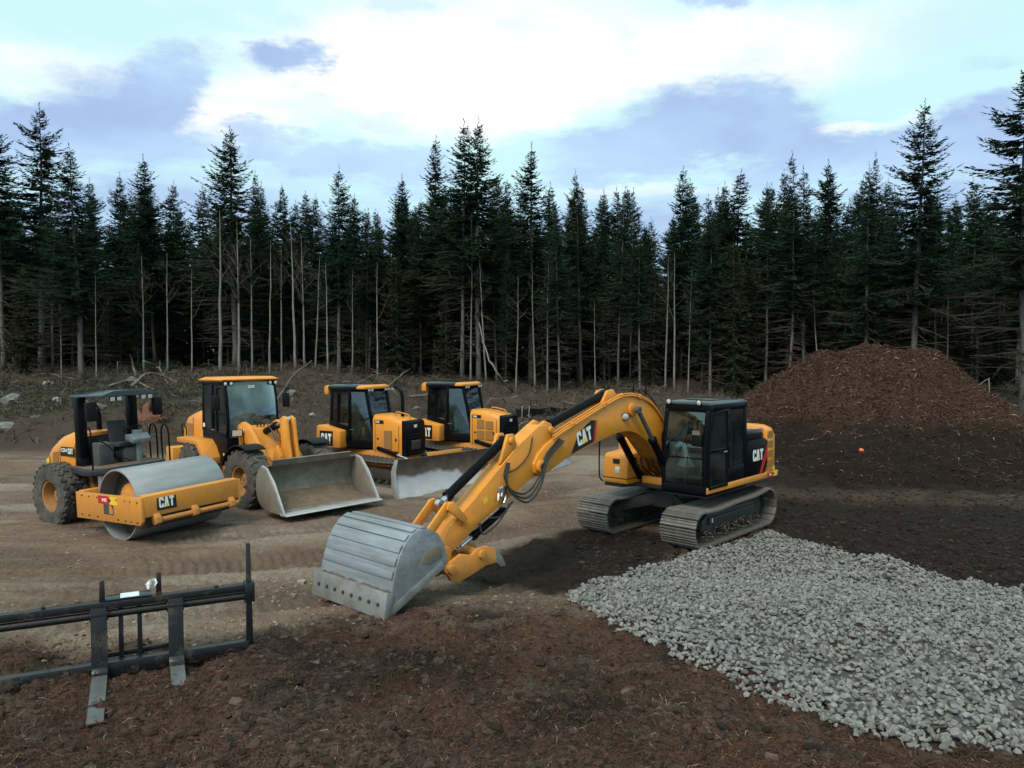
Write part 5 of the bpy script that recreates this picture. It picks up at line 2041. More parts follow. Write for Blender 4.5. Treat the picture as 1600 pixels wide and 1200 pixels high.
# thumb cylinder below the stick
ram(E_, (5.55, 0.0, 1.22), (6.55, 0.0, 0.78), 0.06, 0.7, 'thumb_cylinder')
# bucket linkage
b = MB()
for y in (-0.24, 0.19):
    b.prism([(6.60, 1.20), (6.56, 1.30), (6.84, 1.58), (6.95, 1.56), (6.97, 1.47)], y, y + 0.04)
b.builds('link_arm', M['yellow'], E_, 0.012)
b = MB()
for y in (-0.19, 0.15):
    b.prism([(6.86, 1.58), (6.96, 1.58), (7.42, 1.16), (7.44, 1.02), (7.34, 1.02), (6.86, 1.46)], y, y + 0.04)
b.builds('push_link', M['yellow'], E_, 0.012)
# coupler
b = MB()
for y in (-0.20, 0.16):
    b.prism([(6.86, 0.78), (6.92, 0.68), (7.10, 0.60), (7.52, 0.72), (7.60, 0.90), (7.52, 1.10), (7.38, 1.16), (7.28, 1.08), (7.12, 0.94), (6.95, 0.92)], y, y + 0.04)
b.box(7.1, 7.4, -0.2, 0.2, 0.72, 0.80)
b.build('coupler', M['yellow'], E_, 0.012)
# thumb
b = MB()
tp = [(7.02, 0.56), (6.95, 0.70), (6.72, 0.78), (6.50, 0.72), (6.36, 0.80), (6.16, 0.80), (5.98, 0.70), (5.84, 0.56), (5.76, 0.42), (5.86, 0.42), (5.98, 0.50), (6.20, 0.50), (6.42, 0.44), (6.60, 0.40), (6.80, 0.36), (6.92, 0.42)]
for y in (-0.26, 0.20):
    b.prism(tp, y, y + 0.06)
b.prism([(6.9, 0.52), (6.7, 0.62), (6.1, 0.66), (6.1, 0.60), (6.7, 0.52), (6.88, 0.46)], -0.21, 0.21)
th = b.build('thumb', M['yellow'], E_, 0.012)
b = MB()
for y in (-0.262, 0.198):
    b.prism([(5.99, 0.705), (5.83, 0.57), (5.75, 0.41), (5.87, 0.41), (5.98, 0.505)], y, y + 0.064)
b.builds('thumb_tip', M['edge_steel'], th, 0.008)
b = MB()
for x, z in ((6.94, 0.60), (6.30, 0.70)):
    pin(b, x, z, 0.07, -0.31, 0.31)
b.builds('pin', M['yellow'], th, 0.006)
# bucket
BW = 0.76
shell = [(7.50, 0.98), (7.55, 1.18), (7.66, 1.34), (7.82, 1.43), (8.00, 1.45), (8.13, 1.40), (8.24, 1.29), (8.33, 1.14), (8.39, 0.98), (8.43, 0.82), (8.455, 0.66)]
inner = []
for i, p in enumerate(shell):
    a = Vector(shell[max(0, i - 1)]); c = Vector(shell[min(len(shell) - 1, i + 1)])
    d = (c - a).normalized()
    inner.append((p[0] + d.y * 0.03, p[1] - d.x * 0.03))
bk_root = None
b = MB()
b.prism(shell + inner[::-1], -BW, BW)
bk = b.build('bucket', M['bucket_steel'], E_, 0.0, sharp=40)
side = [(7.50, 0.98), (7.55, 1.18), (7.66, 1.34), (7.82, 1.43), (8.00, 1.45), (8.13, 1.40), (8.24, 1.29), (8.33, 1.14), (8.39, 0.98), (8.44, 0.80), (8.50, 0.42), (8.42, 0.42), (7.98, 0.64), (7.52, 0.86)]
for y in (-BW - 0.03, BW):
    MB().prism(side, y, y + 0.03).build('side_plate', M['bucket_steel'], bk, 0.006)
    MB().prism([(8.50, 0.40), (8.49, 0.52), (7.60, 0.95), (7.53, 0.86)], y - 0.008, y + 0.038).build('side_edge', M['edge_steel'], bk, 0.006)
    MB().prism([(7.58, 1.0), (7.80, 0.94), (7.98, 0.98), (7.90, 1.12), (7.70, 1.20), (7.60, 1.15)], y - 0.006, y + 0.036).build('gusset', M['scoop'], bk, 0.008)
# wear strips across the back of the shell
for i in (3, 4, 5, 6, 7, 8):
    p, q = Vector(shell[i]), Vector(shell[i + 1])
    d = (q - p); n_ = Vector((-d.y, d.x)).normalized()
    if n_.dot(Vector((1, 0.6))) < 0: n_ = -n_
    a = p + d * 0.06; c = p + d * 0.70
    MB().prism([tuple(a), tuple(c), tuple(c + n_ * 0.024), tuple(a + n_ * 0.024)], -BW, BW).build('wear_strip', M['bucket_steel'], bk, 0.004)
# cutting edge standing proud, with bolts
ce = MB().prism([(8.44, 0.70), (8.545, 0.735), (8.60, 0.40), (8.55, 0.375), (8.47, 0.40)], -BW - 0.05, BW + 0.05).build('cutting_edge', M['edge_steel'], bk, 0.006)
r = random.Random(1)
b = MB()
for k in range(26):   # soil on the ledge
    y = r.uniform(-0.72, 0.72); q = r.uniform(0.02, 0.045)
    b.loft([[(8.47 + q * math.cos(a) * f_, y + 2 * q * math.sin(a) * f_, 0.70 + h_ * q) for a in (0, 1.05, 2.1, 3.14, 4.2, 5.24)] for f_, h_ in ((0.8, -0.3), (1, 0.3), (0.3, 0.9))])
b.build('soil', M['mud'], bk)['kind'] = 'stuff'
for k in range(8):
    y = -0.66 + k * 1.32 / 7
    nz = Vector((0.335, 0, 0.055)).normalized()
    c = Vector((8.573, y, 0.565))
    MB().cyl(c - nz * 0.01, c + nz * 0.014, 0.026, 8).build('bolt', M['dark_frame'], bk)
b = MB()
for y in (-0.24, 0.20):
    b.prism([(7.36, 1.18), (7.26, 1.0), (7.40, 0.72), (7.62, 0.78), (7.62, 1.30), (7.70, 1.36)], y, y + 0.05)
b.builds('bucket_ear', M['bucket_steel'], bk, 0.01)
# ------------------------------------------------------------------ tyres
def tyre_wheel(root, x, y, z, r, w, s, rim_mat, lugs='diamond', rim=0.5, name='wheel'):
    """wheel: rim (part) with tyre, lugs and bolts below it; s = +1 when its outside faces +y"""
    hw = w / 2
    b = MB()
    b.lathe([(0.03, -0.02), (r * rim * 0.35, -0.02), (r * rim * 0.40, 0.03), (r * rim * 0.80, -0.06), (r * rim * 0.9, -0.02), (r * rim, hw * 0.72), (r * rim * 1.06, hw * 0.78), (r * rim * 1.06, hw * 0.84), (r * rim * 0.96, hw * 0.80), (r * rim * 0.88, 0.02 + hw * 0.1), (r * rim * 0.80, -0.01), (r * rim * 0.42, 0.07), (r * rim * 0.36, 0.10), (0.03, 0.10)], (x, y, z), (0, s, 0), 28)
    b.lathe([(r * rim * 0.7, -hw * 0.8), (r * rim, -hw * 0.8), (r * rim, hw * 0.7), (r * rim * 0.95, hw * 0.7)], (x, y, z), (0, s, 0), 28)
    ro = b.build(name, rim_mat, root)
    b = MB()
    prof = [(r * rim, -hw * 0.75), (r * rim * 1.1, -hw * 0.92), (r * 0.80, -hw), (r * 0.92, -hw * 0.97), (r * 0.965, -hw * 0.80), (r * 0.97, 0), (r * 0.965, hw * 0.80), (r * 0.92, hw * 0.97), (r * 0.80, hw), (r * rim * 1.1, hw * 0.92), (r * rim, hw * 0.75)]
    b.lathe(prof, (x, y, z), (0, s, 0), 40)
    C = Vector((x, y, z))

    def lug(a0, a1, t0, t1, r0, r1):
        q = []
        for rr in (r0, r1):
            k = 1.0 if rr == r0 else 0.86
            ac, tc_ = (a0 + a1) / 2, (t0 + t1) / 2
            ring = []
            for aa, tt in ((a0, t0), (a1, t0), (a1, t1), (a0, t1)):
                aa = ac + (aa - ac) * k; tt = tc_ + (tt - tc_) * k
                ring.append(tuple(C + Vector((math.cos(aa) * rr, tt * s, math.sin(aa) * rr))))
            q.append(ring)
        b.loft(q)
    if lugs == 'diamond':
        n = 26
        for row in range(4):
            for k in range(n):
                a = 2 * PI * (k + 0.5 * (row % 2)) / n
                t = (-0.75 + 0.5 * row) * hw
                # six-sided blocks read as a diamond tread
                ring = []
                for rr, kk in ((r * 0.955, 1.0), (r * 1.0, 0.82)):
                    ring.append([tuple(C + Vector((math.cos(a + u * kk) * rr, (t + v * kk) * s, math.sin(a + u * kk) * rr))) for u, v in
                                 ((-0.105, 0), (-0.05, -0.24 * hw), (0.05, -0.24 * hw), (0.105, 0), (0.05, 0.24 * hw), (-0.05, 0.24 * hw))])
                b.loft(ring)
    else:
        n = 20
        for sg in (-1, 1):
            for k in range(n):
                a = 2 * PI * (k + (0.5 if sg > 0 else 0)) / n
                pts = []
                for rr, kk in ((r * 0.94, 1.0), (r * 1.0, 0.85)):
                    pts.append([tuple(C + Vector((math.cos(a + u) * rr, v * sg * s, math.sin(a + u) * rr))) for u, v in
                                ((0.06 * kk, 0.03 * hw), (-0.06 * kk, 0.03 * hw), (-0.02 - 0.07 * kk, 0.55 * hw), (-0.10 - 0.08 * kk, 0.97 * hw), (-0.10 + 0.08 * kk, 0.97 * hw), (-0.02 + 0.07 * kk, 0.55 * hw))])
                b.loft(pts)
    b.build('tyre', M['rubber'], ro, sharp=38)
    b = MB()
    for k in range(12):
        a = 2 * PI * k / 12
        c = C + Vector((math.cos(a) * r * rim * 0.58, 0.03 * s, math.sin(a) * r * rim * 0.58))
        b.cyl(c, c + Vector((0, 0.035 * s, 0)), 0.018, 6)
    b.build('wheel_nuts', M['dark_frame'], ro)['kind'] = 'stuff'
    return ro


def rail(root, pts, r, name, mat='black', k=5):
    return MB().tube(spline(pts, k), r, 8).build(name, M[mat], root)


# ------------------------------------------------------------------ drum roller
ROL = empty('drum_roller', (-7.79, 17.16, -0.20), (R(1.7), R(-1.6), R(-33.4)))
tag(ROL, 'yellow drum roller with open canopy and smooth grey steel drum at far left', 'road roller')
Q = ROL
b = MB()
DR, DW = 0.767, 1.065
b.lathe([(DR - 0.035, -DW), (DR - 0.005, -DW), (DR, -DW + 0.006), (DR, DW - 0.006), (DR - 0.005, DW), (DR - 0.035, DW)], (0, 0, DR), (0, 1, 0), 72)
drum = b.build('drum', M['drum_steel'], Q, sharp=50)
for s in (-1, 1):
    b = MB()
    b.lathe([(0.01, 0), (DR - 0.036, 0), (DR - 0.036, -0.03), (0.01, -0.03)], (0, s * (DW - 0.34), DR), (0, s, 0), 48)
    b.build('drum_head', M['drum_inner'], drum)
    b = MB()
    b.lathe([(0.01, 0.34), (0.16, 0.34), (0.20, 0.26), (0.24, 0.12), (0.42, 0.05), (0.44, 0.0), (0.01, 0.0)], (0, s * (DW - 0.335), DR), (0, s, 0), 24)
    b.build('drum_hub', M['yellow'], drum, 0.01)
# frame round the drum
for s in (-1, 1):
    y0, y1 = (s * 1.13, s * 1.20)
    MB().prism([(-1.45, 0.40), (1.02, 0.44), (1.10, 0.52), (1.10, 1.02), (-1.45, 0.98)], min(y0, y1), max(y0, y1)).build('side_frame', M['yellow_clean'], Q, 0.012)
b = MB()
b.prism([(0.93, 0.66), (1.10, 0.60), (1.11, 1.04), (0.93, 1.06)], -1.13, 1.13)
b.build('front_beam', M['yellow_clean'], Q, 0.012)
MB().prism([(-1.45, 0.45), (-1.25, 0.45), (-1.25, 1.0), (-1.45, 1.0)], -1.13, 1.13).build('rear_beam', M['yellow'], Q, 0.012)
MB().box(-0.32, 0.06, -1.2045, -1.2005, 0.58, 0.80).build('frame_window', M['drum_inner'], Q)  # dark plate stands in for the shade inside the frame opening
MB().prism([(-0.10, 0.60), (0.04, 0.60), (0.04, 0.70), (-0.02, 0.78), (-0.10, 0.78)], -1.208, -1.205).build('motor_mount', M['yellow'], Q)
b = MB()
r = random.Random(8)
for x in (-1.2, -0.9, -0.55, 0.2, 0.5, 0.7, 0.95):
    for z in (0.50, 0.92):
        b.cyl((x + r.uniform(-.04, .04), -1.21, z), (x, -1.199, z), 0.017, 6)
b.build('frame_bolts', M['dark_frame'], Q)['kind'] = 'stuff'
wc_sticker(Q, (-0.52, -1.201, 0.80), (1, 0, 0), (0, 0, 1), 0.74, 0.17)
cat_logo(Q, (1.112, -0.86, 0.70), (0, 1, 0), (-0.03, 0, 1), 0.44, 0.32)
# scraper bar below the front beam
MB().cyl((1.10, -0.95, 0.50), (1.10, 1.1, 0.50), 0.055, 14).build('scraper_bar', M['yellow'], Q)
for y in (-0.88, 0.0, 0.92):
    b = MB()
    b.prism([(1.0, 0.64), (1.0, 0.48), (1.10, 0.40), (1.21, 0.46), (1.19, 0.58), (1.11, 0.66)], y - 0.07, y + 0.07)
    b.build('scraper_bracket', M['yellow'], Q, 0.02)
MB().prism([(0.72, 0.30), (0.95, 0.36), (1.0, 0.52), (0.98, 0.52), (0.93, 0.38), (0.72, 0.32)], -1.0, 1.0).build('scraper_blade', M['dark_frame'], Q)
# articulation joint and rear frame
MB().box(-2.0, -1.45, -0.28, 0.28, 0.55, 1.05).build('hitch', M['yellow'], Q, 0.03)
MB().cyl((-1.75, 0, 0.45), (-1.75, 0, 1.2), 0.12, 18).build('hitch_pin', M['chrome'], Q)
MB().cyl((-1.55, -0.55, 0.75), (-1.55, -0.55, 1.22), 0.075, 16).build('hydraulic_filter', M['white'], Q)
MB().prism([(-3.9, 0.65), (-2.0, 0.62), (-2.0, 1.15), (-2.6, 1.25), (-3.9, 1.3)], -0.5, 0.5).build('rear_frame', M['yellow'], Q, 0.02)
for s in (-1, 1):
    tyre_wheel(Q, -2.85, s * 0.83, 0.745, 0.76, 0.60, s, M['rim'], 'diamond', 0.46)
# hood: sloping down to the rear, rounded shoulders
b = MB()
def hood_ring(x, zt, w):
    return [(x, -w, 0.95), (x, -w - 0.02, zt - 0.28), (x, -w + 0.05, zt - 0.10), (x, -w + 0.18, zt), (x, w - 0.18, zt), (x, w - 0.05, zt - 0.10), (x, w + 0.02, zt - 0.28), (x, w, 0.95)]
b.loft([hood_ring(-2.42, 2.16, 0.66), hood_ring(-2.75, 2.18, 0.68), hood_ring(-3.2, 2.07, 0.68), hood_ring(-3.6, 1.86, 0.66), hood_ring(-3.9, 1.60, 0.63), hood_ring(-4.05, 1.36, 0.60)])
hd = b.build('engine_hood', M['yellow_clean'], Q, 0.015)
MB().prism([(-3.42, 1.38), (-3.14, 1.36), (-3.10, 1.74), (-3.36, 1.70)], -0.704, -0.694).build('vent_panel', M['yellow_vent'], hd)
MB().prism([(-4.0, 1.05), (-3.62, 1.05), (-3.62, 1.44), (-3.95, 1.36)], -0.692, -0.64).build('vent_panel', M['yellow_vent'], hd)
pl = [(0, 0), (0.62, 0.06), (0.60, 0.27), (0.06, 0.22)]
cat_logo(Q, (-3.02, -0.706, 1.62), (1, 0, 0), (0, 0, 1), 0.62, 0.27, (0.37, 0.08, 0.07, 0.13, 0.008), [(0.0, 0.02), (0.62, 0.02), (0.62, 0.24), (0.06, 0.24)])
text_flat(Q, 'model_number', 'CS54', (-2.95, -0.713, 1.74), (1, 0, 0), (0, 0, 1), 0.12, M['white'])
MB().box(-3.72, -3.60, -0.690, -0.682, 1.44, 1.54).build('yellow_label', M['decal_yellow'], hd)
MB().box(-3.72, -3.60, -0.690, -0.682, 1.26, 1.42).build('red_label', M['red'], hd)
MB().tube([(-2.75, 0.12, 2.10), (-2.75, 0.12, 2.55), (-2.80, 0.12, 2.68), (-2.90, 0.12, 2.78)], 0.06, 12).build('exhaust_pipe', M['black'], Q)
# platform with rounded front corners
b = MB()
pf = [(-2.40, -0.80)] + arc(-1.55, -0.55, 0.42, 270, 360, 6) + arc(-1.55, 0.55, 0.42, 0, 90, 6) + [(-2.40, 0.80)]
b.prism([(x, y * 1.0) for x, y in pf], 1.28, 1.42, 'z')
b.build('platform', M['platform'], Q, 0.015)
MB().prism([(x * 0.98 - 0.03, y * 0.94) for x, y in pf], 1.423, 1.431, 'z').build('floor_mat', M['mud_pale'], Q)
MB().prism([(-2.42, 1.0), (-1.6, 1.0), (-1.5, 1.275), (-2.42, 1.275)], -0.5, 0.5).build('platform_support', M['dark_frame'], Q, 0.01)
# roll-over posts and canopy
for s in (-1, 1):
    MB().prism([(-2.30, 1.42), (-2.08, 1.42), (-2.06, 3.02), (-2.26, 3.02)], s * 0.62 - 0.095, s * 0.62 + 0.095).build('canopy_post', M['black'], Q, 0.012)
    b = MB()
    b.prism([(-2.32, 1.42), (-1.98, 1.42), (-2.08, 1.62), (-2.28, 1.62)], s * 0.62 - 0.10, s * 0.62 + 0.10)
    b.build('post_foot', M['black'], Q, 0.01)
    # mirrors / flood lamps hanging at the canopy corners
    MB().box(-1.42, -1.30, s * 0.80 - 0.11, s * 0.80 + 0.11, 2.50, 2.94).build('mirror', M['black_matte'], Q, 0.03)
    MB().tube([(-1.36, s * 0.80, 2.92), (-1.40, s * 0.76, 3.02), (-1.5, s * 0.64, 3.05)], 0.014, 6).build('mirror_arm', M['black'], Q)
b = MB()
b.loft([[(-2.46, -0.56, 3.02), (-1.16, -0.56, 3.02), (-1.16, 0.56, 3.02), (-2.46, 0.56, 3.02)],
        [(-2.52, -0.66, 3.03), (-1.10, -0.66, 3.03), (-1.10, 0.66, 3.03), (-2.52, 0.66, 3.03)],
        [(-2.51, -0.65, 3.07), (-1.11, -0.65, 3.07), (-1.11, 0.65, 3.07), (-2.51, 0.65, 3.07)],
        [(-2.38, -0.36, 3.16), (-1.15, -0.36, 3.16), (-1.15, 0.36, 3.16), (-2.38, 0.36, 3.16)]])
b.build('canopy', M['roof_grey'], Q, 0.01)
for y in (-0.44, -0.28, 0.30, 0.46):
    square_lamp(Q, (-1.08, y, 2.98), (1, 0, -0.15), 0.12, 0.10)
# operator's place
b = MB()
b.prism([(-2.10, 1.78), (-1.66, 1.80), (-1.64, 1.92), (-2.08, 1.90)], -0.02, 0.46)
b.prism([(-2.16, 1.88), (-2.04, 1.88), (-2.14, 2.42), (-2.24, 2.40)], 0.0, 0.44)
b.box(-2.05, -1.75, 0.08, 0.36, 1.43, 1.78)
b.build('seat', M['seat'], Q, 0.035)
b = MB()
b.prism([(-2.0, 1.43), (-1.7, 1.43), (-1.66, 1.92), (-1.98, 1.96)], -0.50, -0.14)
b.prism([(-1.9, 1.43), (-1.62, 1.43), (-1.66, 1.76), (-1.85, 1.80)], 0.10, 0.5)
b.builds('side_console', M['interior'], Q, 0.03)
b = MB()
b.prism([(-1.40, 1.43), (-1.28, 1.43), (-1.30, 2.0), (-1.38, 2.0)], 0.22, 0.30)
b.prism([(-1.52, 1.98), (-1.18, 1.90), (-1.16, 2.0), (-1.30, 2.12), (-1.50, 2.10)], 0.04, 0.48)
b.prism([(-1.44, 2.10), (-1.30, 2.10), (-1.34, 2.20), (-1.42, 2.20)], 0.16, 0.36)
b.build('instrument_column', M['grey_console'], Q, 0.012)
b = MB()
c = Vector((-1.52, 0.24, 2.22)); ax = Vector((-0.45, 0, 1)).normalized(); u = ax.orthogonal().normalized(); w_ = ax.cross(u)
b.tube([c + (u * math.cos(a) + w_ * math.sin(a)) * 0.20 for a in [2 * PI * k / 20 for k in range(21)]], 0.014, 6)
for a in (0, 2.1, 4.2):
    b.tube([c, c + (u * math.cos(a) + w_ * math.sin(a)) * 0.2], 0.012, 6)
b.tube([c, (-1.40, 0.24, 2.02)], 0.02, 8)
b.build('steering_wheel', M['black_matte'], Q)
# rails
rail(Q, [(-1.30, -0.86, 1.15), (-1.30, -0.86, 1.9), (-1.34, -0.84, 2.22), (-1.5, -0.80, 2.36), (-1.70, -0.76, 2.28), (-1.8, -0.74, 2.15)], 0.019, 'hand_rail')
rail(Q, [(-1.8, -0.74, 2.15), (-1.62, -0.4, 1.95), (-1.4, -0.2, 1.65), (-1.22, 0.0, 1.50)], 0.014, 'lap_bar')
for x0 in (-1.95, -1.45):
    rail(Q, [(x0, 0.92, 1.35), (x0, 0.92, 2.0), (x0 + 0.05, 0.92, 2.2), (x0 + 0.15, 0.92, 2.26), (x0 + 0.25, 0.92, 2.2), (x0 + 0.3, 0.92, 2.0), (x0 + 0.3, 0.92, 1.35)], 0.02, 'hand_rail')
rail(Q, [(-2.0, -0.3, 1.44), (-2.05, -0.32, 1.8), (-1.9, -0.35, 2.0), (-1.8, -0.25, 1.8), (-1.7, -0.1, 1.5)], 0.013, 'cable', 'hose')
for s in (-1, 1):
    ram(Q, (-2.3, s * 0.38, 0.80), (-1.46, s * 0.48, 0.78), 0.05, 0.6, 'steering_cylinder')
b = MB()
for k in range(4):
    b.tube(spline([(-1.45, 0.1 * k - 0.2, 0.95), (-1.6, 0.1 * k - 0.22, 1.2), (-1.9, 0.08 * k - 0.2, 1.22), (-2.1, 0.1 * k - 0.2, 1.0)], 4), 0.018, 6)
b.builds('hose', M['hose'], Q)
MB().prism([(-2.45, 1.43), (-2.2, 1.43), (-2.2, 1.9), (-2.45, 2.1)], -0.55, 0.55).build('bulkhead', M['black_matte'], Q, 0.02)
# ------------------------------------------------------------------ wheel loader
LOD = empty('wheel_loader', (-6.13, 20.35, -0.26), (0, R(-1.2), R(-42.0)))
tag(LOD, 'yellow wheel loader with glazed cab and muddy front bucket resting on the ground', 'wheel loader')
Q = LOD
TR = 0.79
for s in (-1, 1):
    tyre_wheel(Q, 0.0, s * 0.98, TR - 0.02, TR, 0.54, s, M['rim'], 'bar', 0.47)
MB().cyl((0, -0.85, 0.74), (0, 0.85, 0.74), 0.17, 18).build('axle', M['yellow'], Q)
# front frame and tower
b = MB()
b.prism([(-1.5, 0.55), (0.35, 0.5), (0.45, 0.95), (0.0, 1.30), (-0.5, 1.45), (-0.75, 2.0), (-1.15, 2.08), (-1.3, 1.5), (-1.5, 1.2)], -0.34, 0.34)
b.build('front_frame', M['yellow'], Q, 0.02)
for s in (-1, 1):
    # curved lift arm from the tower down to the bucket
    y0 = s * 0.50
    arm = [(-1.28, 1.90), (-1.20, 2.12), (-0.98, 2.20), (-0.72, 2.12), (-0.40, 1.82), (0.0, 1.42), (0.38, 1.06), (0.80, 0.78), (1.02, 0.70), (1.08, 0.55), (1.04, 0.40), (0.92, 0.36), (0.55, 0.50), (0.10, 0.80), (-0.32, 1.16), (-0.70, 1.52), (-1.05, 1.74)]
    MB().prism(arm, y0 - 0.06, y0 + 0.06).build('lift_arm', M['yellow_clean'], Q, 0.015)
    b = MB(); pin(b, -1.02, 1.98, 0.10, y0 - 0.10, y0 + 0.10); pin(b, 0.98, 0.54, 0.09, y0 - 0.1, y0 + 0.1)
    b.builds('arm_pin', M['yellow'], Q, 0.008)
    ram(Q, (-1.0, s * 0.36, 0.95), (0.15, s * 0.40, 1.02), 0.06, 0.65, 'lift_cylinder')
MB().cyl((0.30, -0.44, 1.02), (0.30, 0.44, 1.02), 0.13, 18).build('cross_tube', M['yellow'], Q)
# bellcrank and tilt linkage
b = MB()
for y in (-0.15, 0.07):
    b.prism([(0.22, 2.30), (0.36, 2.38), (0.52, 2.30), (0.58, 1.80), (0.70, 1.20), (0.86, 0.70), (0.76, 0.58), (0.62, 0.62), (0.42, 1.05), (0.26, 1.55)], y, y + 0.08)
b.builds('bellcrank', M['yellow_clean'], Q, 0.012)
b = MB()
for y in (-0.30, 0.24):
    b.prism([(0.12, 1.0), (0.42, 0.92), (0.46, 1.35), (0.30, 1.62), (0.12, 1.5)], y, y + 0.06)
b.builds('bellcrank_bracket', M['yellow'], Q, 0.012)
ram(Q, (-1.0, -0.02, 1.82), (0.36, -0.02, 2.28), 0.09, 0.62, 'tilt_cylinder')
b = MB(); b.prism([(0.72, 0.62), (0.78, 0.54), (1.08, 0.70), (1.06, 0.80)], -0.06, 0.06)
b.build('tilt_link', M['yellow'], Q, 0.012)
b = MB()
for k in range(3):
    b.tube(spline([(-1.1, -0.12 + .1 * k, 1.7), (-0.9, -0.14 + .1 * k, 2.12), (-0.6, -0.12 + .1 * k, 2.18), (-0.3, -0.1 + .08 * k, 2.0), (-0.1, -.1 + .08 * k, 1.7)], 5), 0.02, 7)
b.builds('hose', M['hose'], Q)
# bucket
b = MB()
sc = [(2.42, 0.03), (1.75, 0.05), (1.38, 0.12), (1.20, 0.28), (1.12, 0.52), (1.13, 0.78), (1.24, 1.02), (1.42, 1.14)]
th_ = 0.035
sci = [(2.42, 0.055), (1.76, 0.09), (1.40, 0.155), (1.235, 0.30), (1.158, 0.53), (1.168, 0.77), (1.27, 0.995), (1.43, 1.10)]
b.prism(sc + sci[::-1], -1.36, 1.36)
bu = b.build('bucket', M['scoop'], Q, 0, sharp=45)
sd_ = [(2.36, 0.03), (1.75, 0.05), (1.38, 0.12), (1.20, 0.28), (1.12, 0.52), (1.13, 0.78), (1.24, 1.02), (1.42, 1.14), (1.62, 1.08), (1.92, 0.76), (2.14, 0.40)]
for y in (-1.39, 1.36):
    MB().prism(sd_, y, y + 0.03).build('side_plate', M['scoop'], bu, 0.006)
    MB().prism([(1.42, 1.14), (1.64, 1.09), (1.95, 0.77), (2.17, 0.41), (2.40, 0.03), (2.32, 0.03), (2.10, 0.38), (1.88, 0.72), (1.60, 1.03), (1.42, 1.08)], y - 0.008, y + 0.038).build('side_edge', M['scoop_edge'], bu, 0.004)
MB().prism([(2.20, 0.015), (2.50, 0.02), (2.51, 0.035), (2.42, 0.065), (2.20, 0.07)], -1.40, 1.40).build('cutting_edge', M['scoop_edge'], bu, 0.005)
b = MB()
b.prism([(1.40, 1.10), (1.45, 1.09), (1.52, 1.24), (1.49, 1.26)], -1.15, 1.15)
b.build('spill_guard', M['scoop'], bu)
# soil lying in the scoop: rumpled sheet
xs = np.linspace(1.22, 2.30, 26); ys = np.linspace(-1.34, 1.34, 60)
AX, AY = np.meshgrid(xs, ys)
zf = np.interp(AX, [1.16, 1.235, 1.40, 1.76, 2.42], [0.55, 0.30, 0.155, 0.09, 0.055])
hz_ = zf + 0.10 * np.exp(-((AX - 1.42) / 0.34) ** 2) * (0.8 + 1.2 * fbm(AX * 3, AY * 1.5, 3, 201)) + 0.05 * fbm(AX * 6, AY * 5, 3, 203) * sstep(2.3, 2.1, AX) - 0.03 * sstep(1.95, 2.3, AX)
ii = np.arange(59)[:, None] * 26 + np.arange(25)[None, :]
F = np.stack([ii, ii + 1, ii + 27, ii + 26], -1).reshape(-1, 4)
link('soil', np_mesh('soil', np.stack([AX.ravel(), AY.ravel(), hz_.ravel()], 1), F, True), M['mud_pale'], bu)
b = MB()
for y in (-0.56, 0.44):
    b.prism([(0.90, 0.36), (1.12, 0.40), (1.10, 0.85), (0.96, 0.66)], y, y + 0.05)
b.builds('bucket_ear', M['scoop'], bu, 0.01)
# fenders over the front wheels
for s in (-1, 1):
    b = MB()
    ring = []
    po = arc(0, TR - 0.02, 0.92, 62, 158, 9); pi_ = arc(0, TR - 0.02, 0.89, 62, 158, 9)
    b.prism(po + pi_[::-1], s * 0.98 - 0.27, s * 0.98 + 0.29)
    b.build('fender', M['black_matte'], Q, 0.006)
    # headlamp on a stalk above the fender
    MB().bar((-0.95, s * 0.62, 1.50), (-0.95, s * 0.62, 2.02), 0.10, 0.07).build('lamp_stalk', M['yellow'], Q, 0.01)
    square_lamp(Q, (-0.86, s * 0.78, 1.92), (1, 0, -0.1), 0.32, 0.18, 'headlight')
    lamp(Q, (-0.88, s * 0.56, 1.98), (1, 0, 0), 0.07, 'yellow', 'turn_signal')
# rear half, steered: turned about the hitch
front_parts = set(LOD.children)
for s in (-1, 1):
    tyre_wheel(Q, -3.05, s * 0.98, TR - 0.02, TR, 0.54, s, M['rim'], 'bar', 0.47)
MB().cyl((-3.05, -0.85, 0.74), (-3.05, 0.85, 0.74), 0.17, 18).build('axle', M['yellow'], Q)
b = MB()
b.prism([(-1.55, 0.62), (-1.55, 1.05), (-2.1, 1.2), (-4.9, 1.2), (-4.9, 0.62), (-3.6, 0.55)], -0.42, 0.42)
b.build('rear_frame', M['yellow'], Q, 0.02)
b = MB()
def hr(x, zt, w, zb=1.1):
    return [(x, -w, zb), (x, -w, zt - 0.25), (x, -w + 0.06, zt - 0.08), (x, -w + 0.2, zt), (x, w - 0.2, zt), (x, w - 0.06, zt - 0.08), (x, w, zt - 0.25), (x, w, zb)]
b.loft([hr(-3.22, 2.42, 0.72), hr(-3.9, 2.40, 0.72), hr(-4.6, 2.26, 0.70), hr(-4.95, 2.06, 0.66), hr(-5.08, 1.75, 0.62)])
hd = b.build('engine_hood', M['yellow_clean'], Q, 0.015)
MB().box(-4.55, -4.05, -0.726, -0.718, 1.50, 2.02).build('vent_panel', M['yellow_vent'], hd)
MB().prism([(-5.15, 0.60), (-4.55, 0.55), (-4.55, 1.30), (-5.15, 1.30)], -1.15, 1.15).build('counterweight', M['yellow_clean'], Q, 0.04)
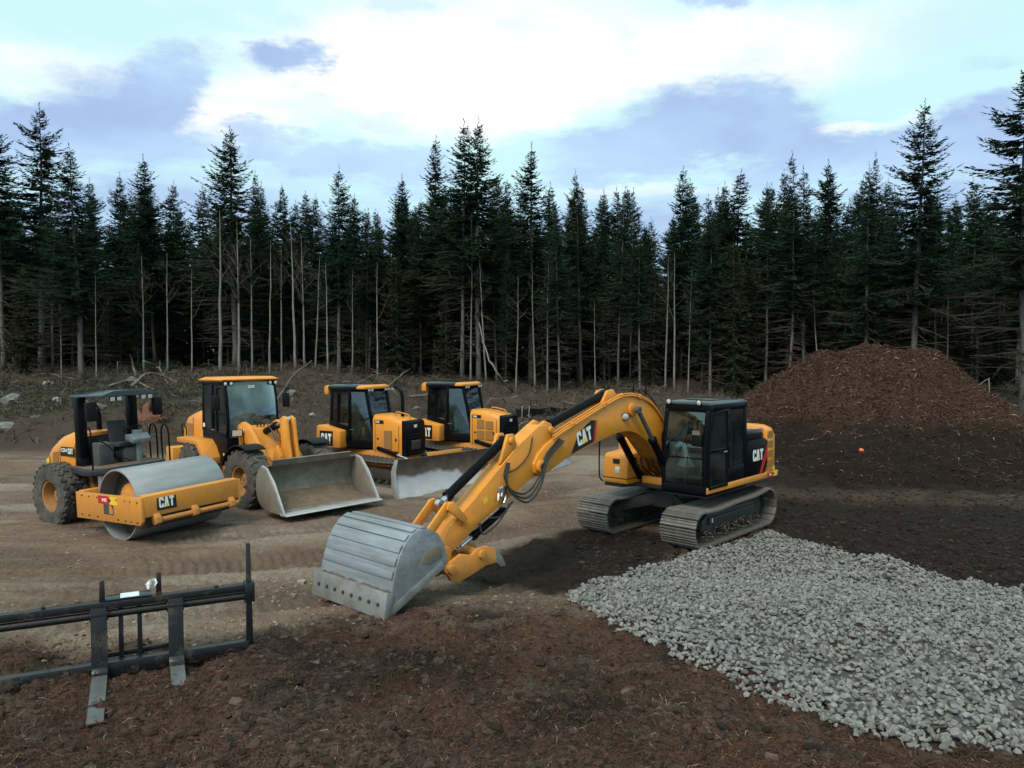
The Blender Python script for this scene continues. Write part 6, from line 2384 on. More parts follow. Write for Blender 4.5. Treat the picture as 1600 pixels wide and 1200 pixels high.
for s in (-1, 1):
    b = MB()
    b.prism([(-4.0, 1.52), (-2.55, 1.52), (-2.25, 1.30), (-2.05, 1.02), (-1.92, 1.02), (-1.92, 1.20), (-2.15, 1.48), (-2.45, 1.66), (-4.0, 1.66)], min(s * 0.70, s * 1.20), max(s * 0.70, s * 1.20))
    b.build('rear_fender', M['yellow'], Q, 0.015)
    MB().prism([(-2.35, 0.62), (-1.75, 0.62), (-1.7, 1.08), (-2.25, 1.08)], s * 0.55 - 0.1, s * 0.55 + 0.1).build('step_box', M['yellow'], Q, 0.02)
    rail(Q, [(-3.6, s * 1.16, 1.76), (-3.6, s * 1.18, 2.0), (-3.45, s * 1.18, 2.08), (-3.3, s * 1.17, 1.95), (-3.3, s * 1.16, 1.76)], 0.016, 'hand_rail', 'black')
# cab: lower tub, posts, glass, roof
b = MB()
b.prism([(-3.2, 1.22), (-1.72, 1.02), (-1.46, 1.10), (-1.40, 1.75), (-3.2, 1.95)], -0.74, 0.74)
b.build('cab_tub', M['black'], Q, 0.03)
wsp = [(-1.42, 1.75), (-1.36, 2.2), (-1.42, 2.8), (-1.56, 3.28)]
b = MB()
for s in (-1, 1):
    b.tube([(x - 0.03, s * 0.70, z) for x, z in wsp], 0.05, 8)
    b.bar((-2.42, s * 0.72, 1.8), (-2.42, s * 0.72, 3.28), 0.10, 0.08, (0, 1, 0))
    b.bar((-3.16, s * 0.70, 1.9), (-3.10, s * 0.70, 3.28), 0.12, 0.08, (0, 1, 0))
    b.bar((-3.16, s * 0.72, 3.24), (-1.54, s * 0.72, 3.24), 0.08, 0.10)
    b.bar((-3.16, s * 0.73, 1.93), (-1.44, s * 0.73, 1.80), 0.06, 0.10)
b.bar((-1.55, -0.72, 3.24), (-1.55, 0.72, 3.24), 0.08, 0.12)
b.bar((-3.12, -0.72, 3.24), (-3.12, 0.72, 3.24), 0.08, 0.12)
b.build('cab', M['black'], Q, 0.012)
b = MB()
n_ = 10
rings = []
for x, z in wsp:
    rings.append([(x + 0.10 * (1 - (y / 0.68) ** 2), y, z) for y in np.linspace(-0.67, 0.67, n_)])
vs = [p for r_ in rings for p in r_] + [(p[0] - 0.008, p[1], p[2]) for r_ in rings for p in r_]
fs = []
m_ = len(rings) * n_
for k in range(len(rings) - 1):
    for i in range(n_ - 1):
        a = k * n_ + i
        fs += [(a, a + 1, a + n_ + 1, a + n_), (m_ + a, m_ + a + n_, m_ + a + n_ + 1, m_ + a + 1)]
b.add(vs, fs)
ws = b.build('windscreen', M['windshield'], Q)
for s in (-1, 1):
    MB().prism([(-2.36, 1.92), (-1.46, 1.85), (-1.42, 2.3), (-1.46, 2.8), (-1.58, 3.18), (-2.36, 3.18)], s * 0.715, s * 0.723).build('door_glass', M['glass'], Q)
    MB().prism([(-3.08, 1.98), (-2.48, 1.94), (-2.48, 3.18), (-3.04, 3.18)], s * 0.715, s * 0.723).build('side_glass', M['glass'], Q)
    b = MB(); b.bar((-2.10, s * 0.745, 1.86), (-2.06, s * 0.745, 3.1), 0.03, 0.03, (0, 1, 0)); b.bar((-2.36, s * 0.735, 2.4), (-1.46, s * 0.735, 2.4), 0.02, 0.03)
    b.builds('door_bar', M['black'], Q)
    # mirrors
    MB().tube([(-1.6, s * 0.76, 3.1), (-1.42, s * 0.98, 3.12), (-1.40, s * 1.0, 2.9)], 0.013, 6).build('mirror_arm', M['black'], Q)
    MB().box(-1.46, -1.38, s * 1.0 - 0.10, s * 1.0 + 0.10, 2.52, 2.92).build('mirror', M['black_matte'], Q, 0.025)
MB().box(-3.11, -3.10, -0.64, 0.64, 1.98, 3.18).build('rear_glass', M['glass'], Q)
b = MB()
b.loft([[(-3.26, -0.78, 3.29), (-1.50, -0.80, 3.29), (-1.42, -0.4, 3.29), (-1.42, 0.4, 3.29), (-1.50, 0.80, 3.29), (-3.26, 0.78, 3.29)],
        [(-3.28, -0.80, 3.34), (-1.46, -0.82, 3.34), (-1.36, -0.4, 3.34), (-1.36, 0.4, 3.34), (-1.46, 0.82, 3.34), (-3.28, 0.80, 3.34)],
        [(-3.1, -0.66, 3.41), (-1.60, -0.68, 3.41), (-1.52, -0.4, 3.41), (-1.52, 0.4, 3.41), (-1.60, 0.68, 3.41), (-3.1, 0.66, 3.41)]])
b.build('cab_roof', M['yellow_clean'], Q, 0.012)
for y in (-0.72, -0.56, 0.56, 0.72):
    lamp(Q, (-1.46, y, 3.225), (1, 0, -0.05), 0.055)
text_flat(Q, 'maker_mark', 'CAT', (-1.40, -0.12, 3.10), (0, 1, 0), (-0.25, 0, 1), 0.10, M['white'])
# cab interior
b = MB()
b.prism([(-2.60, 1.98), (-2.10, 2.0), (-2.08, 2.12), (-2.58, 2.1)], -0.25, 0.25)
b.prism([(-2.66, 2.08), (-2.54, 2.08), (-2.62, 2.78), (-2.74, 2.76)], -0.24, 0.24)
b.build('seat', M['seat'], Q, 0.04)
b = MB(); b.prism([(-1.75, 1.80), (-1.55, 1.80), (-1.62, 2.10), (-1.78, 2.14)], -0.14, 0.14)
b.build('steering_column', M['interior'], Q, 0.02)
b = MB()
c = Vector((-1.84, 0, 2.24)); ax = Vector((-0.6, 0, 1)).normalized(); u = ax.orthogonal().normalized(); w_ = ax.cross(u)
b.tube([c + (u * math.cos(a) + w_ * math.sin(a)) * 0.19 for a in [2 * PI * k / 18 for k in range(19)]], 0.014, 6)
b.tube([c, (-1.72, 0, 2.1)], 0.03, 8)
b.build('steering_wheel', M['black_matte'], Q)
MB().prism([(-2.6, 1.95), (-1.95, 1.95), (-2.0, 2.3), (-2.55, 2.35)], -0.60, -0.34).build('side_console', M['interior_pale'], Q, 0.03)
MB().tube([(-1.36, -0.3, 1.95), (-1.30, 0.0, 2.3), (-1.36, 0.25, 2.6)], 0.01, 6).build('wiper', M['black'], Q)
flat('warning_label', [rect(0.09, 0.07)], (-1.70, -0.7405, 1.25), (1, 0, 0), (0, 0, 1), M['decal_yellow'], Q)
flat('hire_label', [rect(0.14, 0.11)], (-3.12, -0.745, 1.98), (1, 0, 0), (0, 0, 1), M['white'], Q)
HT = Matrix.Translation((-1.45, 0, 0)) @ Matrix.Rotation(R(-6.0), 4, 'Z') @ Matrix.Translation((1.45, 0, 0))
for o in LOD.children:
    if o not in front_parts:
        o.matrix_local = HT @ o.matrix_local
# bucket carried a little clear of the soil
bu.location.z = 0.16
flat('pinch_label', [[(0.06 * math.cos(a * PI / 6), 0.06 * math.sin(a * PI / 6)) for a in range(12)]], (0.12, -0.5605, 1.02), (1, 0, 0), (0, 0, 1), M['red'], Q)
# ------------------------------------------------------------------ bulldozers
dz_shoe = shoe_mesh(0.70, 0.175, 1, 0.06, 'track_shoe')


def bulldozer(loc, head, label, stack, yaw, blade_x, blade_y, blade_w, vent):
    D = empty('bulldozer', loc, (0, 0, R(head)))
    tag(D, label, 'bulldozer', 'bulldozers parked in the row')
    for s in (1, -1):
        yc = s * 0.98
        track(D, yc, -1.35, 1.28, 0.36, 0.40, 0.70, 0.175, dz_shoe, 0.035)
        MB().prism([(-1.0, 0.24), (1.05, 0.22), (1.15, 0.40), (1.0, 0.56), (-1.0, 0.60)], yc - 0.16, yc + 0.16).build('track_frame', M['track_dark'], D, 0.02)
        for k in range(7):
            wheel_disc('track_roller', D, -0.9 + k * 0.31, yc, 0.21, 0.12, 0.28, M['track_dark'], 0.5, 14)
        wheel_disc('sprocket', D, -1.35, yc, 0.46, 0.33, 0.12, M['track_dark'], 0.5, 24, 17)
        wheel_disc('idler', D, 1.28, yc, 0.42, 0.28, 0.14, M['track_dark'], 0.45, 20)
        # fuel and battery boxes over the rear of the tracks
        b = MB()
        b.prism([(-2.05, 1.04), (-1.02, 1.04), (-1.0, 1.58), (-1.90, 1.74), (-2.0, 1.70)], min(s * 0.62, s * 1.06), max(s * 0.62, s * 1.06))
        b.build('fender_tank', M['yellow_clean'], D, 0.035)
        ram(D, (0.10, s * 0.52, 1.06), (1.45, s * 0.58, 0.78), 0.06, 0.55, 'lift_cylinder')
        # push arm of the blade frame
        MB().prism([(-0.5, 0.32), (1.4, 0.36), (2.2, 0.42), (2.2, 0.62), (1.4, 0.64), (0.6, 0.55), (-0.5, 0.50)], s * 0.50 - 0.07, s * 0.50 + 0.07).build('push_arm', M['yellow'], D, 0.02)
    MB().prism([(-1.9, 0.5), (0.95, 0.45), (0.95, 0.95), (-1.9, 1.0)], -0.5, 0.5).build('main_frame', M['yellow'], D, 0.03)
    cat_logo(D, (-1.86, -1.0605, 1.10), (1, 0, 0), (0, 0, 1), 0.56, 0.46)
    # hood
    b = MB()
    def hr(x, zt, w, zb=0.86):
        return [(x, -w, zb), (x, -w, zt - 0.16), (x, -w + 0.05, zt - 0.04), (x, -w + 0.14, zt), (x, w - 0.14, zt), (x, w - 0.05, zt - 0.04), (x, w, zt - 0.16), (x, w, zb)]
    b.loft([hr(-0.15, 2.10, 0.50), hr(0.40, 2.06, 0.49), hr(0.98, 1.94, 0.47)])
    hd = b.build('engine_hood', M['yellow_clean'], D, 0.012)
    if vent == 1:
        MB().box(0.30, 0.60, -0.508, -0.488, 1.05, 1.62).build('vent_panel', M['yellow_vent'], hd)
    else:
        for x0, x1, z0, z1 in ((0.12, 0.40, 1.12, 1.42), (0.12, 0.40, 1.48, 1.78), (0.46, 0.74, 1.12, 1.42), (0.46, 0.74, 1.48, 1.74)):
            MB().box(x0, x1, -0.508, -0.484, z0, z1).build('vent_panel', M['yellow_vent'], hd)
    flat('model_plate', [rect(0.36, 0.11)], (-0.08, -0.502, 1.83), (1, 0, -0.03), (0.03, 0, 1), M['decal_black'], D)
    text_flat(D, 'model_number', 'D6K', (-0.04, -0.509, 1.855), (1, 0, -0.03), (0.03, 0, 1), 0.09, M['white'])
    # radiator guard
    b = MB()
    b.prism([(0.98, 0.86), (1.14, 0.86), (1.16, 1.60), (1.10, 1.90), (0.98, 1.95)], -0.485, 0.485)
    gr = b.build('radiator_guard', M['black'], D, 0.02)
    if vent == 1:
        MB().prism([(1.155, 1.02), (1.19, 1.06), (1.19, 1.30), (1.16, 1.34)], -0.24, 0.20).build('guard_cover', M['dark_frame'], gr, 0.01)
    for k in range(7):
        MB().box(1.15, 1.168, -0.40, 0.40, 0.95 + k * 0.09, 0.985 + k * 0.09).build('grille_bar', M['black_matte'], gr)
    cat_logo(D, (1.150, -0.10, 1.70), (0, 1, 0), (-0.18, 0, 1), 0.20, 0.13, False)
    # hood rail
    rail(D, [(0.45, -0.12, 2.05), (0.48, -0.14, 2.16), (0.60, -0.16, 2.18), (0.9, -0.16, 2.13), (1.02, -0.15, 2.08), (1.03, -0.14, 1.95)], 0.018, 'hood_rail', 'yellow')
    if stack:
        MB().tube([(0.55, 0.10, 2.0), (0.55, 0.10, 2.62), (0.50, 0.10, 2.80), (0.36, 0.10, 2.92), (0.24, 0.10, 2.95)], 0.055, 12).build('exhaust_stack', M['black'], D)
    # cab: tapers forward to a narrow windscreen
    zt = 2.88
    plan_b = [(-1.78, -0.72), (-0.92, -0.76), (-0.10, -0.46), (-0.10, 0.46), (-0.92, 0.76), (-1.78, 0.72)]
    b = MB()
    b.loft([[(x, y, 1.04) for x, y in plan_b], [(x, y, 1.30) for x, y in plan_b]])
    b.build('cab_tub', M['black'], D, 0.02)
    b = MB()
    top_in = [(-1.72, -0.68), (-0.94, -0.72), (-0.46, -0.50), (-0.46, 0.50), (-0.94, 0.72), (-1.72, 0.68)]
    for (x, y), (x2, y2) in zip(plan_b, top_in):
        b.bar((x * 0.98, y * 0.96, 1.25), (x2 * 0.98, y2 * 0.96, zt), 0.09, 0.08, (0, 1, 0))
    for i in range(6):
        p, q = top_in[i], top_in[(i + 1) % 6]
        b.bar((p[0] * 0.98, p[1] * 0.96, zt - 0.04), (q[0] * 0.98, q[1] * 0.96, zt - 0.04), 0.08, 0.10)
    b.bar((-1.78, -0.71, 1.62), (-0.92, -0.75, 1.45), 0.06, 0.5)
    b.bar((-1.78, 0.71, 1.62), (-0.92, 0.75, 1.45), 0.06, 0.5)
    b.build('cab', M['black'], D, 0.012)
    def pane(name, p, q, p2, q2, z0, z1, mat):
        k = 0.965
        f = (z0 - 1.25) / (zt - 1.25); g = (z1 - 1.25) / (zt - 1.25)
        def L(a, c, t): return (a[0] + (c[0] - a[0]) * t) * 0.985, (a[1] + (c[1] - a[1]) * t) * k
        a0 = L(p, p2, f); b0 = L(q, q2, f); a1 = L(p, p2, g); b1 = L(q, q2, g)
        nrm = Vector((b0[1] - a0[1], a0[0] - b0[0], 0)).normalized() * 0.006
        v = [(a0[0], a0[1], z0), (b0[0], b0[1], z0), (b1[0], b1[1], z1), (a1[0], a1[1], z1)]
        return MB().loft([v, [tuple(Vector(c) + nrm) for c in v]]).build(name, mat, D)
    for i, nm in ((0, 'side_glass'), (1, 'door_glass'), (2, 'windscreen'), (3, 'door_glass'), (4, 'side_glass'), (5, 'rear_glass')):
        j = (i + 1) % 6
        z0 = 1.80 if i in (0, 4) else 1.30 if i != 5 else 1.75
        pane(nm, plan_b[i], plan_b[j], top_in[i], top_in[j], z0, zt - 0.06, M['glass_dark'] if i in (0, 4, 5) else M['glass'])
    MB().box(-1.42, -1.36, -0.735, -0.705, 1.8, 2.72).build('window_bar', M['black'], D)
    # roof: dark centre, yellow rear cap and front visor
    b = MB()
    b.loft([[(x, y, z) for x, y in ((-1.80, -0.74), (-0.62, -0.74), (-0.62, 0.74), (-1.80, 0.74))] for z in (zt - 0.01, zt + 0.08)] + [[(x, y, zt + 0.13) for x, y in ((-1.70, -0.62), (-0.62, -0.62), (-0.62, 0.62), (-1.70, 0.62))]])
    b.build('cab_roof', M['roof_grey'], D, 0.012)
    b = MB()
    b.prism([(-2.0, zt - 0.20), (-1.81, zt - 0.20), (-1.805, zt + 0.09), (-1.92, zt + 0.10), (-2.0, zt + 0.04)], -0.72, 0.72)
    b.build('rear_cap', M['yellow_clean'], D, 0.03)
    b = MB()
    b.loft([[(x, y, z) for x, y in ((-0.615, -0.73), (-0.40, -0.60), (-0.32, -0.3), (-0.32, 0.3), (-0.40, 0.60), (-0.615, 0.73))] for z in (zt, zt + 0.07)] + [[(x, y, zt + 0.12) for x, y in ((-0.615, -0.62), (-0.46, -0.5), (-0.40, -0.3), (-0.40, 0.3), (-0.46, 0.5), (-0.615, 0.62))]])
    b.build('visor', M['yellow_clean'], D, 0.012)
    for y in (-0.46, -0.32, 0.32, 0.46):
        square_lamp(D, (-0.33, y, zt - 0.03), (1, 0, -0.1), 0.11, 0.09)
    # seat and levers
    b = MB()
    b.prism([(-1.40, 1.62), (-0.92, 1.64), (-0.90, 1.76), (-1.38, 1.74)], -0.24, 0.24)
    b.prism([(-1.46, 1.72), (-1.34, 1.72), (-1.42, 2.40), (-1.54, 2.38)], -0.23, 0.23)
    b.build('seat', M['seat'], D, 0.04)
    b = MB()
    for y in (-0.42, 0.36):
        b.box(-1.25, -0.75, y, y + 0.08, 1.3, 1.82)
    b.builds('armrest_console', M['interior'], D, 0.02)
    MB().prism([(-0.35, 1.3), (-0.14, 1.3), (-0.2, 1.95), (-0.34, 2.0)], -0.38, 0.38).build('dashboard', M['interior'], D, 0.03)
    rail(D, [(-0.84, -0.80, 1.25), (-0.86, -0.82, 1.6), (-0.86, -0.82, 2.2), (-0.88, -0.79, 2.6)], 0.014, 'grab_handle')
    # blade on its frame
    T = Matrix.Translation((blade_x, blade_y, -0.06)) @ Matrix.Rotation(R(yaw), 4, 'Z')
    hw = blade_w / 2
    pr = [(0.10, 0.0), (0.02, 0.18), (-0.06, 0.40), (-0.10, 0.62), (-0.09, 0.84), (-0.04, 1.02), (0.04, 1.14)]
    bk_ = [(x - 0.035 - 0.10 * math.sin(i / 6 * PI), z) for i, (x, z) in enumerate(pr)]
    MBd = MB(T)
    MBd.prism(pr + bk_[::-1], -hw, hw)
    me = MBd.mesh('blade', 0, sharp=40)
    me.transform(T.inverted())
    bl = link('blade', me, M['blade'], D)
    bl.matrix_local = T
    MB().prism([(0.115, -0.02), (0.14, -0.015), (0.055, 0.20), (0.03, 0.19)], -hw - 0.01, hw + 0.01).build('cutting_edge', M['scoop_edge'], bl, 0.004)
    for y in (-hw - 0.03, hw):
        MB().prism([(0.13, 0.0), (-0.10, 0.02), (-0.22, 0.3), (-0.24, 0.8), (-0.08, 1.12), (0.05, 1.15), (-0.03, 0.84), (-0.03, 0.5)], y, y + 0.03).build('end_plate', M['scoop_edge'], bl, 0.005)
    MB().prism([(0.00, 1.135), (0.045, 1.135), (0.02, 1.24), (-0.02, 1.24)], -hw * 0.42, hw * 0.30).build('spill_guard', M['yellow'], bl, 0.01)
    for y in (-0.9, 0, 0.9):
        MB().prism([(-0.14, 0.15), (-0.45, 0.35), (-0.45, 0.65), (-0.16, 0.95)], y - 0.03, y + 0.03).build('rib', M['yellow'], bl, 0.01)
    MB().box(-0.55, -0.42, -0.62, 0.62, 0.35, 0.66).build('carrier', M['yellow'], bl, 0.03)
    return D


D1 = bulldozer((-3.95, 24.2, -0.24), -31.0, 'yellow bulldozer nearer the loader with a soil-smeared white blade and an exhaust stack', True, -11.5, 2.72, -0.52, 3.75, 1)
D2 = bulldozer((-1.02, 25.95, -0.22), -30.0, 'yellow bulldozer farther right, its hood rising behind the excavator boom', False, 2.0, 2.60, 0.0, 3.3, 2)
# ------------------------------------------------------------------ pallet fork carriage in the foreground
def hit(px, py, y0=5.0, y1=70.0):
    """where the line of sight of a photo point meets ground or pile"""
    r = ray(px, py)
    ys = np.linspace(y0, y1, 4000)
    xs = r.x / r.y * ys
    zs = CAM_H + r.z / r.y * ys
    m_ = zs < top(xs, ys)
    k = int(np.argmax(m_)) if m_.any() else int(np.searchsorted(ys, 44.0))
    return float(xs[k]), float(ys[k]), float(top(xs[k:k + 1], ys[k:k + 1])[0])


FK = empty('fork_carriage', (-2.94, 8.52, 0.41), (R(-2), 0, R(26)))
tag(FK, 'black steel pallet fork carriage lying upright on the soil at lower left', 'fork carriage')
Q = FK
M['fork_black'] = m_steel('scuffed black fork paint', (0.010, 0.0105, 0.012), (0.005, 0.005, 0.0055), (0.06, 0.045, 0.035), 0.34, 0.36, 0.0, (1, 1, 1), 4)
M['fork_rust'] = m_steel('rusty shaft', (0.022, 0.021, 0.021), (0.012, 0.012, 0.012), (0.10, 0.035, 0.022), 0.22, 0.35, 0.3, (1, 4, 4), 2.5)
M['fork_worn'] = m_steel('worn fork heel', (0.16, 0.16, 0.165), (0.07, 0.07, 0.072), (0.12, 0.09, 0.07), 0.3, 0.45, 0.3)
b = MB()
b.prism([(0.0, 0.70), (0.10, 0.70), (0.10, 0.715), (0.02, 0.715), (0.02, 0.765), (0.10, 0.765), (0.10, 0.78), (0.0, 0.78)], -2.72, -0.02, 'x')
b.build('top_rail', M['fork_black'], Q, 0.003)
MB().cyl((-2.72, 0.04, 0.645), (-0.02, 0.04, 0.645), 0.042, 18).build('hanger_shaft', M['fork_rust'], Q)
b = MB()
b.prism([(-0.02, 0.0), (0.16, 0.0), (0.16, 0.03), (0.02, 0.03), (0.02, 0.13), (0.10, 0.13), (0.10, 0.15), (-0.02, 0.15)], -2.72, -0.02, 'x')
b.build('bottom_rail', M['fork_black'], Q, 0.004)
b = MB(); b.prism([(-0.05, -0.05), (0.03, -0.05), (0.03, 0.0), (0.012, 1.24), (-0.03, 1.24)], 0.0, 0.05)
b.build('end_post', M['fork_black'], Q, 0.004)
MB().box(-0.06, 0.05, -0.02, 0.11, 0.58, 0.80).build('post_bracket', M['fork_black'], Q, 0.005)
b = MB(); b.prism([(-2.76, 0.0), (-2.70, 0.0), (-2.70, 0.85), (-2.75, 0.85)], 0.0, 0.05)
b.build('end_post', M['fork_black'], Q, 0.004)
for x in (-1.12, -1.30):
    MB().prism([(x - 0.025, 0.03), (x + 0.025, 0.03), (x + 0.022, 0.70), (x - 0.022, 0.70)], 0.105, 0.15).build('upright', M['fork_black'], Q, 0.004)
MB().bar((-1.5, 0.20, 0.16), (-0.7, 0.20, 0.18), 0.04, 0.05).build('lower_brace', M['fork_black'], Q, 0.004)
b = MB(); b.prism([(0.0, 0.782), (0.14, 0.80), (0.15, 0.815), (0.0, 0.80)], -1.44, -1.0, 'x')
b.build('latch_plate', M['roof_grey'], Q, 0.003)
MB().prism([(0.005, 0.803), (0.13, 0.819), (0.13, 0.823), (0.005, 0.807)], -1.30, -1.12, 'x').build('data_plate', M['lens'], Q)
for x, h in ((-0.93, 1.02), (-1.47, 1.0)):
    MB().prism([(x - 0.03, 0.72), (x + 0.03, 0.72), (x + 0.025, h), (x - 0.02, h)], 0.03, 0.055).build('stop_bar', M['fork_black'], Q, 0.004)
FKM = FK.matrix_basis.copy()
for x, ln in ((-1.50, 1.15), (-0.77, 0.62)):
    def gl(y):      # soil height under the tine in the carriage's own frame
        w = FKM @ Vector((x, y, 0))
        return surf1(w.x, w.y) - w.z
    tip = -ln
    zt_ = gl(-0.55) + 0.05; ze = gl(tip) + (0.03 if ln > 1 else -0.06)
    b = MB()
    pf = [(0.005, 0.735), (-0.055, 0.735), (-0.06, 0.12), (-0.085, 0.075), (-0.14, zt_ + 0.03), (-0.45, zt_), (tip, ze), (tip, ze - 0.012), (-0.45, zt_ - 0.045), (-0.06, zt_ - 0.03), (-0.005, 0.02)]
    b.prism([(y, z) for y, z in pf], x - 0.075, x + 0.075, 'x')
    tn = b.build('fork_tine', M['fork_black'], Q, 0.006)
    b = MB()
    b.prism([(-0.145, zt_ + 0.033), (-0.45, zt_ + 0.003), (tip + 0.01, ze + 0.003), (tip + 0.01, ze - 0.001), (-0.45, zt_ - 0.002), (-0.145, zt_ + 0.026)], x - 0.07, x + 0.07, 'x')
    b.build('worn_face', M['fork_worn'], tn)
    MB().cyl((x - 0.085, 0.04, 0.645), (x + 0.085, 0.04, 0.645), 0.062, 16).build('hanger_eye', M['fork_black'], tn)
    MB().cyl((x, 0.09, 0.13), (x, 0.09, 0.20), 0.02, 8).build('pin', M['fork_black'], tn)
# crumpled paper tag tied to a stop bar
p = FK.matrix_basis @ Vector((-1.0, -0.01, 0.92))
b = MB()
rg = np.random.default_rng(4)
n_ = 7
vs = []
for i in range(n_):
    for j in range(n_):
        u, v = i / (n_ - 1) - 0.5, j / (n_ - 1) - 0.5
        vs.append((u * 0.085 + 0.02 * v, 0.03 * math.sin(7 * u + 3 * v) + rg.uniform(-.012, .012), v * 0.10 + rg.uniform(-.006, .006)))
fs = [(i * n_ + j, (i + 1) * n_ + j, (i + 1) * n_ + j + 1, i * n_ + j + 1) for i in range(n_ - 1) for j in range(n_ - 1)]
b.add(vs, fs)
me = bpy.data.meshes.new('paper_tag'); me.from_pydata(b.v, [], b.f)
pt = link('paper_tag', me, m_plain('white paper', (0.78, 0.77, 0.77), 0.8, 0, 0.1))
pt.location = p; pt.rotation_euler = (0.2, 0.4, R(20))
sm = pt.modifiers.new('thickness', 'SOLIDIFY'); sm.thickness = 0.002
tag(pt, 'crumpled white paper tag hanging from the fork carriage', 'paper tag')


# ------------------------------------------------------------------ rocks, logs and roots on the rough ground behind
def m_rock(name, a, b_):
    t = NT(name)
    pos = t.coords()
    n = t.noise(2.5, 7, 0.65, pos)
    c = t.mix(t.mapr(n, 0.35, 0.68), a, b_)
    return t.bsdf(c, 0.9, 0, t.noise(9, 6, 0.65, pos), 0.6, 0.05, 0.3)


M['rock_pale'] = m_rock('pale rock', (0.42, 0.39, 0.35), (0.24, 0.22, 0.20))
M['rock_grey'] = m_rock('grey rock', (0.20, 0.20, 0.195), (0.09, 0.09, 0.088))
M['wood_grey'] = m_bark('weathered log', (0.24, 0.21, 0.18), (0.10, 0.085, 0.07))
M['wood_red'] = m_rock('torn red wood', (0.20, 0.085, 0.052), (0.07, 0.035, 0.025))


def rock_mesh(seed, mat):
    r = random.Random(seed)
    bm = bmesh.new()
    bmesh.ops.create_icosphere(bm, subdivisions=3, radius=1)
    ph = [r.uniform(0, 6) for _ in range(9)]
    for v in bm.verts:
        c = v.co
        d = 1 + 0.16 * math.sin(2.1 * c.x + ph[0]) * math.sin(1.9 * c.y + ph[1]) + 0.12 * math.sin(4.1 * c.z + ph[2]) * math.sin(3.7 * c.x + ph[3]) + 0.06 * math.sin(8 * c.y + ph[4]) * math.sin(7 * c.z + ph[5])
        v.co = c * d
    for k in range(7):   # flatten a few facets so that it looks split
        nrm = Vector((r.gauss(0, 1), r.gauss(0, 1), r.gauss(0, 1))).normalized()
        lim = r.uniform(0.68, 0.88)
        for v in bm.verts:
            e = v.co.dot(nrm) - lim
            if e > 0: v.co -= nrm * e * 0.9
    me = bpy.data.meshes.new('boulder')
    bm.to_mesh(me); bm.free()
    me.materials.append(mat)
    return me


def rock(px, py, w, label, mat='rock_grey', seed=1, flat_=0.7, name='boulder', group=None):
    x, y, z = hit(px, py)
    s = w / 1200 * y / 2
    o = link(name, rock_mesh(seed, M[mat]))
    o.location = (x, y + s * 0.5, z + s * flat_ * 0.35)
    o.scale = (s, s * 0.85, s * flat_)
    o.rotation_euler = (0.1, -0.1, seed * 1.7)
    tag(o, label, 'rock', group)
    return o


rock(74, 602, 22, 'pale flat boulder on the bank above the roller', 'rock_pale', 1, 0.45)
rock(86, 628, 13, 'small whitish rock below the pale flat boulder', 'rock_pale', 2, 0.9)
rock(12, 632, 40, 'broad grey boulder half buried at the left edge of the bank', 'rock_grey', 3, 0.7)
rock(8, 672, 46, 'low grey rock at the left edge, below the broad boulder', 'rock_grey', 4, 0.4)
rock(52, 655, 20, 'grey rock in the grass right of the low rock', 'rock_grey', 5, 0.5)
rock(150, 640, 24, 'grey rock behind the roller posts', 'rock_grey', 6, 0.5)
rock(455, 618, 20, 'grey rock between loader and left bulldozer', 'rock_grey', 7, 0.7)
rock(487, 650, 10, 'small pale rock left of the left bulldozer cab', 'rock_pale', 8, 0.8)
rock(205, 596, 18, 'pale rock under the fallen branches left of the loader', 'rock_grey', 9, 0.7)
rock(613, 610, 8, 'tiny white rock between the two bulldozers', 'rock_pale', 10, 0.8)
rock(470, 913, 16, 'small pale stone lying on the yard left of the bucket', 'rock_pale', 11, 0.6, 'pebble')
rock(650, 640, 14, 'grey rock left of the right bulldozer cab', 'rock_grey', 12, 0.6)
rock(1347, 706, 8, 'small bright orange ball lying on the dark mulch', 'rock_grey', 13, 1.0, 'orange_ball')
ob = [o for o in bpy.data.objects if o.name == 'orange_ball'][0]
ob['category'] = 'ball'
ob.data.materials.clear(); ob.data.materials.append(m_plain('orange plastic', (0.75, 0.13, 0.03), 0.45, 0, 0.15))


def log(pts, r0, r1, label, name='fallen_log', mat='wood_grey', stubs=3, cat='log', seed=1, group=None, lift=0.0):
    """fallen stem along photo points (px, py, extra height)"""
    r = random.Random(seed)
    P = []
    for q in pts:
        x, y, z = hit(q[0], q[1])
        if len(q) > 3:
            y = q[3]; x = (q[0] - 800) / 1200 * y; z = height_at(q[1], y)
        P.append(Vector((x, y, z + r0 * 0.6 + (q[2] if len(q) > 2 else 0))))
    S = spline(P, 4) if len(P) > 2 else [P[0].lerp(P[1], k / 5) for k in range(6)]
    S = [s + Vector((r.gauss(0, 0.03), r.gauss(0, 0.03), r.gauss(0, 0.03))) for s in S]
    root = empty(name, S[0])
    o0 = S[0].copy()
    b = MB(); b.tube([s - o0 for s in S], r0, 8, True, r1)
    b.build('stem', M[mat], root, sharp=180)
    for k in range(stubs):
        i = r.randrange(1, len(S))
        d = Vector((r.gauss(0, 1), r.gauss(0, 1), abs(r.gauss(0.4, 0.6)))).normalized()
        L = r.uniform(0.3, 0.9)
        MB().tube([S[i] - o0, S[i] - o0 + d * L * 0.6, S[i] - o0 + d * L + Vector((r.gauss(0, .1), 0, -.05))], [r1 * 0.6, r1 * 0.45, r1 * 0.15], 5).build('branch_stub', M[mat], root)
    tag(root, label, cat, group)
    return root


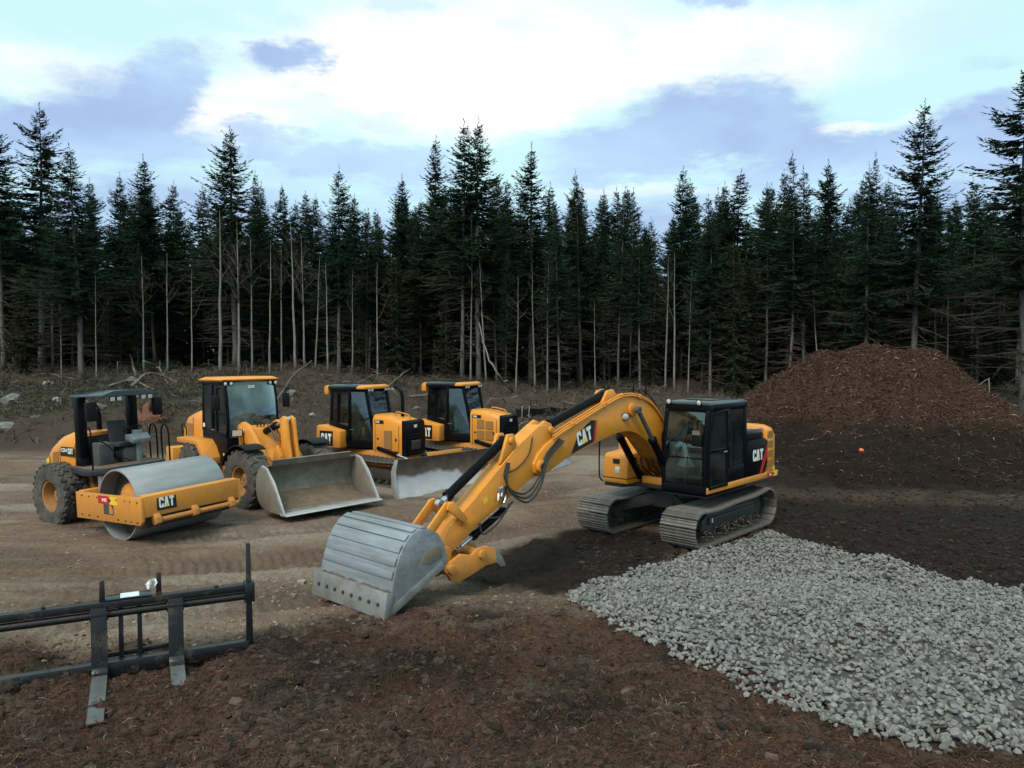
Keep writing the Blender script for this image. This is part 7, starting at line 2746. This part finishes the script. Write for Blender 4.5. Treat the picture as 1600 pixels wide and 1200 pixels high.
log([(223, 565, 0.9), (245, 582, 0.35), (262, 602, 0.0)], 0.081, 0.050, 'bent grey log sloping down behind the roller canopy', seed=1)
log([(205, 612, 0.25), (235, 590, 0.2), (275, 600, 0.1), (312, 612, 0.05)], 0.087, 0.037, 'long crooked branch lying right of the roller canopy', seed=2, stubs=5)
log([(214, 622, 0), (209, 585, 0.5)], 0.099, 0.074, 'broken upright snag behind the roller canopy', 'snag', seed=3, stubs=1)
log([(168, 608, 0.1), (205, 600, 0.15), (240, 612, 0.1)], 0.062, 0.031, 'grey pole lying above the roller canopy', seed=4)
log([(430, 640, 0.2), (460, 600, 0.5), (488, 590, 0.9)], 0.062, 0.031, 'forked branch sticking up right of the loader cab', seed=5, stubs=4)
log([(600, 612, 0.05), (625, 600, 0.4), (640, 592, 0.6)], 0.056, 0.031, 'pale stick pointing up between the bulldozers', seed=6, stubs=3)
log([(640, 622, 0.05), (700, 618, 0.1), (735, 600, 0.2)], 0.074, 0.037, 'grey log behind the right bulldozer roof', seed=7)
log([(748, 505, 0, 46.5), (758, 545, 0, 46), (775, 582, 0, 45), (800, 612, 0.0)], 0.031, 0.068, 'thin pale trunk leaning down right of the right bulldozer', 'leaning_tree', 'alder', 2, 'tree', 8)
log([(880, 632, 0.05), (930, 640, 0.1), (985, 632, 0.1)], 0.068, 0.043, 'grey log on the rough ground behind the boom', seed=9)
log([(940, 652, 0.05), (990, 660, 0.1)], 0.050, 0.031, 'short log left of the excavator boom bend', seed=10)
log([(1525, 628, 0.0, 39), (1560, 630, 0.0, 38.5), (1610, 640, 0.0, 38)], 0.074, 0.056, 'pale log lying behind the right slope of the pile', seed=11)
log([(1508, 616, 0.0, 37), (1546, 592, 0.0, 37)], 0.022, 0.019, 'thin slanting stick leaning on a post at far right', 'leaning_stick', 'alder', 0, 'stick', 12)
log([(1547, 640, 0, 36.8), (1547, 592, 0, 36.8)], 0.028, 0.025, 'thin upright white post at far right', 'broken_post', 'alder', 0, 'post', 13)
log([(20, 600, 0.05), (70, 588, 0.1), (120, 596, 0.05)], 0.056, 0.031, 'thin log across the brown bank at far left', seed=14)
log([(560, 600, 0.05), (600, 590, 0.3)], 0.050, 0.025, 'short stick behind the left bulldozer visor', seed=15)

# torn red root plate behind the roller's handrails
x, y, z = hit(226, 668)
RB = empty('root_plate', (x, y + 0.6, z - 0.1))
tag(RB, 'torn reddish stump with roots behind the roller handrails', 'stump')
me = rock_mesh(31, M['wood_red']); me.transform(Matrix.Diagonal((0.62, 0.4, 0.62, 1)) )
me.transform(Matrix.Translation((0, 0, 0.55)))
link('stump', me, None, RB)
r = random.Random(12)
for k in range(16):
    a = r.uniform(0, 2 * PI)
    c = Vector((0.5 * math.cos(a), -0.2 + r.uniform(-.1, .1), 0.55 + 0.5 * math.sin(a)))
    d = Vector((math.cos(a), r.uniform(-0.8, 0.2), math.sin(a))).normalized()
    L = r.uniform(0.25, 0.7)
    MB().tube([c * 0.7, c + d * L * 0.5, c + d * L + Vector((r.gauss(0, .12), r.gauss(0, .1), r.gauss(0, .12)))], [0.09, 0.05, 0.012], 6).build('root', M['wood_red'], RB, sharp=180)

# silt fence: black fabric on pale stakes behind the right bulldozer
xs_ = [(806, 652), (815, 652), (826, 652), (860, 650), (900, 650), (940, 650)]
pts = [hit(*q) for q in xs_]
SF = empty('silt_fence', pts[0])
tag(SF, 'low black fabric silt fence on pale stakes behind the right bulldozer', 'silt fence')
o0 = Vector(pts[0])
b = MB()
for (a, c) in zip(pts, pts[1:]):
    a = Vector(a) - o0; c = Vector(c) - o0
    b.loft([[tuple(a + Vector((0, 0, -.1))), tuple(a + Vector((0, 0.012, -.1))), tuple(a + Vector((0, 0.012, .42))), tuple(a + Vector((0, 0, .42)))],
            [tuple((a + c) / 2 + Vector((0, 0, -.1))), tuple((a + c) / 2 + Vector((0, 0.012, -.1))), tuple((a + c) / 2 + Vector((0, 0.012, .34))), tuple((a + c) / 2 + Vector((0, 0, .34)))],
            [tuple(c + Vector((0, 0, -.1))), tuple(c + Vector((0, 0.012, -.1))), tuple(c + Vector((0, 0.012, .42))), tuple(c + Vector((0, 0, .42)))]])
b.build('fabric', M['black_matte'], SF)
for q in (pts[1], pts[2], pts[4]):
    c = Vector(q) - o0
    MB().bar(c + Vector((0, -0.04, -0.2)), c + Vector((0.03, -0.04, 0.52)), 0.03, 0.03, (0, 1, 0)).build('stake', M['rock_pale'], SF)

# brush: twigs and small branches over the cleared strip (uncountable)
n = 22000
Yt = rng.uniform(31.5, 54, n)
Xt = rng.uniform(-0.75, 0.75, n) * Yt
k = (pile_z(Xt, Yt) < surf(Xt, Yt)) & (rng.random(n) < 0.35 + 1.3 * np.clip(fbm(Xt * .25, Yt * .25, 3, 301) + .2, 0, 1))
Xt, Yt = Xt[k], Yt[k]
m_tw = m_shred('dead brush', (0.028, 0.020, 0.015), (0.105, 0.080, 0.062), (0.27, 0.23, 0.19), 0.94)
shreds('brush', Xt, Yt, surf(Xt, Yt) + 0.05 + 0.22 * rng.random(len(Xt)) ** 2, rng.uniform(0.25, 1.5, len(Xt)), rng.uniform(0.02, 0.05, len(Xt)), m_tw, 'dead twigs and brush over the cleared strip before the forest', 0.42)
# low weeds on the left bank and grass at far right
def blades(name, X, Y, h0, h1, mat, label):
    n = len(X)
    Z = surf(X, Y)
    L = rng.uniform(h0, h1, n)
    a = rng.uniform(0, 2 * PI, n); t = rng.uniform(0.5, 1.45, n)
    D = np.stack([np.cos(a) * np.cos(t), np.sin(a) * np.cos(t), np.sin(t)], 1)
    V = sprays(np.stack([X, Y, Z], 1), D, L, L * 0.10, rng)
    me = np_mesh(name, V, np.arange(n * 4).reshape(-1, 4))
    fattr(me, 'tone', np.repeat(rng.random(n), 4)); fattr(me, 'hgt', np.zeros(n * 4))
    o = link(name, me, mat)
    tag(o, label, name.replace('_', ' '), None, 'stuff')


M['weed'] = m_leaf('grey green weeds', (0.024, 0.030, 0.020), (0.085, 0.092, 0.068), (0.06, 0.062, 0.046))
M['grass'] = m_leaf('green grass', (0.03, 0.055, 0.018), (0.09, 0.14, 0.05), (0.05, 0.08, 0.03))
X, Y = rng.uniform(-34, -8, 40000), rng.uniform(33, 46, 40000)
k = np.exp(-(((X + 23) / 9) ** 2 + ((Y - 38) / 4.5) ** 2)) + 0.8 * fbm(X * .4, Y * .4, 3, 93) > 0.38
blades('weeds', X[k], Y[k], 0.08, 0.28, M['weed'], 'grey green weeds on the bank behind the roller')
X, Y = rng.uniform(17, 34, 12000), rng.uniform(31, 44, 12000)
k = (np.exp(-(((X - 24) / 5.5) ** 2 + ((Y - 36) / 4.5) ** 2)) + 0.4 * fbm(X * .5, Y * .5, 3, 91) > 0.45) & (pile_z(X, Y) < surf(X, Y))
blades('grass', X[k], Y[k], 0.15, 0.45, M['grass'], 'patch of green grass at the right edge behind the pile')
X, Y = rng.uniform(-36, 34, 14000), rng.uniform(42, 58, 14000)
k = fbm(X * .3, Y * .3, 3, 97) > 0.0
blades('ferns', X[k], Y[k], 0.15, 0.5, M['cedar'], 'brownish ferns and seedlings at the foot of the forest')

# ------------------------------------------------------------------ small fittings on the machines
def gap(root, *segs):
    """dark panel joints and hinges standing a hair proud of a panel"""
    for x0, x1, y0, y1, z0, z1 in segs:
        MB().box(x0, x1, y0, y1, z0, z1).build('panel_gap', M['decal_black'], root)


def latch(root, x, y, z, w=0.05, h=0.08):
    MB().box(x - w / 2, x + w / 2, y - 0.014, y + 0.014, z - h / 2, z + h / 2).build('latch', M['black_matte'], root, 0.006)


hood_r = [o for o in ROL.children if o.name.startswith('engine_hood')][0]
gap(hood_r, (-3.06, -3.05, -0.703, -0.692, 1.0, 1.80), (-3.58, -3.57, -0.690, -0.680, 1.0, 1.6))
latch(hood_r, -2.60, -0.69, 1.25); latch(hood_r, -3.3, -0.70, 1.18)
for k in range(3):
    MB().bar((-2.18 + 0.02 * k, -0.90, 0.58 + 0.24 * k), (-1.78 + 0.02 * k, -0.90, 0.58 + 0.24 * k), 0.10, 0.03).build('step', M['black'], ROL, 0.004)
hood_l = [o for o in LOD.children if o.name.startswith('engine_hood')][0]
gap(hood_l, (-3.98, -3.97, -0.728, -0.715, 1.15, 2.2), (-4.62, -4.61, -0.712, -0.695, 1.15, 2.0), (-4.6, -3.3, -0.727, -0.717, 1.40, 1.408))
latch(hood_l, -3.6, -0.722, 1.6); latch(hood_l, -4.3, -0.722, 1.3)
for k in range(3):
    MB().bar((-2.3, -0.98, 0.48 + 0.26 * k), (-1.85, -0.98, 0.48 + 0.26 * k), 0.12, 0.035).build('step', M['black'], LOD, 0.004)
MB().tube([(-3.75, 0.25, 2.38), (-3.75, 0.25, 2.75), (-3.82, 0.25, 2.86)], 0.06, 12).build('exhaust_pipe', M['black'], LOD)
MB().bar((-2.30, -0.752, 1.95), (-2.16, -0.752, 1.95), 0.03, 0.03).build('door_handle', M['chrome'], LOD)
for D_ in (D1, D2):
    hd_ = [o for o in D_.children if o.name.startswith('engine_hood')][0]
    gap(hd_, (-0.06, -0.05, -0.503, -0.494, 0.9, 1.9), (0.86, 0.87, -0.486, -0.470, 0.9, 1.78), (-0.04, 0.86, -0.500, -0.478, 0.99, 0.998))
    latch(hd_, 0.75, -0.482, 1.35); latch(hd_, 0.05, -0.498, 1.35, 0.06, 0.05)
    MB().bar((-0.86, -0.785, 1.62), (-0.72, -0.74, 1.62), 0.025, 0.03).build('door_handle', M['chrome'], D_)
    for k in range(3):
        MB().cyl((-0.90, -0.775, 1.45 + 0.5 * k), (-0.90, -0.775, 1.53 + 0.5 * k), 0.022, 8).build('hinge', M['dark_frame'], D_)
gap(EXC, (-0.95, -0.942, 1.316, 1.321, 1.20, 1.90), (-1.44, -1.432, 1.30, 1.3225, 1.16, 1.98))
latch(EXC, -1.36, 1.322, 1.32, 0.04, 0.06)
for k in range(3):
    MB().cyl((0.38, 1.33, 1.35 + 0.55 * k), (0.38, 1.33, 1.45 + 0.55 * k), 0.022, 8).build('hinge', M['black_matte'], EXC)
rail(EXC, [(0.30, 1.33, 1.5), (0.27, 1.37, 1.6), (0.27, 1.37, 2.3), (0.30, 1.33, 2.4)], 0.013, 'grab_handle')
# weld beads and hose couplings on the fork carriage
for x in (-1.50, -0.77):
    MB().box(x - 0.08, x + 0.08, -0.068, -0.056, 0.66, 0.675).build('weld_bead', M['fork_rust'], FK, 0.004)
for x in (-0.35, -2.0):
    MB().cyl((x, 0.05, 0.775), (x, 0.05, 0.80), 0.022, 8).build('bolt_head', M['fork_rust'], FK)
